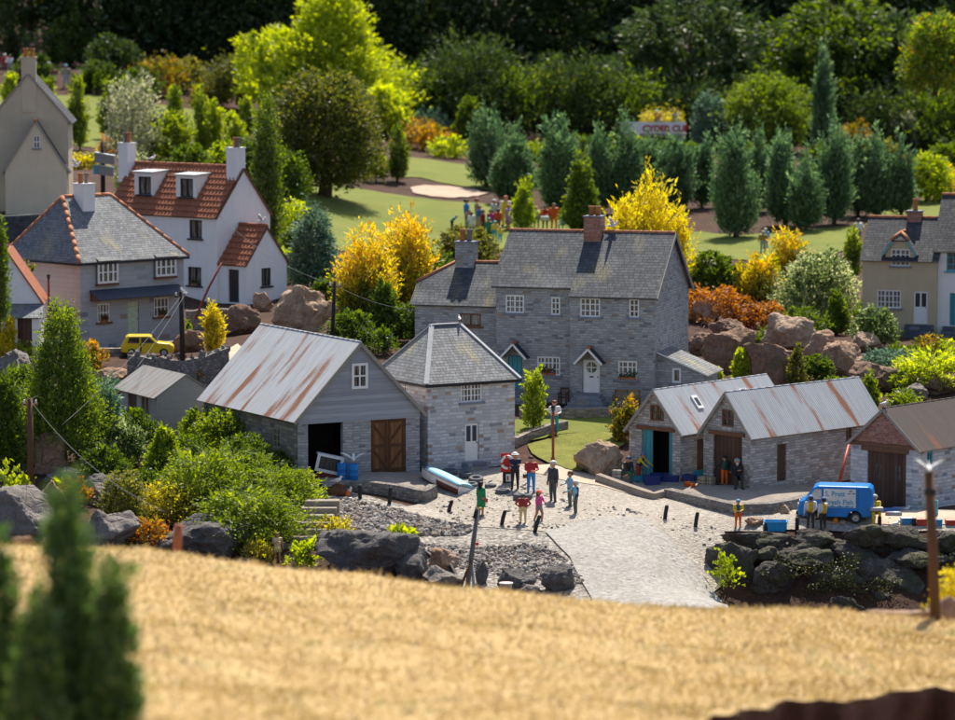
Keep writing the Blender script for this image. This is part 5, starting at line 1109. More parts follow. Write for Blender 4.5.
# kind: profile, upness, leaf length px, leaf width px, plume length / height, cover, lump, leaves, plume radius
KIND = {'juniper': (spire, .88, 2.8, 1.0, .16, 4.6, .15, 'teal', .16), 'tallcone': (spire, .8, 3.0, 1.1, .12, 4, .2, 'teal', .12), 'dwarf': (cone, .55, 2.6, 1.2, .10, 4.5, .22, 'brightgreen', .3), 'spruce': (cone, .25, 3.0, 1.2, .15, 4, .35, 'bluegreen', .3),
 'limecol': (column, .8, 2.6, 1.1, .13, 3.6, .3, 'brightgreen', .25), 'limecone': (flame, .75, 2.6, 1.1, .14, 3.8, .3, 'lime', .25), 'slim': (column, .85, 2.6, 1.1, .1, 4, .25, 'green', .25),
 'goldbush': (ovoid, .72, 3.2, 1.1, .17, 3.6, .35, 'goldgreen', .25), 'goldspike': (dome, .9, 3.6, 1.2, .26, 4, .3, 'gold', .13), 'roundbush': (ovoid, .4, 2.4, 1.4, .10, 4.2, .2, 'green', .5), 'bush': (dome, .45, 2.6, 1.4, .16, 4.2, .35, 'green', .4),
 'spread': (dome, .25, 3.4, 1.2, .38, 4.2, .5, 'brightgreen', .22), 'limetree': (flame, .45, 4.2, 1.5, .12, 3.8, .3, 'lime', .3), 'limebroad': (cone, .45, 4.0, 1.5, .12, 4.4, .3, 'lime', .3), 'darkfir': (flame, .1, 5.5, 2.2, .11, 4, .3, 'dark', .35), 'darktree': (column, .2, 5.0, 2.6, .10, 3.6, .35, 'darkleaf', .5),
 'hemlock': (hemlock, .02, 6.0, 2.2, .14, 4, .3, 'dark', .25), 'tree': (ovoid, .3, 2.8, 1.6, .10, 4, .25, 'bronze', .5), 'low': (dome, .35, 2.4, 1.3, .35, 3.6, .5, 'yellowlow', .5), 'leafy': (dome, .5, 3.6, 2.4, .3, 2.4, .5, 'lime', .6), 'airy': (ovoid, .6, 2.6, 1.3, .22, 2.0, .5, 'paleflower', .35),
 'fg': (spire, .85, 7, 2.6, .10, 3.0, .3, 'fgconifer', .3)}
SEEDP = [100]
def plant(px, py, h, w_, kind, label, name='conifer', leaf=None, cat=None, group=None, d=None, single=None, trunk=None, hb=0.0, lean=0, tone0=0.0, base=.04, cover=1.0, up=None, toneh=0.0, spires=None):
    prof, upn, ll, lw, pl, cov, lump, lm, pr = KIND[kind]; lm = leaf or lm; SEEDP[0] += 1; g = np.random.default_rng(SEEDP[0]); upn = upn if up is None else up
    p = W(px, py, d) if d else hit(px, py); s = px_m(p); Hm, Wm = h * s, w_ * s / 2
    n = int(min(26000, 1.35 * cov * cover * h * w_ * .62 / (ll * lw * .5))); lpp = 12; npl = max(8, n // lpp)
    ts = np.linspace(0, 1, 200); wt = np.array([max(prof(t), .02) for t in ts]); cdf = np.cumsum(wt) / wt.sum(); t = np.interp(g.random(npl), cdf, ts); r0 = np.interp(t, ts, wt)
    th = g.random(npl) * 2 * math.pi; ph = g.random(8) * 6.28
    bumpy = 1 + lump * (.5 * np.sin(3 * th + ph[0] + 5 * t) + .5 * np.sin(5 * th + ph[1] - 9 * t) + .45 * np.sin(2 * th + ph[2] + 17 * t) + .4 * np.sin(9 * th + ph[3] + 23 * t)) / 1.2
    fr = np.sqrt(g.uniform(.12, 1, npl)); rr = r0 * Wm * fr * bumpy * .96; C0 = np.stack([np.cos(th) * rr, np.sin(th) * rr, base * Hm + t * Hm * (1 - base) * (.96 - pl * upn * .55) * (1 + .05 * np.sin(4 * th + ph[4]))], 1)
    C0[:, 0] += lean * t * Hm
    ns = spires if spires is not None else {'juniper': 6, 'goldspike': 9, 'goldbush': 7, 'limetree': 5, 'limecol': 2, 'limecone': 2, 'tallcone': 2}.get(kind, 0)
    if ns:
        li = g.integers(0, ns + 1, npl); la = g.random(ns + 1) * 6.28; lr = g.uniform(.3, .62, ns + 1) * Wm; lh = g.uniform(.6, .97, ns + 1); lw_ = g.uniform(.38, .55, ns + 1); lr[0] = .05 * Wm; lh[0] = 1; lw_[0] = .62
        if kind == 'juniper': lh[1:] = g.uniform(.5, .88, ns); lw_[0] = .7; lr[1:] = g.uniform(.35, .6, ns) * Wm
        if kind in ('goldspike', 'goldbush'): lh = 1 - (lr / Wm) ** 1.5 * g.uniform(.5, 1.0, ns + 1); lw_ *= .8
        C0[:, 0] = C0[:, 0] * lw_[li] + np.cos(la[li]) * lr[li] * (.55 + .45 * t); C0[:, 1] = C0[:, 1] * lw_[li] + np.sin(la[li]) * lr[li] * (.55 + .45 * t); C0[:, 2] *= lh[li]
    out = np.stack([np.cos(th), np.sin(th), np.zeros(npl)], 1); D0 = out * (1 - upn) + np.array([0, 0, upn]) + g.normal(0, .22, (npl, 3)); D0 /= np.linalg.norm(D0, axis=1, keepdims=True)
    Pl = pl * Hm * g.uniform(.6, 1.25, npl); u = g.random((npl, lpp)); pos = C0[:, None] + D0[:, None] * (u * Pl[:, None])[..., None] + g.normal(0, 1, (npl, lpp, 3)) * (pr * Pl[:, None] * (1.05 - u))[..., None]
    pos = pos.reshape(-1, 3); pos[:, 2] = np.maximum(pos[:, 2], 0.01); D = np.repeat(D0, lpp, 0) + g.normal(0, .45, (npl * lpp, 3)); D /= np.linalg.norm(D, axis=1, keepdims=True)
    tp = np.clip(.5 + .23 * g.normal(size=npl), 0, 1); tone = np.repeat(tp, lpp) * .65 + g.random(npl * lpp) * .35 + tone0 + .12 * (u.ravel() - .5)
    if toneh: tone = tone + toneh * (np.repeat(t, lpp) - .5)
    inner = np.repeat(fr < .62, lpp); LL = ll * s * g.uniform(.7, 1.35, npl * lpp) * np.where(inner, 2.0, 1.12); me = leaves_mesh(name, pos, D, LL, LL * lw / ll, tone, LM[lm], g, .08)
    cat = cat or name.replace('_', ' ')
    if single or (single is None and h < 24):
        o = bpy.data.objects.new(name, me); C.objects.link(o); o.location = p; return tag(o, label, cat, group)
    root = thing(name, label, cat, p, 0, group); bush = kind in ('bush', 'spread', 'low', 'roundbush', 'leafy', 'airy', 'goldspike', 'goldbush')
    me.name = 'foliage' if bush else 'crown'; o = bpy.data.objects.new(me.name, me); C.objects.link(o); o.parent = root
    k = MB(); tr = trunk or max(.03, Wm * .1); top = Hm * .72
    k.tube([(0, 0, -.1), (tr * .2, 0, top * .35), (-tr * .1 + lean * .7 * Hm * .6, tr * .2, top * .7), (lean * .72 * Hm, 0, top)], [tr, tr * .75, tr * .5, tr * .2], 8)
    for i in range(7):
        a = i * 2.4; z = top * (.15 + .11 * i); rr = Wm * .6 * max(.15, prof(min(.95, z / Hm))); k.tube([(0, 0, z), (math.cos(a) * rr * .5, math.sin(a) * rr * .5, z + rr * .3), (math.cos(a) * rr, math.sin(a) * rr, z + rr * (.2 + upn * .7))], [tr * .35, tr * .22, tr * .08], 6)
    k.build('stem' if bush else 'trunk', 'bark', root, uv=False); return root
MAT['bark'] = paint((.10, .065, .045), .9, .3, 3)
ORD = ['leftmost', 'second', 'third', 'fourth', 'fifth', 'sixth', 'seventh', 'eighth', 'ninth', 'tenth', 'eleventh', 'twelfth', 'thirteenth', 'fourteenth', 'fifteenth', 'sixteenth', 'seventeenth', 'eighteenth']
JUN = [(486, 188, 84, 44), (514, 204, 82, 50), (560, 213, 102, 46), (601, 214, 94, 26), (623, 214, 104, 40), (648, 205, 80, 24), (672, 211, 82, 48), (702, 208, 78, 26), (736, 238, 122, 50), (757, 212, 92, 30), (785, 226, 102, 44), (806, 231, 84, 36), (834, 224, 104, 42), (858, 216, 86, 32), (878, 217, 92, 42), (901, 216, 84, 28)]
for i, (x, y, h, w_) in enumerate(JUN):
    lb = ('leftmost' if i == 0 else 'rightmost' if i == 15 else ORD[i] + ' from the left') + ' of the blue-green junipers lining the back lawn'
    plant(x, y, h * 1.05, w_ * 1.22, 'juniper', lb, 'juniper', group='blue-green junipers lining the lawn', up=.86)
LAWNC = [(10, 106, 36, 22), (47, 108, 34, 20), (80, 150, 80, 22), (108, 140, 66, 17), (126, 132, 56, 16), (144, 132, 58, 14), (173, 126, 44, 22), (200, 162, 80, 15), (213, 160, 66, 24), (231, 167, 58, 30), (246, 138, 48, 18)]
for i, (x, y, h, w_) in enumerate(LAWNC):
    lb = ('leftmost' if i == 0 else 'rightmost' if i == 10 else ORD[i] + ' from the left') + ' of the small upright green conifers on the left lawn'
    plant(x, y, h, w_, 'limecol', lb, 'upright_conifer', group='small upright conifers on the left lawn', leaf='lime' if i in (8, 9, 0) else None)
PL = [ # px, base, height, width, kind, label, name, extra
 (823, 160, 118, 34, 'tallcone', 'tall narrow dark cypress rising above the right of the juniper row', 'cypress', {}),
 (766, 152, 76, 94, 'roundbush', 'large rounded green bush behind the junipers beside the tall cypress', 'round_bush', {'leaf': 'green', 'tone0': .05}),
 (710, 152, 58, 28, 'bush', 'grey-green shrub left of the large rounded bush', 'shrub', {'leaf': 'bluegreen'}),
 (325, 197, 124, 104, 'tree', 'big rounded bronze-green tree with a visible trunk on the middle lawn', 'garden_tree', {'base': .09, 'trunk': .5, 'cover': 1.2}),
 (278, 106, 82, 112, 'limetree', 'bright lime conifer with shooting tips at the back of the lawn', 'golden_cypress', {'up': .5, 'tone0': .12, 'cover': 1.2, 'd': 318}),
 (384, 134, 58, 66, 'limetree', 'bright lime conifer behind the bronze-green tree at the right of the lime group', 'golden_cypress', {'up': .5, 'tone0': .15, 'd': 312}),
 (332, 130, 152, 172, 'limebroad', 'tall lime cypress cut off by the top of the frame', 'golden_cypress', {'up': .4, 'tone0': .1, 'cover': 1.2, 'd': 318}),
 (70, 68, 52, 54, 'roundbush', 'dark green rounded tree at the top left', 'round_tree', {'leaf': 'green', 'tone0': -.25}),
 (113, 82, 46, 54, 'roundbush', 'darker low tree right of the rounded tree at top left', 'round_tree', {'leaf': 'darkleaf'}),
 (12, 68, 44, 20, 'limecol', 'brownish narrow conifer at the top left corner', 'narrow_conifer', {'leaf': 'bronze', 'tone0': -.2}),
 (160, 94, 36, 38, 'low', 'orange-brown shrub on the far edge of the left lawn', 'shrub', {'leaf': 'orangegreen', 'tone0': -.1, 'single': False}),
 (187, 92, 34, 34, 'bush', 'golden brown bush right of the orange-brown shrub on the far lawn', 'shrub', {'leaf': 'olive', 'tone0': .2}),
 (196, 66, 22, 18, 'bush', 'small yellow-green bush top above the golden brown bush', 'shrub', {'leaf': 'lime'}),
 (133, 168, 92, 38, 'airy', 'tall pale flowering shrub behind the white house chimney', 'flowering_shrub', {}),
 (167, 168, 56, 54, 'roundbush', 'bright green rounded conifer behind the white house dormers', 'round_conifer', {'leaf': 'brightgreen'}),
 (85, 170, 16, 34, 'low', 'bright yellow ground plant beside the cream house', 'ground_plant', {}),
 (110, 152, 14, 14, 'low', 'small orange plant near the grey floodlights', 'ground_plant', {'leaf': 'orange'}),
 (130, 210, 56, 26, 'airy', 'pale yellow-green shrub behind the grey floodlights', 'shrub', {'leaf': 'variegated'}),
 (267, 255, 162, 28, 'slim', 'tall slim dark green cypress beside the white house gable', 'slim_cypress', {}),
 (294, 246, 46, 30, 'bush', 'yellow-green bush behind the slim cypress', 'shrub', {'leaf': 'lime', 'tone0': .15}),
 (313, 290, 92, 46, 'spruce', 'blue-green spruce right of the white house porch', 'spruce', {}),
 (368, 335, 112, 74, 'goldbush', 'left clump of the big golden-orange shrub beside the stone house', 'golden_shrub', {'toneh': .75, 'tone0': .02}),
 (404, 330, 128, 62, 'goldbush', 'taller right clump of the big golden-orange shrub beside the stone house', 'golden_shrub', {'toneh': .75, 'tone0': .03}),
 (384, 340, 62, 54, 'dwarf', 'dark green dwarf pine in front of the golden-orange shrub', 'dwarf_pine', {'leaf': 'green'}),
 (342, 322, 40, 14, 'limecone', 'small spiky lime conifer right of the wooden pole', 'lime_conifer', {}),
 (341, 340, 22, 18, 'airy', 'small white flowering plant behind the barn roof', 'flowering_plant', {}),
 (467, 270, 42, 66, 'roundbush', 'olive mound shaped bush behind the stone chimney with two pots', 'mound_bush', {'leaf': 'olive', 'tone0': -.02}),
 (525, 234, 60, 30, 'limecone', 'yellow-green slender conifer standing among the crowd on the lawn', 'slender_conifer', {'leaf': 'lime', 'tone0': -.15, 'cover': .8}),
 (581, 232, 80, 38, 'dwarf', 'dark green conifer directly behind the brick chimney', 'conifer', {'leaf': 'green'}),
 (650, 300, 126, 104, 'goldspike', 'bright yellow spiky conifer bush behind the stone house roof', 'golden_conifer', {'tone0': .08}),
 (712, 300, 48, 54, 'roundbush', 'dense dark green bush right of the stone house gable', 'round_bush', {'leaf': 'green', 'tone0': -.05}),
 (757, 308, 58, 60, 'goldbush', 'lower golden shrub above the rocky bank', 'golden_shrub', {'toneh': .35, 'tone0': .1}),
 (787, 295, 70, 48, 'goldbush', 'golden shrub with a pointed top above the rocky bank', 'golden_shrub', {'toneh': .3, 'tone0': .12}),
 (818, 324, 72, 84, 'bush', 'large cream variegated shrub left of the cream cottage', 'variegated_shrub', {'leaf': 'variegated', 'tone0': .05}),
 (851, 280, 52, 28, 'limecone', 'green conifer touching the left end of the cream cottage', 'conifer', {'leaf': 'brightgreen'}),
 (837, 335, 48, 28, 'dwarf', 'small olive green cone shaped conifer below the variegated shrub', 'cone_conifer', {'leaf': 'green', 'tone0': .1}),
 (876, 348, 42, 44, 'bush', 'grey-green leafy shrub in front of the cream cottage', 'leafy_shrub', {'leaf': 'variegated', 'tone0': -.15}),
 (715, 322, 34, 62, 'spread', 'orange-brown dead juniper draped over rocks beside the stone house', 'dead_juniper', {'leaf': 'orange', 'up': .1}),
 (762, 328, 28, 30, 'spread', 'small orange-brown dead juniper right of the larger one', 'dead_juniper', {'leaf': 'orange', 'up': .15}),
 (742, 385, 40, 26, 'limecone', 'bright lime cone conifer behind the skylight boathouse roof', 'lime_conifer', {'leaf': 'lime', 'tone0': .1}),
 (718, 384, 18, 9, 'limecone', 'tiny lime conifer left of the bright lime cone', 'lime_conifer', {'leaf': 'lime'}),
 (797, 395, 52, 20, 'slim', 'thin brownish green conifer behind the rust streaked boathouse', 'thin_conifer', {'leaf': 'olive', 'cover': .7}),
 (888, 376, 26, 52, 'spread', 'green spreading juniper on the rocks below the cream cottage', 'spreading_juniper', {'leaf': 'bluegreen'}),
 (932, 388, 36, 76, 'spread', 'yellow-lime spreading conifer at the right frame edge', 'spreading_conifer', {'leaf': 'lime', 'tone0': .15}),
 (929, 354, 18, 26, 'low', 'orange low shrub in front of the white cottage steps', 'low_shrub', {'leaf': 'orangegreen'}),
 (950, 356, 16, 20, 'low', 'yellow-green low shrub under the white cottage door', 'low_shrub', {'leaf': 'lime'}),
 (871, 416, 46, 24, 'limecone', 'bright green upright conifer between the last two boathouse roofs', 'upright_conifer', {'leaf': 'brightgreen'}),
 (903, 408, 18, 26, 'low', 'low green plant above the dark brown roof', 'low_plant', {'leaf': 'brightgreen'}),
 (533, 430, 64, 26, 'limecol', 'yellow-green young conifer in front of the stone house windows', 'young_conifer', {'leaf': 'lime', 'tone0': -.05}),
 (625, 442, 44, 24, 'bush', 'reddish tipped shrub between the big boulder and the bench', 'berberis_shrub', {'leaf': 'orangegreen', 'tone0': -.05}),
 (62, 466, 172, 108, 'dwarf', 'large bright green cone conifer in front of the hip roofed cottage', 'cone_conifer', {'cover': 2.2, 'tone0': .1, 'leaf': 'green'}),
 (8, 475, 110, 44, 'dwarf', 'dark green conifer at the left frame edge beside the wooden post', 'dark_conifer', {'leaf': 'green', 'tone0': -.05}),
 (104, 458, 90, 28, 'spruce', 'grey-green variegated conifer left of the shed', 'variegated_conifer', {'leaf': 'bluegreen', 'tone0': .15}),
 (128, 466, 44, 36, 'bush', 'pale variegated bush in front of the shed door', 'variegated_bush', {'leaf': 'variegated', 'tone0': -.12}),
 (88, 368, 26, 38, 'bush', 'orange leaved shrub below the hip roofed cottage corner', 'orange_shrub', {'leaf': 'orangegreen', 'tone0': .12}),
 (6, 362, 46, 20, 'limecol', 'yellow conifer at left frame edge in front of the outbuilding', 'yellow_conifer', {'leaf': 'gold'}),
 (25, 360, 18, 18, 'bush', 'small yellow-green shrub by the outbuilding door', 'shrub', {'leaf': 'lime'}),
 (54, 330, 50, 24, 'airy', 'pale flowering shrub beside the small street lamp', 'flowering_shrub', {}),
 (82, 345, 26, 22, 'airy', 'thin pale plant at the cottage corner', 'thin_plant', {'leaf': 'variegated'}),
 (27, 286, 28, 8, 'airy', 'thin yellow plant above the outbuilding roof', 'thin_plant', {'leaf': 'olive', 'd': 171}),
 (213, 356, 58, 28, 'limecone', 'golden yellow conifer between the cottage and the barn roof', 'golden_conifer', {'leaf': 'gold', 'cover': .9}),
 (188, 338, 20, 10, 'limecol', 'small bright green plant by the cottage corner', 'small_plant', {'leaf': 'brightgreen'}),
 (199, 388, 22, 20, 'bush', 'small orange bush between the shed and the barn roof', 'orange_bush', {'leaf': 'orangegreen', 'tone0': .1}),
 (165, 487, 64, 60, 'dwarf', 'lime tipped dwarf conifer in front of the shed', 'dwarf_conifer', {'leaf': 'lime', 'tone0': -.18}),
 (222, 458, 46, 66, 'bush', 'bright green rounded bush between shed and barn', 'round_bush', {'leaf': 'brightgreen', 'tone0': -.02}),
 (205, 520, 66, 70, 'spread', 'green spreading juniper below the rounded bush', 'spreading_juniper', {'leaf': 'brightgreen', 'tone0': -.08, 'up': .35}),
 (250, 542, 52, 96, 'spread', 'largest green spreading juniper overhanging the stone steps', 'spreading_juniper', {'leaf': 'brightgreen', 'tone0': -.1, 'up': .1, 'cover': 1.3}),
 (204, 516, 42, 84, 'spread', 'flat green spreading juniper between yellow conifer and largest juniper', 'spreading_juniper', {'leaf': 'brightgreen', 'tone0': -.16, 'up': .1, 'cover': 1.2}),
 (276, 512, 44, 74, 'spread', 'layered spreading juniper just above the stone steps', 'spreading_juniper', {'leaf': 'brightgreen', 'tone0': -.12, 'up': .1, 'cover': 1.2}),
 (234, 492, 42, 92, 'spread', 'broad spreading juniper in front of the barn side wall', 'spreading_juniper', {'leaf': 'brightgreen', 'tone0': -.14, 'up': .1, 'cover': 1.2}),
 (292, 502, 34, 46, 'spread', 'spreading juniper sprays before the open barn door', 'spreading_juniper', {'leaf': 'brightgreen', 'tone0': .02, 'up': .18}),
 (172, 524, 40, 70, 'low', 'yellow low conifer left of the broad dark boulder', 'yellow_groundcover', {'cover': 1.2}),
 (225, 528, 28, 50, 'low', 'yellow-green low plant above the broad dark boulder', 'low_plant', {'leaf': 'lime', 'tone0': .05}),
 (124, 532, 62, 40, 'bush', 'olive tipped shrub left of the yellow low conifer', 'olive_shrub', {'leaf': 'olive', 'tone0': .05}),
 (148, 545, 26, 42, 'low', 'red and yellow rockery plant below the olive shrub', 'rockery_plant', {'leaf': 'redmix'}),
 (302, 568, 26, 26, 'leafy', 'leafy bright green plant right of the figure in the cream dress', 'leafy_plant', {'cover': 1.4}),
 (334, 534, 16, 34, 'low', 'yellow-orange creeping plant on top of the biggest dark boulder', 'creeping_plant', {'d': 133.6}),
 (402, 552, 22, 16, 'leafy', 'single lime leafed plant on the pebble bank', 'leafy_plant', {'leaf': 'lime', 'tone0': .2, 'd': 133.2, 'cover': 3}),
 (258, 562, 20, 26, 'low', 'yellow flowers under the spreading juniper', 'flowering_plant', {'leaf': 'yellowlow'}),
 (14, 500, 34, 20, 'leafy', 'fresh green sprouting plant at left beside the wooden post', 'sprouting_plant', {'leaf': 'lime', 'cover': .8}),
 (56, 488, 8, 14, 'leafy', 'tiny green tuft between the left boulders', 'green_tuft', {'leaf': 'lime', 'd': 137}),
 (727, 586, 34, 16, 'leafy', 'climbing leafy plant at the left end of the quay', 'climbing_plant', {'leaf': 'lime', 'd': 131.5}),
 (906, 150, 34, 34, 'airy', 'beige feathery grass clump at the right back', 'feathery_grass', {'leaf': 'paleflower'}),
 (927, 202, 48, 50, 'bush', 'yellow-green bush behind the cottage chimney at right', 'shrub', {'leaf': 'lime', 'tone0': -.1}),
 (950, 200, 30, 22, 'low', 'golden flowers at the right frame edge behind the cottages', 'flowering_plant', {'leaf': 'gold'}),
 (856, 152, 28, 22, 'low', 'small orange shrub behind the right junipers', 'orange_shrub', {'leaf': 'orangegreen'}),
 (915, 116, 34, 40, 'leafy', 'fern with yellow-green fronds in the dark bank at right', 'fern', {'leaf': 'lime', 'tone0': -.15, 'cover': .5}),
 (469, 148, 54, 40, 'dwarf', 'green cone conifer at the back left of the junipers', 'cone_conifer', {'leaf': 'green', 'tone0': .05}),
 (425, 150, 28, 44, 'low', 'orange spreading shrub on the far middle lawn', 'orange_shrub', {'leaf': 'orangegreen', 'tone0': .1}),
 (448, 158, 20, 34, 'low', 'yellow-green low shrub right of the orange spreading shrub', 'low_shrub', {'leaf': 'lime'}),
 (428, 134, 22, 46, 'low', 'grey-green heather behind the orange spreading shrub', 'heather', {'leaf': 'bluegreen'}),
 (397, 182, 62, 26, 'limecol', 'dark green small conifer right of the big bronze tree', 'small_conifer', {'leaf': 'green', 'tone0': .05}),
 (376, 182, 30, 20, 'bush', 'yellow-green shrub under the big bronze tree', 'shrub', {'leaf': 'lime', 'tone0': -.1}),
 (640, 155, 26, 30, 'bush', 'yellow-green bush between junipers and float', 'shrub', {'leaf': 'lime', 'tone0': -.1}),
 (770, 206, 24, 24, 'bush', 'yellow-olive shrub between the middle junipers', 'shrub', {'leaf': 'olive', 'tone0': .1})]
for x, y, h, w_, kd, lb, nm, ex in PL: plant(x, y, h, w_, kd, lb, nm, **ex)
# tall background trees, each with its own crown and trunk
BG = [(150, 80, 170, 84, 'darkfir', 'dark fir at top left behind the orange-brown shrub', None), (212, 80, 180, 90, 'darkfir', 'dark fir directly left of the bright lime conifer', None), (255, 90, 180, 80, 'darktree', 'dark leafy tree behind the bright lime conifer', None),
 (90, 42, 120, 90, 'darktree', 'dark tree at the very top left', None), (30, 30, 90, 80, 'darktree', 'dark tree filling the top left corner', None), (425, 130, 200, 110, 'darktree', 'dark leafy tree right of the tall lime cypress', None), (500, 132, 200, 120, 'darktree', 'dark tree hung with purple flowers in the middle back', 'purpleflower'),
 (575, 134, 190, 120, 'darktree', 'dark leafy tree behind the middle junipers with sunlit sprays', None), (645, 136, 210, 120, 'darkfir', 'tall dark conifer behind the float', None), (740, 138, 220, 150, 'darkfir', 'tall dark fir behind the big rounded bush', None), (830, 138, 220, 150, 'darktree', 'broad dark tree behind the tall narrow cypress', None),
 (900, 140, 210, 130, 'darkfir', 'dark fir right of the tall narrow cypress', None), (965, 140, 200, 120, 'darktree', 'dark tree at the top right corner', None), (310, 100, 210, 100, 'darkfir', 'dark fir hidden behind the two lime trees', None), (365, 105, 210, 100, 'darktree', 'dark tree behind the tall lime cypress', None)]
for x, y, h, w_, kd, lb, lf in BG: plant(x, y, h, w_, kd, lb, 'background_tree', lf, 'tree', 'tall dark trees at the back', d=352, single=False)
LAYER = [(420, 134, 62, 70, 'autumn', -.12, 'lit shrub left of the cone conifer at the middle back'), (470, 138, 92, 80, 'green', -.1, 'tall green shrub behind the cone conifer at the middle back'), (520, 140, 66, 76, 'autumn', -.05, 'shrub with yellow and red leaves behind the left junipers'), (575, 144, 84, 84, 'green', -.1, 'dark green shrub behind the middle junipers'),
 (625, 146, 70, 70, 'autumn', -.1, 'mixed green shrub left of the float'), (690, 148, 60, 60, 'green', -.15, 'dark shrub right of the float'), (880, 160, 64, 80, 'green', -.18, 'dark green shrub right of the tall narrow cypress'), (940, 160, 70, 76, 'autumn', -.12, 'shrub with russet leaves at the right back'), (238, 104, 46, 50, 'olive', -.1, 'olive shrub at the left foot of the bright lime conifer')]
for x, y, h, w_, lf, tn, lb in LAYER: lf, tn = ('darkleaf', tn + .15) if lf == 'green' else (lf, tn - .12); plant(x, y, h, w_ * 1.1, 'spread', lb, 'back_shrub', lf, 'shrub', d=324, tone0=tn, up=.5)
for x, y, h, w_, lb in ((690, 150, 160, 190, 'wide hemlock with sunlit layered branches behind the grey-green shrub'), (838, 150, 152, 190, 'wide hemlock with sunlit layered branches above the tall narrow cypress'), (885, 152, 140, 150, 'hemlock with sunlit layered branches left of the autumn vine')): plant(x, y, h, w_, 'hemlock', lb, 'hemlock', 'green' if x == 838 else 'dark', 'tree', 'layered hemlocks at the back', d=334, tone0=-.12 if x == 838 else .22)  # one hemlock has brighter leaf colour to make its boughs look sunlit
plant(935, 95, 82, 60, 'bush', 'autumn coloured vine with red and yellow leaves at upper right', 'vine', 'autumn', 'vine', d=300)
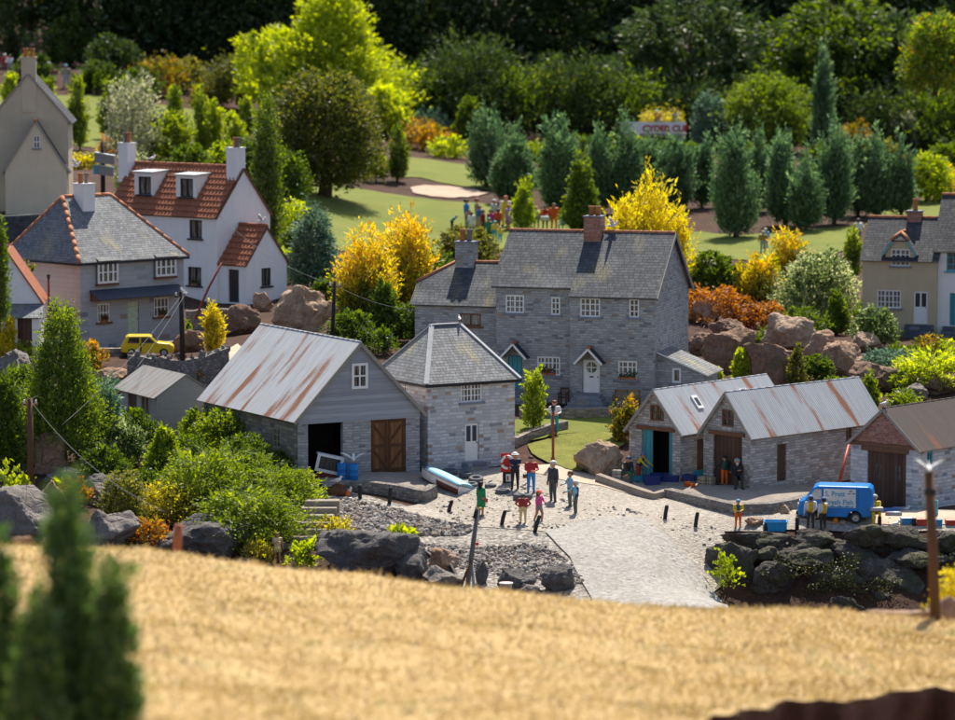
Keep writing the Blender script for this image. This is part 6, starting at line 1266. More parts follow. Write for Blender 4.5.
FILL = [(352, 346, 34, 52, 'bush', 'green', -.2, 'dark green shrub under the left of the golden-orange shrub'), (412, 344, 40, 40, 'bush', 'green', -.2, 'dark green shrub between golden-orange shrub and stone house wing'), (442, 300, 46, 34, 'bush', 'green', -.15, 'dark shrub at the back left corner of the stone house wing'), (374, 352, 22, 40, 'low', 'green', -.2, 'low dark plant at the foot of the dwarf pine'),
 (738, 302, 34, 44, 'bush', 'green', -.1, 'green shrub right of the dense dark bush'), (800, 334, 24, 44, 'low', 'green', -.1, 'low green plant under the variegated shrub'), (868, 334, 34, 26, 'bush', 'green', -.05, 'green shrub at the left corner of the cream cottage'), (745, 366, 16, 44, 'low', 'moss', .2, 'dark moss cushion between rocks below the dead junipers'),
 (816, 382, 26, 34, 'bush', 'green', -.1, 'dark shrub right of the pale topped boulder'), (850, 404, 26, 40, 'bush', 'green', -.12, 'dark shrub at the foot of the rounded reddish boulder'), (832, 402, 24, 30, 'bush', 'green', -.05, 'green shrub behind the end of the rust streaked roof'), (905, 364, 18, 44, 'low', 'green', -.05, 'low green plant in front of the cream cottage steps'), (912, 392, 22, 40, 'spread', 'brightgreen', 0, 'green trailing plant below the yellow-lime conifer'), (765, 346, 18, 30, 'low', 'green', -.1, 'small dark green plant above the pale topped boulder'),
 (132, 446, 36, 50, 'bush', 'green', -.15, 'dark green shrub left of the shed wall'), (104, 486, 40, 56, 'bush', 'green', -.18, 'dark shrub under the grey-green variegated conifer'), (88, 440, 54, 54, 'bush', 'green', -.1, 'dark green shrub at the right foot of the large cone conifer'), (186, 474, 40, 52, 'bush', 'green', -.1, 'green shrub behind the lime tipped dwarf conifer'), (146, 504, 32, 44, 'bush', 'green', -.2, 'dark shrub above the yellow low conifer'), (100, 412, 36, 44, 'bush', 'green', -.1, 'green shrub left of the shed roof'), (24, 446, 60, 44, 'bush', 'green', -.12, 'dark green shrub behind the left wooden post'), (20, 400, 34, 44, 'bush', 'green', -.1, 'green shrub behind the dark left edge conifer'),
 (200, 446, 36, 40, 'bush', 'brightgreen', -.1, 'green bush against the shed gable'), (246, 482, 46, 60, 'bush', 'green', -.05, 'green bush between rounded bush and barn wall'), (190, 500, 40, 60, 'bush', 'green', -.12, 'dark green bush above the yellow-green low plant'), (285, 478, 28, 40, 'bush', 'green', -.1, 'dark bush at the barn front corner'), (75, 505, 24, 36, 'bush', 'redmix', 0, 'reddish rockery shrub between the left boulders'), (150, 420, 24, 30, 'bush', 'green', -.1, 'green plant at the shed front corner'),
 (258, 190, 56, 40, 'bush', 'green', -.05, 'green bush behind the right chimney of the white house'), (290, 205, 54, 36, 'bush', 'green', -.12, 'dark bush left of the bronze-green tree trunk'), (225, 176, 34, 40, 'bush', 'lime', -.15, 'yellowish bush just behind the white house ridge'), (300, 268, 44, 32, 'bush', 'green', -.1, 'dark green bush behind the blue-green spruce'), (284, 282, 34, 26, 'bush', 'lime', -.1, 'lime bush at the right corner of the white house porch'), (326, 304, 26, 30, 'bush', 'green', -.1, 'dark bush at the right end of the pale boulder'), (190, 178, 34, 44, 'bush', 'green', -.05, 'green bush behind the right dormer'),
 (608, 188, 46, 40, 'bush', 'green', -.2, 'dark bush at the foot of the fourth juniper'), (540, 186, 44, 40, 'bush', 'lime', -.3, 'yellow-green bush between second and third junipers'), (580, 176, 40, 50, 'bush', 'green', -.2, 'dark bush behind the third juniper'), (690, 178, 34, 50, 'bush', 'green', -.2, 'dark bush behind the seventh juniper'), (820, 192, 46, 44, 'bush', 'green', -.2, 'dark bush behind the tenth juniper'), (755, 184, 40, 50, 'bush', 'green', -.15, 'dark bush behind the ninth juniper'), (880, 180, 40, 44, 'bush', 'olive', 0, 'olive bush behind the rightmost junipers'), (945, 182, 40, 44, 'bush', 'green', -.05, 'green bush at the right edge behind the lawn'), (655, 180, 40, 40, 'bush', 'green', -.2, 'dark bush behind the sixth juniper'),
 (34, 80, 26, 40, 'bush', 'green', -.3, 'dark bush beside the shaded figures at top left'), (98, 92, 30, 50, 'bush', 'green', -.3, 'dark bush under the darker low tree at top left'), (140, 98, 30, 44, 'bush', 'green', -.3, 'dark bush at the far end of the left lawn'), (210, 106, 24, 34, 'low', 'orangegreen', -.1, 'low russet plant right of the golden brown bush')]
for x, y, h, w_, kd, lf, tn, lb in FILL: plant(x, y, h, w_, kd, lb, 'shrub' if kd != 'low' else 'low_plant', lf, tone0=tn)
# far wood as one mass
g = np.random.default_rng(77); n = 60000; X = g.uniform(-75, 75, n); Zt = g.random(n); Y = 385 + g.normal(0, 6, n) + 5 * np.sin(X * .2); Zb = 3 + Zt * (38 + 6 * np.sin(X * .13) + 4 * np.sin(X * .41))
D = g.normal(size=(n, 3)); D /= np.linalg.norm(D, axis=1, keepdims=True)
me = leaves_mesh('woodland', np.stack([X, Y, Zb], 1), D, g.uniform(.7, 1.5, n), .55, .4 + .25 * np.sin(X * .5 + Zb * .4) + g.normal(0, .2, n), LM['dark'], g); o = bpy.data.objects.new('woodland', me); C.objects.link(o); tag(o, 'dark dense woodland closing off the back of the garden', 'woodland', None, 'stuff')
# moss and creepers on the shaded quay face
g = np.random.default_rng(5); n = 7000; PXs = g.uniform(735, 960, n); PYs = 552 + 64 * g.random(n) ** .8; keep = [noise.noise((a * .022, b * .05, 3)) > .02 for a, b in zip(PXs, PYs)]
P = np.array([tuple(W(a, b, 131.9 + g.normal(0, .15))) for a, b, k in zip(PXs, PYs, keep) if k]); n = len(P); D = g.normal(size=(n, 3)) + [0, -.6, -.3]; D /= np.linalg.norm(D, axis=1, keepdims=True)
me = leaves_mesh('creeper', P, D, .1, .06, g.random(n), LM['moss'], g); o = bpy.data.objects.new('creeper', me); C.objects.link(o); tag(o, 'dark green moss and creeper clinging to the shaded quay face', 'creeper', None, 'stuff')
# foreground conifers, out of focus
plant(72, 775, 312, 84, 'fg', 'blurred tall green conifer in the left foreground', 'foreground_conifer', d=46.5, cat='conifer')
plant(114, 775, 240, 66, 'fg', 'blurred lower green conifer right of the tall foreground one', 'foreground_conifer', d=46, cat='conifer')
plant(38, 778, 190, 74, 'fg', 'blurred bushy green conifer at the bottom left', 'foreground_conifer', d=45.5, cat='conifer')
plant(4, 775, 262, 56, 'fg', 'blurred dark green conifer cut off by the left frame edge', 'foreground_conifer', d=46.5, cat='conifer')
plant(0, 330, 120, 17, 'slim', 'dark green conifer tip at left edge above the outbuilding', 'dark_conifer', d=110, leaf='green')
plant(962, 622, 52, 36, 'low', 'yellow-orange plant at the right frame edge above the dry grass', 'yellow_plant', 'gold', d=84)
# ------------------------------------------------------------------ little painted figures
SKIN = [(.50, .26, .165), (.40, .20, .12), (.58, .33, .22), (.14, .07, .045)]
def capsule(mb, A, B, ra, rb, n=10):
    A, B = Vector(A), Vector(B); d = (B - A); L = d.length
    d = d / L if L > 1e-6 else Vector((0, 0, 1))
    mb.tube([A - d * ra, A - d * ra * .75, A - d * ra * .35, A, B, B + d * rb * .35, B + d * rb * .75, B + d * rb], [ra * .12, ra * .66, ra * .94, ra, rb, rb * .94, rb * .66, rb * .12], n)
def ik(S, T, l1, l2, pole):
    S, T = Vector(S), Vector(T); d = T - S; L = min(d.length, (l1 + l2) * .995); u = d.normalized(); T = S + u * L
    a = (l1 * l1 - l2 * l2 + L * L) / (2 * L); h = math.sqrt(max(0, l1 * l1 - a * a)); p = Vector(pole); p = (p - u * p.dot(u)).normalized()
    return S + u * a + p * h, T
ARM = {'down': ((.27, -.03, .84), (.4, .5, -.2)), 'hips': ((.19, -.06, .98), (1, .35, 0)), 'hold': ((.09, -.32, 1.10), (.7, .3, -.6)), 'cross': ((-.10, -.2, 1.20), (.8, -.1, -.8)), 'raise': ((.30, -.32, 1.62), (.9, .1, -.5)),
       'point': ((.42, -.52, 1.12), (.6, .3, -.5)), 'behind': ((.07, .17, .95), (.9, .5, 0)), 'fwd': ((.14, -.5, 1.12), (.6, .2, -.8)), 'lap': ((.10, -.36, .98), (.8, .3, -.3)), 'chest': ((.02, -.2, 1.22), (.8, .1, -.7)), 'out': ((.55, -.15, 1.12), (.2, .4, -.6))}
def person(px, py, hpx, yaw, label, top, leg, arms=('down', 'down'), legs='stand', lean=0, hair=(.06, .035, .02), hat=None, cap=None, sleeve=None, shoe=(.03, .025, .02), skin=0, skirt=None, skirtlen=.42, vest=None, longhair=False, big=True, p=None, group=None, headturn=0, beard=None, sit=.45, extras=None, bald=False, fat=1.0):
    p = p or hit(px, py); s = px_m(p); full = {'stand': 1.75, 'walk': 1.74, 'sit': 1.75 - .92 + sit, 'kneel': 1.3}[legs]; k = hpx * s / full
    sk = SKIN[skin]; caps = []; ad = lambda A, B, ra, rb, tg: caps.append((Vector(A), Vector(B), ra * k, rb * k, tg))
    hz = {'stand': .92, 'walk': .91, 'sit': sit + .06, 'kneel': .5}[legs]; dz = hz - .92; Ln = Matrix.Rotation(R(lean), 4, 'X')
    up = lambda v: (Ln @ (Vector(v) - Vector((0, 0, .92)))) + Vector((0, 0, .92 + dz))
    f = fat
    for x in (-1, 1):
        ad((x * .075, 0, hz - .02), (x * .07, 0, hz + .06), .105 * f, .105 * f, 'pelvis')
        ad(up((x * .07 * f, 0, 1.0)), up((x * .09 * f, .005, 1.30)), .105 * f, .115 * f, 'torso')
        ad(up((x * .05, 0, 1.36)), up((x * .165, 0, 1.40)), .085, .075, 'torso')
        if legs == 'sit': hip, kn, an = (x * .09, -.02, hz), (x * .13, -.44, hz + .03), (x * .13, -.46, .09)
        elif legs == 'walk': hip, kn, an = (x * .09, 0, hz), (x * .09, -.10 * x - .03, .49), (x * .09, -.16 * x + .06, .09)
        elif legs == 'kneel': hip, kn, an = (x * .09, 0, hz), (x * .12, -.12, .12), (x * .12, .3, .1)
        else: hip, kn, an = (x * .09, 0, hz), (x * .105, -.015, .49), (x * .115, .01, .09)
        lt = 'bare' if skirt else 'leg'
        ad(hip, kn, .095 * f, .066, lt); ad(kn, an, .064, .046, lt); a = Vector(an); fd = Vector((x * .05, -.17, 0))
        ad((a.x, a.y + .03, .055), a + fd * .95 + Vector((0, 0, -.05)), .052, .04, 'shoe')
        tgt, pole = ARM[arms[0 if x < 0 else 1]]; T = up((x * tgt[0], tgt[1], tgt[2])); S = up((x * .205, 0, 1.40)); E, T = ik(S, T, .29, .255, (x * pole[0], pole[1], pole[2]))
        ad(S, E, .062, .047, 'sleeve'); ad(E, T, .046, .032, 'fore')
        dh = (T - E).normalized(); lat = dh.cross(Vector((x, .2, .3))).normalized(); pn = lat.cross(dh).normalized() * x
        for q in (-.5, .5): ad(T + dh * .015 + lat * q * .03, T + dh * .075 + lat * q * .045, .023, .022, 'hand')
        if big:
            for q, ln in ((-1.5, .05), (-.5, .066), (.5, .07), (1.5, .058)):
                b = T + dh * .09 + lat * q * .024; m_ = b + (dh + pn * .25).normalized() * ln * .55; ad(b, m_, .0125, .0115, 'hand'); ad(m_, m_ + (dh * .7 + pn * .7).normalized() * ln * .5, .0115, .01, 'hand')
            b = T + dh * .03 - lat * .04; ad(b, b + (dh * .7 - lat * .7 + pn * .3).normalized() * .055, .0145, .012, 'hand')
    ad(up((0, .01, 1.44)), up((0, -.005, 1.53)), .058, .055, 'head'); ht = Matrix.Rotation(R(headturn), 4, 'Z')
    hp = lambda v: up(Vector((0, 0, 1.5)) + (ht @ (Vector(v) - Vector((0, 0, 1.5)))))
    ad(hp((0, .01, 1.60)), hp((0, .005, 1.65)), .098, .102, 'head'); ad(hp((0, -.045, 1.555)), hp((0, -.03, 1.60)), .06, .085, 'head')
    ad(hp((0, -.10, 1.615)), hp((0, -.118, 1.59)), .016, .02, 'head'); ad(hp((0, -.098, 1.545)), hp((0, -.1, 1.545)), .02, .02, 'lip')
    for x in (-1, 1): ad(hp((x * .102, .0, 1.60)), hp((x * .105, .01, 1.63)), .02, .022, 'head')
    mb = MB()
    for A, B, ra, rb, tg in caps: capsule(mb, A * k, B * k, ra, rb)
    me = bpy.data.meshes.new('tmp'); me.from_pydata([tuple(v) for v in mb.v], [], mb.f); o = bpy.data.objects.new('tmp', me); C.objects.link(o)
    rm = o.modifiers.new('r', 'REMESH'); rm.mode = 'VOXEL'; rm.voxel_size = (.0155 if big else .026) * k
    sm = o.modifiers.new('s', 'SMOOTH'); sm.factor = .5; sm.iterations = 1 if big else 2
    dg = bpy.context.evaluated_depsgraph_get(); me2 = bpy.data.meshes.new_from_object(o.evaluated_get(dg)); bpy.data.objects.remove(o); bpy.data.meshes.remove(me)
    me2.name = 'body'; n = len(me2.polygons); c = np.empty(n * 3); me2.polygons.foreach_get('center', c); c = c.reshape(-1, 3); best = np.full(n, 9e9); idx = np.zeros(n, int)
    slots = {'pelvis': 1, 'leg': 1, 'torso': 0, 'sleeve': 3, 'fore': 3, 'hand': 2, 'head': 2, 'shoe': 4, 'bare': 2, 'lip': 5}
    for A, B, ra, rb, tg in caps:
        A, B = np.array(A * k), np.array(B * k); ab = B - A; L2 = max(1e-9, ab @ ab); t = np.clip(((c - A) @ ab) / L2, 0, 1); d = np.linalg.norm(c - (A + t[:, None] * ab), axis=1) - (ra + (rb - ra) * t)
        m = d < best; best[m] = d[m]; idx[m] = slots[tg]
    sl = sleeve if sleeve is not None else top; bare_arm = sleeve == 'bare'
    for col in (top, leg, sk, sk if bare_arm else sl, shoe, (.45, .16, .13)): me2.materials.append(paint(col, .5, .08, 9))
    me2.polygons.foreach_set('material_index', idx.astype(np.int32)); me2.polygons.foreach_set('use_smooth', [True] * n)
    b = bpy.data.objects.new('person', me2); C.objects.link(b); b.location = p - Vector((0, 0, .01)); b.rotation_euler = (0, 0, R(yaw)); b.scale = (1.16, 1.16, 1.0) if big else (1.38, 1.38, 1.04); tag(b, label, 'person', group)
    hm = Matrix.Scale(k, 4)
    def part(nm, fn, col, rough=.6):
        q = MB(); fn(q); 
        for i in range(len(q.v)): q.v[i] = q.v[i] * k
        return q.build(nm, paint(col, rough, .1, 9), b, uv=False)
    def dome_(q, r, zc, lo, yo=0.0, flat=1.0, sx=1.0):
        prof = [(r * math.cos(a), r * math.sin(a) * flat) for a in np.linspace(lo, math.pi / 2 - .02, 8)]
        M = Matrix.Translation(up((0, 0, 1.5))) @ Ln @ ht @ Matrix.Translation((0, yo, zc - 1.5)) @ Matrix.Diagonal((sx, 1.08, 1, 1)); q.lathe(prof, 16, 0, M)
    if not bald:
        def hf(q):
            dome_(q, .112, 1.655, -.1, .012); dome_(q, .108, 1.62, -.75, .034, 1.0)
            if longhair: capsule(q, hp((0, .06, 1.6)), hp((0, .075, 1.40)), .1, .07)
        part('hair', hf, hair)
    if hat:
        def hf(q):
            dome_(q, .122, 1.675, 0, .005, .9)
            q.lathe([(.10, 0), (.165, -.008), (.167, .004), (.10, .014)], 18, 0, Matrix.Translation(up((0, 0, 1.5))) @ Ln @ ht @ Matrix.Translation((0, -.03, .175)), closed=True)
        part('hat', hf, hat)
    if cap: part('woolly_hat', lambda q: dome_(q, .124, 1.655, -.12, .008, 1.0), cap)
    if beard: part('beard', lambda q: capsule(q, hp((0, -.075, 1.55)), hp((0, -.07, 1.48)), .06, .035), beard)
    if big:
        def ey(q):
            for x in (-1, 1): capsule(q, hp((x * .04, -.088, 1.635)), hp((x * .04, -.089, 1.636)), .014, .014, 8)
        part('eyes', ey, (.02, .02, .02), .3)
    if skirt:
        def sf(q):
            pr = [(.150, .98), (.175, .90), (.2 + .03 * (skirtlen > .3), .98 - skirtlen), (.185, .985 - skirtlen), (.13, .93)]
            q.lathe([(r, z + dz) for r, z in pr], 18, 0, Matrix.Diagonal((1, .82, 1, 1)))
        part('skirt', sf, skirt)
    if vest:
        def vf(q):
            pr = [(.16, .93), (.185, 1.0), (.18, 1.2), (.195, 1.33), (.15, 1.42), (.11, 1.43)]
            M = Matrix.Translation((0, 0, .92 + dz)) @ Ln @ Matrix.Translation((0, 0, -.92)) @ Matrix.Diagonal((1.0, .76, 1, 1)); q.lathe(pr, 18, 0, M)
        part('waistcoat', vf, vest)
    if extras: extras(part, up, hp, caps, k)
    return b
NAVY, BLK, GRY = (.02, .03, .07), (.018, .018, .02), (.09, .09, .1)
g1_ = 'figures gathered in the yard'
person(515, 490, 38, 8, 'uniformed man in navy with white cap and folded arms before the lifebuoy board', NAVY, BLK, ('cross', 'cross'), hat=(.7, .7, .7), group=g1_)
def handbag(col):
    def f(part, up, hp, caps, k): part('handbag', lambda q: (q.box(-.34, -.2, -.10, -.02, .74, .92), q.tube([(-.32, -.06, .92), (-.3, -.06, 1.0), (-.24, -.06, 1.0), (-.22, -.06, .92)], .008, 6)), col)
    return f
person(531, 493.5, 38, 12, 'dark haired person in red jacket and bright blue trousers beside the big tyre', (.42, .03, .03), (.03, .22, .55), ('hold', 'hold'), hair=(.05, .02, .015), group=g1_, extras=handbag((.12, .05, .03)))
person(553, 503, 43, -55, 'tall grey haired man in dark grey suit standing sideways', (.04, .045, .06), (.07, .075, .085), hair=(.6, .58, .55), skin=2, group=g1_)
person(570, 507.5, 37, -80, 'brown haired man in light blue shirt facing left', (.22, .40, .52), (.09, .11, .10), ('hold', 'down'), hair=(.12, .05, .025), group=g1_)
person(575.5, 515, 35, -105, 'grey haired man in dark waistcoat with turquoise sleeves', (.2, .45, .6), (.06, .10, .08), ('fwd', 'down'), hair=(.5, .5, .48), sleeve=(.2, .48, .6), vest=(.03, .03, .045), group=g1_)
person(523, 524, 31.5, 180, 'man in red jumper and cream trousers seen from behind, hands on hips', (.34, .035, .03), (.66, .52, .25), ('hips', 'hips'), cap=(.28, .30, .34), group=g1_, fat=1.15)
person(539, 522, 32, 60, 'woman in pink top, grey shorts and red cap walking right', (.62, .07, .26), (.2, .2, .22), ('down', 'hold'), 'walk', hat=(.65, .04, .03), skirt=(.2, .2, .22), skirtlen=.28, hair=(.10, .05, .03), longhair=True, group=g1_, skin=1)
person(481, 516, 35, 130, 'black haired woman in green coat carrying a red bag beside the boat', (.015, .22, .09), (.3, .12, .1), ('down', 'down'), skirt=(.015, .22, .09), skirtlen=.5, hair=(.01, .01, .012), longhair=True, group=g1_, extras=handbag((.5, .04, .03)))
person(554.5, 434, 34, 10, 'red haired figure in white shirt and turquoise trousers on the path by the big house', (.75, .73, .72), (.03, .32, .38), ('hold', 'hold'), hair=(.22, .07, .03), skin=2)
g2_ = 'fishermen by the boathouses'
hA = hit(625, 481)
person(626.5, 481.5, 25, 35, 'man in dark jacket and green trousers seated on a crate at the open boathouse', (.025, .028, .032), (.03, .12, .06), ('lap', 'lap'), 'sit', cap=(.05, .09, .16), group=g2_, lean=12)
person(638.5, 481, 30, 60, 'fisherman in yellow top and red trousers leaning out at the open boathouse', (.68, .44, .02), (.42, .06, .02), ('fwd', 'point'), lean=22, cap=(.10, .16, .28), vest=(.03, .04, .08), group=g2_)
person(724.5, 485.5, 30, 12, 'man in dark jacket and orange trousers before the closed brown boathouse doors', (.03, .026, .024), (.70, .13, .01), ('out', 'down'), hat=(.02, .02, .025), vest=(.02, .07, .05), group=g2_)
person(737, 487.5, 28, 5, 'white bearded man in black seated on a crate before the brown doors', (.02, .02, .022), (.03, .032, .03), ('chest', 'lap'), 'sit', cap=(.30, .36, .36), beard=(.65, .62, .58), group=g2_)
person(738, 528, 29, 4, 'fisherman in yellow jacket and orange trousers with blue hood near the slipway', (.70, .48, .02), (.70, .12, .01), ('hold', 'hold'), cap=(.12, .32, .5), vest=(.04, .07, .16), group=g2_, fat=1.15)
person(810.5, 530, 35, 183, 'left of two men in yellow waistcoats seen from behind at the quay', (.7, .7, .7), (.05, .045, .04), ('behind', 'down'), hat=(.05, .16, .38), vest=(.75, .42, .01), skin=1, group=g2_, fat=1.05)
person(823, 531, 34, 215, 'right of two men in yellow waistcoats, turned slightly right at the quay', (.7, .7, .7), (.05, .045, .04), ('hold', 'down'), hat=(.04, .06, .2), vest=(.75, .42, .01), group=g2_, fat=1.05)
def tray(part, up, hp, caps, k): part('fish_box', lambda q: q.box(-.26, .26, -.55, -.22, .72, .86), (.45, .44, .42))
person(874.5, 524, 28.5, 4, 'fisherman in yellow oilskins seated holding a grey fish box', (.68, .48, .04), (.72, .50, .02), ('lap', 'lap'), 'sit', cap=(.42, .42, .36), group=g2_, extras=tray, sit=.5)
person(277.5, 562, 30, 8, 'small figure in cream dress with one arm raised above the dry grass', (.68, .55, .33), (.6, .36, .25), ('chest', 'down'), skirt=(.68, .55, .33), skirtlen=.36, hair=(.22, .13, .06), sleeve='bare', shoe=(.5, .25, .08))
person(308, 464, 14, 20, 'small figure in orange overalls seated by the open barn door', (.62, .10, .02), (.62, .10, .02), ('lap', 'lap'), 'sit', hair=(.03, .02, .03))
g3_ = 'crowd on the back lawn'
CROWD = [(452, 229, 14, 60, 'figure in blue bending over alone at the left of the lawn crowd', (.05, .25, .6), BLK, dict(lean=40, hair=(.35, .33, .3))),
 (466.5, 227, 25, 70, 'black haired figure in bright blue top at the left of the lawn crowd', (.03, .2, .55), (.5, .42, .3), dict(hair=(.01, .01, .01), skin=1)),
 (469, 231, 19, 40, 'figure in brown jacket behind the white dress in the lawn crowd', (.28, .12, .06), (.25, .3, .3), {}), (471.5, 232, 18, 20, 'figure in white dress at the front left of the lawn crowd', (.75, .75, .72), (.7, .7, .7), dict(hair=(.02, .015, .01), skirt=(.75, .75, .72), skirtlen=.5, skin=3)),
 (477, 226, 25, 80, 'figure in tan coat at the back left of the lawn crowd', (.42, .30, .2), (.4, .3, .2), dict(hair=(.25, .1, .05))), (479.5, 230, 22, 60, 'figure in mid blue shirt and tan trousers in the lawn crowd', (.03, .16, .42), (.48, .34, .22), dict(hair=(.12, .06, .03))),
 (483, 233, 21, 70, 'figure in maroon jumper in the lawn crowd', (.22, .02, .03), (.10, .05, .05), {}), (494, 226, 24, -60, 'grey haired figure in pale shirt at the back of the lawn crowd', (.5, .5, .55), (.35, .33, .3), dict(hair=(.5, .5, .5))),
 (490.5, 234, 22, -50, 'figure in magenta jacket in the middle of the lawn crowd', (.40, .02, .16), (.1, .05, .08), dict(hair=(.01, .01, .01))), (498, 231, 20, -40, 'black haired figure in orange-red top in the lawn crowd', (.6, .10, .03), (.35, .08, .04), dict(hair=(.008, .008, .008), skin=3)),
 (505.5, 226, 27, -20, 'red haired woman in white and yellow at the back of the lawn crowd', (.72, .62, .5), (.65, .45, .05), dict(hair=(.36, .08, .02), longhair=True, vest=(.7, .5, .04))), (508.5, 230, 23, -60, 'figure in lavender coat at the right of the lawn crowd', (.36, .26, .5), (.3, .22, .42), dict(hair=(.3, .15, .08), skirt=(.36, .26, .5), skirtlen=.55)),
 (489, 240, 20, 30, 'figure in dark green coat at the front of the lawn crowd', (.02, .15, .09), (.03, .12, .08), dict(cap=(.03, .25, .28))), (495, 241, 18, -30, 'figure with teal cap and yellow top at the front of the lawn crowd', (.6, .45, .06), (.03, .3, .38), dict(cap=(.03, .4, .5))),
 (500, 243, 15, -30, 'small child in yellow and turquoise at the front of the lawn crowd', (.7, .5, .05), (.05, .4, .5), dict(hair=(.6, .5, .3))), (536.5, 229, 20, 10, 'figure in pale grey behind the slender conifer on the lawn', (.5, .48, .45), (.3, .28, .26), dict(hair=(.35, .2, .12))),
 (545, 229, 21, 0, 'musician in red jacket with a white drum on the lawn', (.48, .03, .02), (.12, .1, .1), dict(hair=(.01, .01, .01), arms=('hold', 'hold'), extras=lambda part, up, hp, caps, k: part('drum', lambda q: q.lathe([(.2, .68), (.24, .7), (.24, .98), (.2, 1.0)], 14, 0, Matrix.Translation((0, -.34, 0))), (.75, .74, .72)))),
 (554, 229, 23, 15, 'figure in orange overalls right of the drummer on the lawn', (.70, .12, .01), (.70, .12, .01), dict(hair=(.15, .06, .03))), (563, 230, 13, -20, 'child in white and green sitting near the dark green conifer', (.7, .7, .7), (.1, .35, .25), dict(legs='sit', hair=(.2, .08, .04))),
 (763, 253, 20, 175, 'adult in brown walking away across the lawn with a child', (.32, .18, .04), (.3, .3, .32), dict(hair=(.4, .35, .28))), (765.5, 248, 18, 150, 'child in blue riding close behind the adult in brown on the lawn', (.2, .35, .55), (.2, .3, .45), dict(hair=(.6, .55, .45))),
 (858, 243, 22, 200, 'figure in white shirt half hidden beside the cream cottage roof', (.75, .75, .78), (.2, .2, .25), dict(hair=(.03, .02, .02))),
 (66, 88, 21, 0, 'figure with turquoise hat in the shade at the top left', (.35, .3, .22), (.4, .45, .5), dict(cap=(.05, .3, .45))), (47, 80, 19, 20, 'figure in pale top among the shaded group at the top left', (.5, .5, .55), (.2, .2, .25), dict(hair=(.4, .35, .3))), (39, 79, 18, -30, 'figure in dark purple beside the cream house chimney', (.12, .05, .12), (.1, .1, .12), {}),
 (5, 73, 17, 20, 'figure in red at the left edge of the shaded group', (.45, .03, .04), (.2, .05, .05), dict(cap=(.6, .6, .62))), (10, 74, 17, -20, 'figure in white holding a tray at the top left edge', (.6, .6, .62), (.4, .4, .42), dict(arms=('hold', 'hold'))),
 (54, 82, 13, 30, 'small child in red and blue behind the cream house chimney', (.3, .06, .08), (.1, .3, .4), {})]
for x, y, h, yw, lb, tp, lg, ex in CROWD: person(x, y, h * 1.08, yw, lb, tp, lg, big=False, group=g3_ if 'crowd' in lb else None, **ex)
# ------------------------------------------------------------------ props
def M2(o): return o
def poly_prism(mb, prof, y0, y1, mi=0, axis='y', smooth=False):
    n = len(prof); A = [Vector((x, y0, z)) for x, z in prof]; B = [Vector((x, y1, z)) for x, z in prof]
    mb.add(A + B, [tuple(range(n)), tuple(range(n, 2 * n))[::-1]] + [(i, n + i, n + (i + 1) % n, (i + 1) % n) for i in range(n)], mi, smooth)
def text_mesh(txt, size, mat, par, loc, rot, ext=.004, name='lettering', align='LEFT', bold=0):
    cu = bpy.data.curves.new('t', 'FONT'); cu.body = txt; cu.size = size; cu.extrude = ext; cu.align_x = align; cu.offset = bold
    o = bpy.data.objects.new('t', cu); C.objects.link(o); dg = bpy.context.evaluated_depsgraph_get(); me = bpy.data.meshes.new_from_object(o.evaluated_get(dg)); bpy.data.objects.remove(o)
    me.materials.clear(); me.materials.append(mat); q = bpy.data.objects.new(name, me); C.objects.link(q); q.parent = par; q.location = loc; q.rotation_euler = rot; return q
def wheel(par, x, y, r, wd, side=-1):
    M = Matrix.Translation((x, y, r)) @ Matrix.Rotation(R(90), 4, 'X'); k = MB()
    k.lathe([(r * .62, -wd / 2), (r * .93, -wd / 2), (r, -wd * .3), (r, wd * .3), (r * .93, wd / 2), (r * .62, wd / 2)], 26, 0, M, closed=True); w_ = k.build('wheel', MAT['tyre'], par, uv=False)
    k = MB(); k.lathe([(.01, wd * .38), (r * .18, wd * .40), (r * .2, wd * .3), (r * .5, wd * .22), (r * .56, wd * .42), (r * .63, wd * .42), (r * .63, -wd * .42), (.01, -wd * .3)], 22, 0, M, closed=False)
    for i in range(6):
        a = i * math.pi / 3; k.box(r * .15, r * .56, -r * .06, r * .06, wd * .24, wd * .36, 0, M @ Matrix.Rotation(a, 4, 'Z'))
    k.build('rim', paint((.42, .42, .43), .35, .1, 9, .6), w_, uv=False); return w_
MAT['tyre'] = paint((.035, .035, .037), .75, .2)
m = NT('car_window'); m.base((.02, .025, .03)); m.rough(.06); m.b.inputs['Specular IOR Level'].default_value = .6; MAT['carglass'] = m.m
def carpaint(col):
    m = NT('vehicle_paint'); m.base(m.vary(col, .1, 2)); m.rough(.3); m.b.inputs['Coat Weight'].default_value = .25; m.b.inputs['Coat Roughness'].default_value = .15; return m.m
def loft_body(prof_fn, stations, mi=0):
    """closed side profiles (list of (x,z)) across y stations"""
    mb = MB(); rows = [(y, prof_fn(y)) for y in stations]; n = len(rows[0][1]); V = [Vector((x, y, z)) for y, P in rows for x, z in P]
    Fc = [(j * n + i, j * n + (i + 1) % n, (j + 1) * n + (i + 1) % n, (j + 1) * n + i) for j in range(len(rows) - 1) for i in range(n)]
    Fc += [tuple(range(n))[::-1], tuple(range((len(rows) - 1) * n, len(rows) * n))]; mb.add(V, Fc, mi); return mb
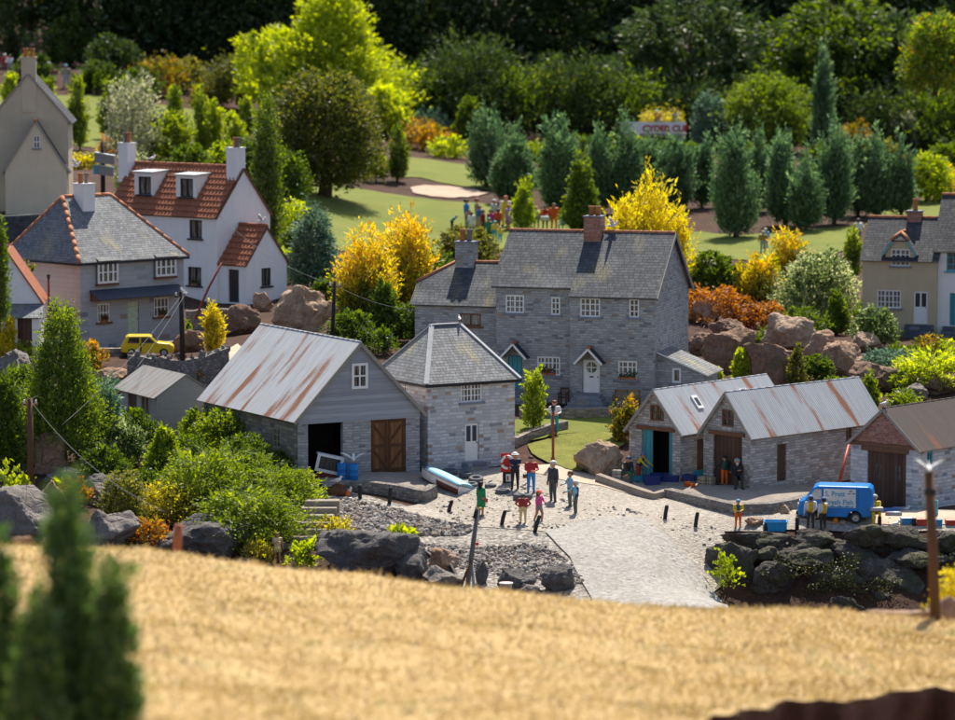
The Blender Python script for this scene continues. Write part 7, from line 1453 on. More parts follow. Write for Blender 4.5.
# --- blue van
p = hit(834, 523.5); s = px_m(p); VL, VW, VH = 75 * s / math.cos(R(10)), 1.2, 1.42
t = thing('van', 'bright blue fish van with white lettered panel on its side', 'van', W(797, 522, (p - CAM).dot(FWD) + .1), R(-9)); t.location.z = g1(t.location.x + 1.4, t.location.y) + .0
SP = [(.03, .30), (0.0, .52), (.10, .80), (.30, .88), (.62, 1.34), (.80, 1.41), (2.72, 1.40), (2.84, 1.30), (2.90, .95), (2.90, .30), (2.52, .24), (2.46, .38), (2.32, .48), (2.12, .48), (1.98, .38), (1.92, .24), (.86, .24), (.80, .38), (.68, .48), (.50, .48), (.36, .38), (.30, .24)]
SP = [(x * VL / 2.9, z) for x, z in SP]
def vprof(y):
    a = abs(y - VW / 2) / (VW / 2); ins = .06 if a > .97 else .0
    return [(x + (ins if x < VL / 2 else -ins), z - (ins * .7 if z > 1.2 else 0)) for x, z in SP]
k = loft_body(vprof, [0, .05, VW - .05, VW]); body = k.build('body', carpaint((.012, .22, .62)), t, bevel=.025)
vs = VL / 2.9
k = MB(); k.slab([(.40 * vs, -.006, .90), (.92 * vs, -.006, .90), (.92 * vs, -.006, 1.28), (.68 * vs, -.006, 1.28)][::-1], .0055); k.build('side_window', paint((.55, .56, .58), .15), t)
k = MB(); k.add([(.345 * vs, .12, .93), (.345 * vs, VW - .12, .93), (.605 * vs, VW - .14, 1.29), (.605 * vs, .14, 1.29)], [(0, 1, 2, 3)]); k.v = [v + Vector((-.012, 0, .012)) for v in k.v]; k.build('windscreen', 'carglass', t)
k = MB(); k.box(1.0 * vs, 2.22 * vs, -.012, -.001, .60, 1.30); sp_ = k.build('sign_panel', paint((.78, .78, .76), .5, .04), t)
tl = paint((.10, .38, .55), .5, .03)
text_mesh('S. Pratt', .255, tl, sp_, (1.05 * vs, -.016, 1.03), (R(90), 0, 0), .003, bold=.006); text_mesh('Fresh Fish', .26, tl, sp_, (1.06 * vs, -.016, .72), (R(90), 0, 0), .003, bold=.006)
k = MB()
for x, z in ((2.02, 1.22), (1.97, 1.12), (2.14, 1.13)):
    x *= vs; k.add([(x - .06, -.016, z), (x - .02, -.016, z + .025), (x + .03, -.016, z + .012), (x + .06, -.016, z + .03), (x + .06, -.016, z - .02), (x + .03, -.016, z - .008), (x - .02, -.016, z - .022)], [tuple(range(7))])
k.build('fish_emblem', paint((.04, .06, .1), .5), sp_)
k = MB(); k.add([(1.01 * vs + i * .056 * vs, -.0145, .61 + (.05 + .025 * math.sin(i * 1.3)) * (j)) for j in (0, 1) for i in range(21)], [(i, i + 1, 22 + i, 21 + i) for i in range(20)]); k.build('wave_motif', paint((.08, .35, .6), .5), sp_)
for x in (.58, 2.22): wheel(t, x * vs, .10, .215, .17); wheel(t, x * vs, VW - .1, .215, .17)
for y in (.16, VW - .16): k = MB(); k.lathe([(.01, 0), (.09, 0), (.085, .03), (.01, .04)], 16, 0, Matrix.Translation((.045, y, .66)) @ Matrix.Rotation(R(-90), 4, 'Y')); k.build('headlight', paint((.75, .75, .72), .2), t)
k = MB(); k.box(-.05, .04, .05, VW - .05, .30, .42); k.build('bumper', 'black', t); k = MB(); k.box(2.88 * vs, 2.96 * vs, .05, VW - .05, .30, .42); k.build('bumper', 'black', t)
k = MB(); k.box(.3 * vs, 2.6 * vs, .1, VW - .1, .14, .26); k.build('chassis', 'black', t); k = MB(); k.box(.965 * vs, .985 * vs, -.004, 0, .5, 1.32); k.build('door_seam', 'black', t); k = MB(); k.box(2.3 * vs, 2.312 * vs, -.003, 0, .5, 1.32); k.build('door_seam', 'black', t)
# --- yellow car
c0 = W(121, 357, 167.5); t = thing('hatchback_car', 'yellow three door hatchback parked behind the drystone wall', 'car', c0, R(4)); cs = 53 * px_m(c0) / 2.5
CP_ = [(.02, .22), (0, .48), (.06, .60), (.22, .92), (.34, .985), (1.30, .985), (1.42, .95), (1.74, .66), (2.28, .60), (2.46, .50), (2.5, .36), (2.47, .2), (2.22, .17), (2.16, .30), (2.02, .37), (1.88, .30), (1.82, .17), (.70, .17), (.64, .30), (.50, .37), (.36, .30), (.30, .17)]
def cprof(y):
    a = abs(y - .55) / .55; f = .12 if a > .97 else 0.0
    return [((x + (f * .5 if x < 1.25 else -f * .5)) * cs, (z - f * .4 if z > .9 else z) * 1.0) for x, z in CP_]
yel = carpaint((.72, .52, .01)); k = loft_body(cprof, [0, .06, 1.04, 1.1]); k.build('body', yel, t, bevel=.03)
for xs_ in ([(.30, .64), (.40, .9), (.86, .9), (.86, .64)], [(.95, .64), (.95, .9), (1.32, .9), (1.62, .64)]):
    k = MB(); k.slab([(x * cs, -.005, z) for x, z in xs_], .005); k.build('side_window', 'carglass', t)
k = MB(); k.add([(1.71 * cs, .12, .70), (1.71 * cs, .98, .70), (1.45 * cs, .95, .93), (1.45 * cs, .15, .93)], [(0, 1, 2, 3)]); k.v = [v + Vector((.02, 0, .02)) for v in k.v]; k.build('windscreen', 'carglass', t)
k = MB(); k.add([(.075 * cs, .12, .64), (.075 * cs, .98, .64), (.22 * cs, .95, .9), (.22 * cs, .15, .9)], [(0, 1, 2, 3)]); k.v = [v + Vector((-.015, 0, .01)) for v in k.v]; k.build('rear_window', 'carglass', t)
for x in (.5, 2.02): wheel(t, x * cs, .07, .2, .15); wheel(t, x * cs, 1.03, .2, .15)
k = MB(); k.box(.9 * cs, .97 * cs, -.004, 0, .25, .62); k.box(1.0 * cs, 1.12 * cs, -.02, 0, .55, .58); k.build('door_handle', 'black', t)
k = MB(); k.lathe([(.01, 0), (.06, 0), (.05, .03), (.01, .04)], 12, 0, Matrix.Translation((2.44 * cs, .15, .47)) @ Matrix.Rotation(R(90), 4, 'Y')); k.build('headlight', 'white', t)
# --- small boat with blue cover, drawn up on the shingle
p = hit(446, 488); t = thing('rowing_boat', 'small white boat under a light blue cover on the yard', 'boat', p + Vector((0, 0, .12)), 0); BL_ = 2.35
def boat_ring(u, z, off=0.0):
    wd = .56 * (1 - max(0, (u - .35) / .65) ** 2.2) ** .6 if u < 1 else .01; return max(.015, wd - off), z
k = MB(); V = []; nu = 22
for i in range(nu + 1):
    u = i / nu; w_, _ = boat_ring(u, 0); sh = .10 * u * u; x = u * BL_
    V += [(x, -w_, .42 + sh), (x - .02 * u, -w_ * .97, .30 + sh), (x - .08 * u, -w_ * .78, .10 + sh * .6), (x - .1 * u, 0, .0 + sh * .4), (x - .08 * u, w_ * .78, .10 + sh * .6), (x - .02 * u, w_ * .97, .30 + sh), (x, w_, .42 + sh)]
k.add(V, [(i * 7 + j, i * 7 + j + 1, (i + 1) * 7 + j + 1, (i + 1) * 7 + j) for i in range(nu) for j in range(6)] + [tuple(range(7)), tuple(range(nu * 7, nu * 7 + 7))[::-1]], 0, True)
for q, fi in enumerate(k.f):
    if sum(k.v[i].z for i in fi) / len(fi) < .22: k.m[q] = 1
h = k.build('hull', [paint((.74, .72, .72), .35), paint((.14, .05, .045), .5)], t, uv=False)
k = MB(); V = []
for i in range(nu + 1):
    u = i / nu; w_, _ = boat_ring(u, 0); w_ -= .05; w_ = max(w_, .01); sh = .10 * u * u; x = .05 + u * (BL_ - .22); hh = .13 * math.sin(math.pi * min(1, .12 + u * .9)) ** .6
    V += [(x, -w_, .425 + sh), (x, -w_ * .98, .46 + sh + hh * .3), (x, -w_ * .6, .46 + sh + hh), (x, 0, .47 + sh + hh * 1.25), (x, w_ * .6, .46 + sh + hh), (x, w_ * .98, .46 + sh + hh * .3), (x, w_, .425 + sh)]
k.add(V, [(i * 7 + j, i * 7 + j + 1, (i + 1) * 7 + j + 1, (i + 1) * 7 + j) for i in range(nu) for j in range(6)] + [tuple(range(7)), tuple(range(nu * 7, nu * 7 + 7))[::-1]], 0, True); k.build('boat_cover', paint((.30, .60, .78), .65, .05), t, uv=False)
k = MB(); k.tube([(u * BL_, -boat_ring(u, 0)[0] - .012, .43 + .1 * u * u) for u in np.linspace(0, 1, 20)], .022, 6); k.tube([(u * BL_, boat_ring(u, 0)[0] + .012, .43 + .1 * u * u) for u in np.linspace(0, 1, 20)], .022, 6); k.build('gunwale', paint((.12, .12, .14), .5), t, uv=False)
A_, B_ = W(464, 494, (p - CAM).dot(FWD) - .6), W(418, 478, (p - CAM).dot(FWD) + .9)
d_ = B_ - A_; t.location = A_ + Vector((0, 0, -.18)); t.rotation_euler = (R(14), -math.atan2(d_.z, d_.xy.length) - .06, math.atan2(d_.y, d_.x)); t.scale = (d_.length / BL_,) * 3
# --- tyres
def tyre(px, py, wpx, label, tilt=0, lift=0.0, grp='old tyres lying on the yard'):
    p = hit(px, py); r = wpx * px_m(p) / 2; k = MB(); h = r * .34
    k.lathe([(r * .55, -h), (r * .9, -h), (r, -h * .55), (r, h * .55), (r * .9, h), (r * .55, h), (r * .5, 0)], 28, 0, closed=True)
    o = k.build('tyre', MAT['tyre_grey'], uv=False); o.location = p + Vector((0, 0, h + lift)); o.rotation_euler = (R(tilt), 0, 0); tag(o, label, 'tyre', grp)
MAT['tyre_grey'] = paint((.10, .105, .115), .7, .25)
tyre(522.5, 500, 19, 'largest tyre, lying behind the man in the red jumper'); tyre(502.5, 494, 14.5, 'tyre lying in front of the uniformed man'); tyre(490.5, 488, 12, 'tyre between the green coated woman and the lifebuoy board')
tyre(476, 482, 15, 'dark tyre leaning on the pile under the white door', 12); tyre(466, 479, 14, 'olive tyre at the back of the pile by the blue covered boat', 8, .1); tyre(450, 476, 16, 'tyre nearest the barn behind the blue covered boat', 6, .05); tyre(472, 487, 12, 'small tyre in front of the pile by the blue covered boat', 10)
# --- lifebuoy board
p = hit(508, 484); s = px_m(p); t = thing('lifebuoy_board', 'red lifebuoy board on a black post behind the uniformed man', 'lifebuoy board', p, R(6))
k = MB(); k.box(-7.2 * s, 7.2 * s, .0, .05, 12 * s, 31 * s); bd = k.build('board', paint((.55, .03, .025), .45), t); k = MB(); k.box(-5 * s, 5 * s, .052, .14, -.2, 30 * s); k.build('post', 'black', t)
k = MB(); M = Matrix.Translation((-.5 * s, -.055, 22 * s)) @ Matrix.Rotation(R(90), 4, 'X'); k.lathe([(6.0 * s + 1.35 * s * math.cos(a), 1.35 * s * math.sin(a)) for a in np.linspace(0, 2 * math.pi, 11)[:-1]], 32, 0, M, closed=True)
nb = len(k.f)
for i in range(nb):
    if (i % 32) % 8 in (0, 1): k.m[i] = 1
k.build('lifebuoy', [paint((.78, .76, .73), .5), paint((.6, .06, .03), .5)], t, uv=False); k = MB(); k.box(-2 * s, 3 * s, -.012, -.001 + .05, 2.5 * s, 10 * s); k.build('notice', 'white', t); k = MB(); k.box(-1 * s, .6 * s, -.016, -.013, 4 * s, 8 * s); k.build('notice_mark', paint((.5, .05, .04), .5), t)
# --- barrels, boat parts, nets and gulls by the barn
def barrel(px, py, wpx, hpx, label):
    p = hit(px, py); s = px_m(p); r, h = wpx * s / 2, hpx * s; k = MB(); k.lathe([(r * .9, 0), (r, h * .04), (r * .97, h * .32), (r * 1.02, h * .34), (r * .97, h * .36), (r * .97, h * .64), (r * 1.02, h * .66), (r * .97, h * .68), (r, h * .97), (r * .92, h), (r * .9, h * .96), (r * .2, h * .96)], 24)
    o = k.build('barrel', paint((.015, .19, .52), .4), uv=False); o.location = p; tag(o, label, 'barrel', 'blue barrels by the barn'); return p, h
barrel(342.3, 480.5, 10.6, 17.5, 'left blue plastic barrel beside the white boat frame'); bp, bh_ = barrel(353.3, 481, 10.6, 17.5, 'right blue plastic barrel with a gull on top')
def gull(loc, label, yaw=0, wings=0.0, size=.5, cat='gull'):
    k = MB(); ad = lambda A, B, a, b: capsule(k, Vector(A) * size, Vector(B) * size, a * size, b * size, 8)
    ad((-.28, 0, .26), (.0, 0, .30), .06, .15); ad((0, 0, .30), (.2, 0, .36), .15, .12); ad((.22, 0, .40), (.30, 0, .54), .09, .085); ad((.30, 0, .55), (.33, 0, .55), .088, .07); ad((-.3, 0, .26), (-.5, 0, .25), .05, .02)
    me = bpy.data.meshes.new('t'); me.from_pydata([tuple(v) for v in k.v], [], k.f); o = bpy.data.objects.new('t', me); C.objects.link(o); r = o.modifiers.new('r', 'REMESH'); r.mode = 'VOXEL'; r.voxel_size = .025 * size; o.modifiers.new('s', 'SMOOTH').iterations = 2
    dg = bpy.context.evaluated_depsgraph_get(); me2 = bpy.data.meshes.new_from_object(o.evaluated_get(dg)); bpy.data.objects.remove(o); me2.materials.append(paint((.78, .77, .75), .6, .04)); me2.name = 'gull'; me2.polygons.foreach_set('use_smooth', [True] * len(me2.polygons))
    g_ = bpy.data.objects.new('gull', me2); C.objects.link(g_); g_.location = loc; g_.rotation_euler = (0, 0, R(yaw)); tag(g_, label, cat)
    k = MB()
    for sgn in (-1, 1):
        if wings: P = [(.12, sgn * .1, .36), (-.12, sgn * .1, .33), (-.22, sgn * .45, .36 + wings * .5), (-.25, sgn * .8, .36 + wings), (-.08, sgn * .55, .4 + wings * .75), (.06, sgn * .3, .4 + wings * .4)]
        else: P = [(.14, sgn * .13, .36), (.0, sgn * .155, .28), (-.3, sgn * .1, .24), (-.55, sgn * .03, .26), (-.3, sgn * .09, .34), (-.02, sgn * .12, .40)]
        k.slab([Vector(q) * size for q in (P if sgn < 0 else P[::-1])], .025 * size)
    k.build('wing', paint((.50, .52, .54) if not wings else (.72, .72, .72), .6), g_, uv=False); k = MB(); capsule(k, Vector((.40, 0, .54)) * size, Vector((.5, 0, .52)) * size, .028 * size, .012 * size, 6); k.build('beak', paint((.7, .35, .02), .5), g_, uv=False)
    k = MB()
    for sgn in (-1, 1): k.tube([Vector((.0, sgn * .06, .2)) * size, Vector((.01, sgn * .06, .0)) * size, Vector((.08, sgn * .06, .01)) * size], .018 * size, 6)
    k.build('leg', paint((.65, .35, .2), .5), g_, uv=False); return g_
gull(bp + Vector((0, 0, bh_)), 'gull with raised wings on the right blue barrel', 90, .35, .62)
p = hit(326, 480); s = px_m(p); t = thing('boat_wheelhouse', 'tilted white boat wheelhouse frame with dark window in front of the barn', 'boat wheelhouse', p, R(10)); t.rotation_euler = (0, R(13), R(10))
k = MB(); w_, h_ = 27 * s, 15 * s
k.box(-w_ / 2, w_ / 2, 0, .06, 7 * s, 10 * s); k.box(-w_ / 2, w_ / 2, 0, .06, 10 * s + h_ - 2.4 * s, 10 * s + h_); k.box(-w_ / 2, -w_ / 2 + 3 * s, 0.001, .059, 10 * s, 10 * s + h_ - 2.4 * s); k.box(w_ / 2 - 3 * s, w_ / 2, 0.001, .059, 10 * s, 10 * s + h_ - 2.4 * s); k.box(-w_ / 2, w_ / 2, .06, .5, 10 * s + h_ - .07, 10 * s + h_); k.build('frame', 'white', t)
k = MB(); k.box(-w_ / 2 + 3 * s, w_ / 2 - 3 * s, .03, .04, 10 * s, 10 * s + h_ - 2.4 * s); k.build('pane', 'pane_dark', t); k = MB(); k.box(-w_ / 2 + .1, w_ / 2, -.03, .5, -.1, 6.9 * s); k.build('hull_side', paint((.16, .02, .02), .6), t)
rock(337, 497, 17, 13, 'net', 'brown heap of fishing net under a gull by the barn', 'net_heap', seed=301, cat='net heap', sink=.15)
p = hit(338, 496); gull(p + Vector((-.05, .15, .42)), 'gull standing on the brown net heap', 10, 0, .55); p = hit(349, 496); gull(p + Vector((0, 0, .05)), 'second gull beside the orange float', -60, 0, .5)
def float_ball(px, py, wpx, col, label, cat='float'):
    p = hit(px, py); r = wpx * px_m(p) / 2; k = MB(); k.lathe([(.01, 0)] + [(r * math.sin(a), r - r * math.cos(a)) for a in np.linspace(.2, math.pi - .35, 9)] + [(r * .3, r * 2.02), (r * .28, r * 2.2), (r * .1, r * 2.25)], 18); o = k.build('fishing_float', paint(col, .4), uv=False); o.location = p; tag(o, label, cat)
float_ball(347.5, 497, 6, (.68, .14, .02), 'orange float beside the net heap'); float_ball(332, 496, 4.5, (.7, .5, .03), 'yellow float left of the net heap'); float_ball(835.5, 524, 6, (.7, .2, .02), 'orange float on the quay right of the vested men')
p = hit(342, 499); s = px_m(p); k = MB(); k.box(-10 * s, 10 * s, -.15, .15, .02, .06); o = k.build('white_plank', paint((.6, .6, .6), .6)); o.location = p; tag(o, 'pale plank lying under the net heap', 'plank')
# --- crates, tubs and buckets
def crate(px, py, wpx, hpx, label, col='crate', yaw=0, dep=.8, name='crate', grp=None):
    p = hit(px, py); s = px_m(p); a, h = wpx * s / 2, hpx * s; b_ = a * dep; k = MB(); n = 3
    for sgn in (-1, 1):
        for i in range(n):
            z0, z1 = h * (i / n) + .01, h * ((i + 1) / n) - .012
            k.box(-a, a, sgn * b_ - .02, sgn * b_ + .02, z0, z1); k.box(sgn * a - .02, sgn * a + .02, -b_ + .021, b_ - .021, z0, z1)
    for x in (-1, 1):
        for y in (-1, 1): k.box(x * (a - .03) - .03, x * (a - .03) + .03, y * (b_ - .045) - .02, y * (b_ - .045) + .02, 0, h)
    n2 = max(3, int(a * 2 / .12))
    for i in range(n2): k.box(-a + 2 * a * i / n2 + .005, -a + 2 * a * (i + 1) / n2 - .005, -b_ + .02, b_ - .02, h - .02, h + .005)
    o = k.build(name, col); o.location = p + Vector((0, b_, 0)); o.rotation_euler = (0, 0, R(yaw)); tag(o, label, 'crate', grp)
crate(617.5, 481.5, 9, 11, 'grey crate under the seated man in green trousers', 'grey_wood', -15); crate(703.5, 487, 9, 10, 'left of two pale crates between the boathouses', 'crate', -35); crate(710.5, 487, 8, 9.5, 'right of two pale crates between the boathouses', 'crate', -35); crate(743.5, 489, 7.5, 8, 'crate under the white bearded man', 'crate', -30)
def tub(px, py, wpx, hpx, col, label, yaw=0, dep=.7, d=None, cat='tub', lid=None, name='tub'):
    p = hit(px, py) if not d else W(px, py, d); s = px_m(p); a, h = wpx * s / 2, hpx * s; b_ = a * dep; k = MB()
    ring = lambda f, z: [Vector((x * (a * f - cr) + cr * math.cos(q), y * (b_ * f - cr) + cr * math.sin(q), z)) for x, y, q0 in ((1, 1, 0), (-1, 1, 90), (-1, -1, 180), (1, -1, 270)) for q in (R(q0), R(q0 + 45), R(q0 + 90))]
    cr = min(a, b_) * .25; levels = [(.88, 0), (.97, h * .85), (1.03, h * .86), (1.03, h), (.94, h), (.84, h * .25)]; V = []
    for f_, z in levels: V += ring(f_, z)
    Fc = [(j * 12 + i, j * 12 + (i + 1) % 12, (j + 1) * 12 + (i + 1) % 12, (j + 1) * 12 + i) for j in range(5) for i in range(12)] + [tuple(range(12))[::-1], tuple(range(60, 72))]
    k.add(V, Fc); o = k.build(name, paint(col, .5), uv=False); o.location = p + Vector((0, b_ * .8, 0)); o.rotation_euler = (0, 0, R(yaw)); tag(o, label, cat)
    if lid: q = MB(); q.add([v + Vector((0, 0, .01)) for v in ring(.94, h * .93)], [tuple(range(12))]); q.build('contents', paint(lid, .7, .3), o, uv=False)
DB = (.02, .035, .16)
tub(652, 487, 17, 11, DB, 'dark blue fish tub in front, nearest the yellow topped fisherman', 8); tub(657, 481, 13, 7.5, DB, 'dark blue tub behind the front tub at the open doorway', -5); tub(671, 484, 20, 9, DB, 'long dark blue tub in the middle of the boathouse forecourt', -20); tub(680, 479, 18, 11, (.03, .05, .22), 'blue tub standing behind the long one', -30); tub(689.5, 484, 13, 9, DB, 'blue tub at the right end of the tub row', -15)
tub(638.5, 484, 12, 8, (.02, .22, .33), 'turquoise box behind the red trousered fisherman', 5); tub(697, 478, 14, 8, (.02, .36, .55), 'bright turquoise dinghy tub between the two boathouses', -35, 1.3, cat='tub')
def bucket(px, py, wpx, hpx, col, label, fill=None):
    p = hit(px, py); s = px_m(p); r, h = wpx * s / 2, hpx * s; k = MB(); k.lathe([(r * .75, 0), (r, h), (r * 1.06, h), (r * 1.06, h * .93), (r * .92, h * .93), (r * .7, h * .4), (.01, h * .4)], 20); o = k.build('bucket', paint(col, .45), uv=False); o.location = p; tag(o, label, 'bucket')
    k = MB(); k.tube([(r * math.cos(a), -r * .1, h + r * .8 * math.sin(a)) for a in np.linspace(0, math.pi, 10)], .012, 5); k.build('handle', 'black', o, uv=False)
bucket(687.3, 488, 6.5, 6.5, (.72, .16, .01), 'larger orange bucket before the dark blue tubs'); bucket(693, 489, 5, 5.5, (.72, .16, .01), 'smaller orange bucket before the dark blue tubs')
tub(776, 531.5, 23, 10, (.02, .28, .58), 'open blue fish box on the quay left of the van', -3); tub(907, 525, 12, 7, (.04, .25, .5), 'blue and white box right of the seated fisherman', 5, .9, lid=(.75, .72, .68)); tub(922, 527, 11, 8, (.5, .06, .03), 'red fish box behind the front wooden pole', 4, .9, lid=(.6, .4, .3)); tub(939, 527.5, 7, 8, (.02, .25, .5), 'small blue box right of the front wooden pole', 0, .9, lid=(.4, .6, .7)); tub(953, 527, 14, 7, (.5, .05, .03), 'red fish box cut by the right frame edge', 0, .9, lid=(.6, .35, .28))
rock(843, 526, 10, 5, 'pale', 'pale sack lying by the orange float on the quay', 'sack', seed=320, cat='sack', sink=.1); rock(826, 532, 8, 4, 'pale', 'white bundle at the feet of the vested men', 'bundle', seed=321, cat='bundle', sink=.1)
p = hit(896, 527); gull(p, 'gull standing on the quay right of the seated fisherman', 20, 0, .42); pk = BHC.M @ Vector((BHC.W / 2, -.05, BHC.he + BHC.rise + .1)); gull(pk, 'gull perched on the brick gable peak', 30, 0, .42)
pk = HEX.M @ Vector((2.66, 2.03, 3.36 + 2.05 + .14)); gull(pk, 'gull on the ridge of the small hipped stone house', 100, 0, .42)
cu = STONE.fr(613, 232, L / 2)[0] if False else None
q = STONE.I @ CAM; uu = STONE.fr(612.5, 230, 3.05)[0]; gull(STONE.M @ Vector((uu, 3.05, 4.62 + 2.45 + .16)), 'gull with wings lifted on the big stone house ridge', 0, .5, .62)
uu = WHITE.fr(152, 164, 2.04)[0]; gull(WHITE.M @ Vector((uu, 2.04, 4.62 + 2.45 + .2)), 'gull on the white house main ridge', 20, 0, .55); gull(WHITE.M @ Vector((1.62, 1.7, 4.2)), 'gull with raised wings on the porch ridge', 0, .5, .62)
gull(HIP.M @ Vector((1.8, 2.5, 4 + 4.3)), 'gull on the hip roofed cottage chimney', 0, .5, .6)
def cylinder_(px, py, L_, r, col, ecol, label, yaw):
    p = hit(px, py); k = MB(); k.tube([(0, 0, r), (.06, 0, r), (L_ - .1, 0, r), (L_, 0, r)], [r * .6, r, r, r * .7], 16); o = k.build('gas_cylinder', paint(col, .4), uv=False); k = MB(); k.tube([(L_ * .0 - .03, 0, r), (L_ * .22, 0, r)], [r * .62, r * 1.02], 16); k.build('painted_end', paint(ecol, .4), o, uv=False); o.location = p; o.rotation_euler = (0, 0, R(yaw)); tag(o, label, 'cylinder')
cylinder_(880, 513, .75, .10, (.05, .15, .38), (.45, .1, .03), 'blue cylinder lying behind the seated fisherman', 0); cylinder_(886, 517, .6, .11, (.25, .28, .33), (.55, .12, .03), 'grey cylinder with orange end behind the seated fisherman', -4); cylinder_(892, 512, .62, .10, (.22, .25, .3), (.05, .15, .35), 'second grey cylinder against the boathouse doors', 3)
p = hit(906, 512); gull(p, 'gull lying low against the brown boathouse doors', -20, 0, .4)
# --- white bucket, hose, mast
p = W(506, 590, 127.2); s = px_m(p); k = MB(); k.lathe([(5.2 * s, 0), (6.4 * s, 6.5 * s), (7.2 * s, 6.6 * s), (7.2 * s, 7.4 * s), (1 * s, 7.6 * s)], 24); o = k.build('upturned_bucket', paint((.74, .62, .58), .5)); o.location = p; tag(o, 'pale pink bucket standing on the rocks at the shore', 'bucket')
k = MB(); k.tube([W(419, 547, 131.2), W(430, 556, 131), W(442, 558, 130.6), W(450, 565, 130.3), W(458, 580, 129.8), W(462, 592, 129.4)], .09, 10); o = k.build('hose', 'black', uv=False); tag(o, 'black hose running over the rocks to the shore', 'hose')
t = thing('leaning_mast', 'leaning grey wooden mast with struts and a red light at the shore', 'mast', W(468, 588, 128.5)); b0 = t.location; lo = lambda a, b_, c: W(a, b_, c) - b0
k = MB(); k.tube([lo(467, 590, 128.5), lo(473, 545, 128.6), lo(478, 508, 128.7)], [.09, .085, .075], 10); k.build('pole', 'grey_wood', t, uv=False); k = MB(); k.tube([lo(461, 587, 128.2), lo(471, 560, 128.5)], [.05, .05], 8); k.build('strut', 'wood_pole', t, uv=False)
k = MB(); k.tube([lo(474, 590, 128.7), lo(471.5, 560, 128.6)], [.05, .05], 8); k.build('strut', paint((.3, .38, .45), .6), t, uv=False); k = MB(); capsule(k, lo(477, 544, 128.4), lo(477.3, 543.5, 128.4), .055, .055); k.build('red_light', paint((.75, .02, .02), .3), t, uv=False)
k = MB(); k.tube([lo(474.5, 518, 128.6), lo(477, 507, 128.7)], [.06, .06], 8); k.build('crossbar', 'black', t, uv=False); k = MB(); capsule(k, lo(480.3, 509, 128.5), lo(480.6, 508.5, 128.5), .05, .05); k.build('yellow_float', paint((.7, .5, .03), .4), t, uv=False)
# --- mooring posts
BO = [(360, 499.5, 15, 0, 'between the two gulls and the barn retaining wall'), (389, 505, 18, .1, 'in front of the barn plank doors'), (448, 513, 13, .3, 'left of the woman in green'), (501, 526, 16, .25, 'left of the man in red jumper'), (534, 533, 18, .3, 'at the feet of the woman in pink'), (664.5, 520, 15, .15, 'at the top corner of the slipway'), (695, 528, 16, .15, 'midway between slipway and yellow fisherman'), (766, 532, 9, 0, 'at the left end of the open blue fish box'),
      (797, 533, 16, 0, 'left of the two vested men'), (879.5, 529, 13, 0, 'in front of the seated fisherman'), (322, 492, 10, -.1, 'beside the spreading juniper below the barn'), (476.5, 521, 14, .2, 'behind the top of the leaning mast'), (914, 526, 8, 0, 'between the blue and white box and the red box')]
for x, y, h, ln, lb in BO:
    p = hit(x, y); s = px_m(p); k = MB(); H_ = h * s; k.tube([(0, 0, -.1), (ln * H_ * .5, 0, H_ * .5), (ln * H_, 0, H_ * .93), (ln * H_, 0, H_)], [.075, .075, .072, .05], 10); o = k.build('mooring_post', 'black', uv=False); o.location = p; tag(o, 'short black mooring post ' + lb, 'post', 'black mooring posts')
# --- poles, lamps and wires
def pole(px0, py0, px1, py1, d0, d1, r, mat, label, name='wooden_pole', insul=True, cat='pole'):
    A, B = W(px0, py0, d0), W(px1, py1, d1); t = thing(name, label, cat, A); k = MB(); k.tube([Vector((0, 0, -.3)), (B - A) * .5, B - A], [r, r * .95, r * .85], 12); k.build('post', mat, t, uv=False)
    if insul:
        k = MB(); c = B - A; k.bar(c + Vector((-.28, 0, -.25)), c + Vector((.28, 0, -.25)), .06, .07); k.build('crossarm', mat, t)
        for q in (-.22, .22): k = MB(); k.lathe([(.03, 0), (.05, .05), (.03, .09), (.045, .12), (.01, .15)], 10, 0, Matrix.Translation(c + Vector((q, 0, -.21)))); k.build('insulator', 'white', t, uv=False)
    return t
pole(183, 372, 181, 291, 160, 160, .13, 'grey_wood_dark', 'dark weathered telegraph pole beside the yellow car') if False else None
MAT['grey_wood_dark'] = wood('dark_pole_wood', (.07, .05, .04), .5)
pole(183, 372, 181, 291, 160, 160, .12, 'grey_wood_dark', 'dark weathered telegraph pole beside the yellow car'); pole(332, 338, 335, 281, 163, 163, .09, 'grey_wood_dark', 'thin dark telegraph pole beside the golden-orange shrub')
pole(30.5, 496, 30, 398, 136.2, 136.2, .12, 'wood_pole', 'reddish wooden post at left with wires, in front of the dark conifer')
def lamp(px, py0, py1, label, d=None):
    p = W(px, py0, d) if d else hit(px, py0); s = px_m(p); h = (py0 - py1) * s; t = thing('street_lamp', label, 'street lamp', p); k = MB(); k.lathe([(.09, -.2), (.09, .3), (.055, .35), (.05, h * .85), (.07, h * .86), (.03, h * .88)], 12); k.build('post', paint((.28, .06, .04), .5), t, uv=False)
    k = MB(); z = h * .88; k.lathe([(.04, z), (.065, z + .04), (.085, z + .19), (.07, z + .20)], 4); k.build('lantern', 'carglass', t, uv=False); k = MB(); k.lathe([(.105, z + .195), (.045, z + .26), (.012, z + .30)], 4); k.build('lantern_cap', 'black', t, uv=False)
lamp(553, 466, 404, 'red post lamp standing at the edge of the green mound'); lamp(49, 322, 274, 'red post lamp before the pinkish cottage wall', 169)
k = pole(195, 313, 222, 263, 178, 178, .06, paint((.24, .045, .03), .5), 'red leaning flagpole crossing the white house porch', 'leaning_flagpole', False); k = pole(837, 489, 850, 440, 141, 142.5, .07, paint((.35, .06, .04), .5), 'red leaning pole behind the blue van', 'leaning_pole', False)
k = pole(936, 512, 936, 500, 136, 136, .09, paint((.1, .35, .42), .5), 'short turquoise post behind the front wooden pole', 'short_post', False, 'post')
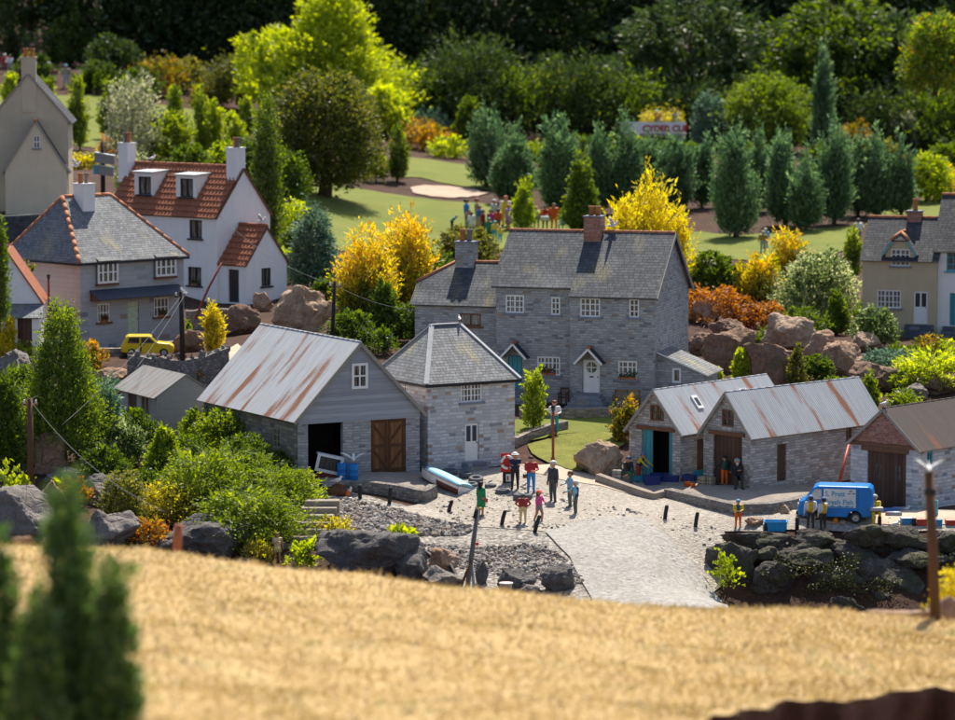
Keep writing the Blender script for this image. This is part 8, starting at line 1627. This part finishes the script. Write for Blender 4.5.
t = pole(936.5, 632, 929, 472, 80, 80, .125, 'wood_pole', 'tall leaning brown pole in the right foreground with a gull on top', 'foreground_pole', False); k = MB(); k.lathe([(.127, 0), (.13, .02), (.13, .12), (.127, .14)], 14, 0, Matrix.Translation(W(930, 495, 80) - W(936.5, 632, 80))); k.build('black_band', 'black', t, uv=False)
gull(W(929, 474, 80), 'blurred white gull with spread wings on the foreground pole', 90, .45, .42)
t = pole(176, 556, 179, 524, 84, 84, .115, paint((.30, .10, .05), .6), 'thin orange stake at the edge of the dry grass', 'wooden_stake', False, 'stake')
for a, b, sag, lb in (((30, 399, 136.2), (70, 362, 150), .25, 'wire rising from the left post towards the cottage'), ((30, 400, 136.2), (165, 512, 100), .5, 'wire running down from the left post over the rockery'), ((181, 296, 160), (62, 425, 135), .3, 'wire from the dark telegraph pole down to the left'), ((184, 296, 160), (135, 370, 149), .1, 'wire from the dark pole to the shed'), ((220, 216, 189), (333, 284, 163), .5, 'wire from the white house to the thin telegraph pole'), ((335, 285, 163), (445, 310, 158), .4, 'wire from the thin telegraph pole to the stone house'), ((182, 294, 160), (48, 300, 168), .5, 'wire from the dark telegraph pole past the grey front wall')):
    A, B = W(*a), W(*b); k = MB(); k.tube([A.lerp(B, q) - Z3 * sag * 4 * q * (1 - q) for q in np.linspace(0, 1, 14)], .009, 5); o = k.build('wire', paint((.12, .12, .125), .6), uv=False); tag(o, lb, 'wire')
# --- bench, chair, floodlights
def bench(px, py, wpx, label, yaw, single=False, mat='bench'):
    p = hit(px, py); s = px_m(p); a = wpx * s / 2; t = thing('garden_bench' if not single else 'wooden_chair', label, 'bench' if not single else 'chair', p, R(yaw)); hs = .38; hb = .80 if not single else .78
    k = MB()
    for i in range(4): k.box(-a, a, -.35 + .1 * i, -.27 + .1 * i, hs, hs + .03)
    k.build('seat', mat, t); k = MB(); k.box(-a, a, .02, .06, hb - .06, hb + .02); k.box(-a, a, .02, .06, hs + .08, hs + .13); n = max(4, int(2 * a / .1))
    for i in range(n): x = -a + .04 + (2 * a - .08) * i / (n - 1); k.box(x - .02, x + .02, .03, .05, hs + .13, hb - .06)
    k.build('backrest', mat, t)
    for x in (-a + .03, a - .03):
        for y, h in ((-.33, .56), (.04, hb)): k = MB(); k.box(x - .03, x + .03, y - .03, y + .03, -.05, h); k.build('leg', mat, t)
        k = MB(); k.box(x - .04, x + .04, -.38, .02, .56, .60); k.build('armrest', mat, t)
    return t
z_ = STONE.M @ Vector((STONE.fr(627, 411, -.8)[0], -.75, 0)); b_ = bench(627, 412, 27, 'honey coloured slatted wooden bench under the window of the big house', -17); b_.location.xy = z_.xy; b_.location.z = max(W(627, 413, (z_ - CAM).dot(FWD)).z, g1(z_.x, z_.y))
z_ = STONE.M @ Vector((STONE.fr(565, 410, -.1)[0], -.2, 0)); b_ = bench(565, 408, 9, 'dark brown wooden chair left of the front steps', -17, True, 'dark_door'); b_.location.xy = z_.xy; b_.location.z = max(W(565, 409, (z_ - CAM).dot(FWD)).z, g1(z_.x, z_.y))
t = thing('floodlight_post', 'post with two grey floodlight boxes behind the white house', 'floodlights', W(103, 190, 206)); s = 206 / F
k = MB(); k.tube([(0, 0, -.5), (0, 0, 48 * s)], [.14, .12], 10); k.build('post', 'grey_wood_dark', t, uv=False)
for x, z, w_, h_ in ((2.5, 33, 20, 12), (3.5, 21, 15, 12)):
    k = MB(); poly_prism(k, [(-w_ / 2 * s, h_ * .35 * s), (w_ / 2 * s, h_ * .05 * s), (w_ / 2 * s, -h_ * .6 * s), (-w_ / 2 * s, -h_ * .45 * s)], -.5, .1); o = k.build('floodlight', paint((.23, .23, .22), .5), t); o.location = (x * s, 0, z * s)
    k = MB(); k.slab([(-w_ / 2 * s, -.55, h_ * .36 * s), (w_ / 2 * s, -.55, h_ * .06 * s), (w_ / 2 * s, .15, h_ * .06 * s), (-w_ / 2 * s, .15, h_ * .36 * s)], .06); k.build('hood', paint((.4, .45, .46), .5), o)
k = MB(); k.box(-9 * s, -4 * s, -.3, 0, 16 * s, 25 * s); k.build('sign', paint((.1, .35, .45), .5), t)
# --- cider cup float
p = W(660, 146, 300); t = thing('festival_float', 'long float with white banner reading CYDER CUP behind the junipers', 'float', p, R(-3)); s = 300 / F
k = MB(); k.box(-38 * s, 26 * s, 0, 2.2, 10 * s, 12.4 * s); k.build('deck', 'grey_wood', t); k = MB(); k.box(-38 * s, 25.5 * s, -.08, -.01, 12.6 * s, 24 * s); bn = k.build('banner', paint((.78, .77, .76), .5, .03), t)
text_mesh('CYDER CUP', 8.6 * s, paint((.42, .03, .025), .5, .05), bn, (-17.5 * s, -.1, 14.6 * s), (R(90), 0, 0), .01, bold=.03)
for x in (-30, -10, 20): wheel(t, x * s, .2, 5.4 * s, .3)
g = np.random.default_rng(8); n = 2500; P = np.stack([g.uniform(-18, 22, n) * s, g.uniform(.1, 2.1, n), 22 * s + np.abs(g.normal(0, 4, n)) * s * (1 + .8 * np.sin(g.uniform(-18, 22, n)))], 1); D = g.normal(size=(n, 3)); D /= np.linalg.norm(D, axis=1, keepdims=True)
me = leaves_mesh('straw', P, D, .5, .06, g.random(n), LM['yellowlow'], g); o = bpy.data.objects.new('straw_load', me); C.objects.link(o); o.parent = t; o['kind'] = 'stuff'
for x, lb, tp, cp in ((-3, 'rider in red with turquoise cap sitting on the straw of the float', (.4, .03, .04), (.1, .45, .5)), (15, 'rider in blue jacket sitting at the right end of the float', (.04, .1, .3), None)):
    person(0, 0, 14.5, 20, lb, tp, (.25, .3, .4), ('lap', 'lap'), 'sit', hair=(.35, .12, .06), cap=cp, big=False, p=W(660 + x, 125.5, 300.5))
# --- pinkish edging stones at the grass crest
for i, (x, y, w_, h_, k_, lb) in enumerate(((895, 622, 66, 12, 'red', 'long flat pinkish stone at the edge of the dry grass by the foreground pole'), (945, 621, 40, 22, 'red', 'pinkish stone beside the foot of the foreground pole'), (48, 548, 30, 9, 'red', 'reddish log-like stone at the left edge of the dry grass'), (20, 545, 22, 7, 'red', 'small reddish stone at the left end of the dry grass'), (958, 640, 30, 16, 'red', 'pinkish stone at the right frame edge above the dry grass'))):
    rock(x, y, w_, h_, k_, lb, 'edging_stone', .5, 0, 400 + i, 81.5, 3.5, cat='stone')
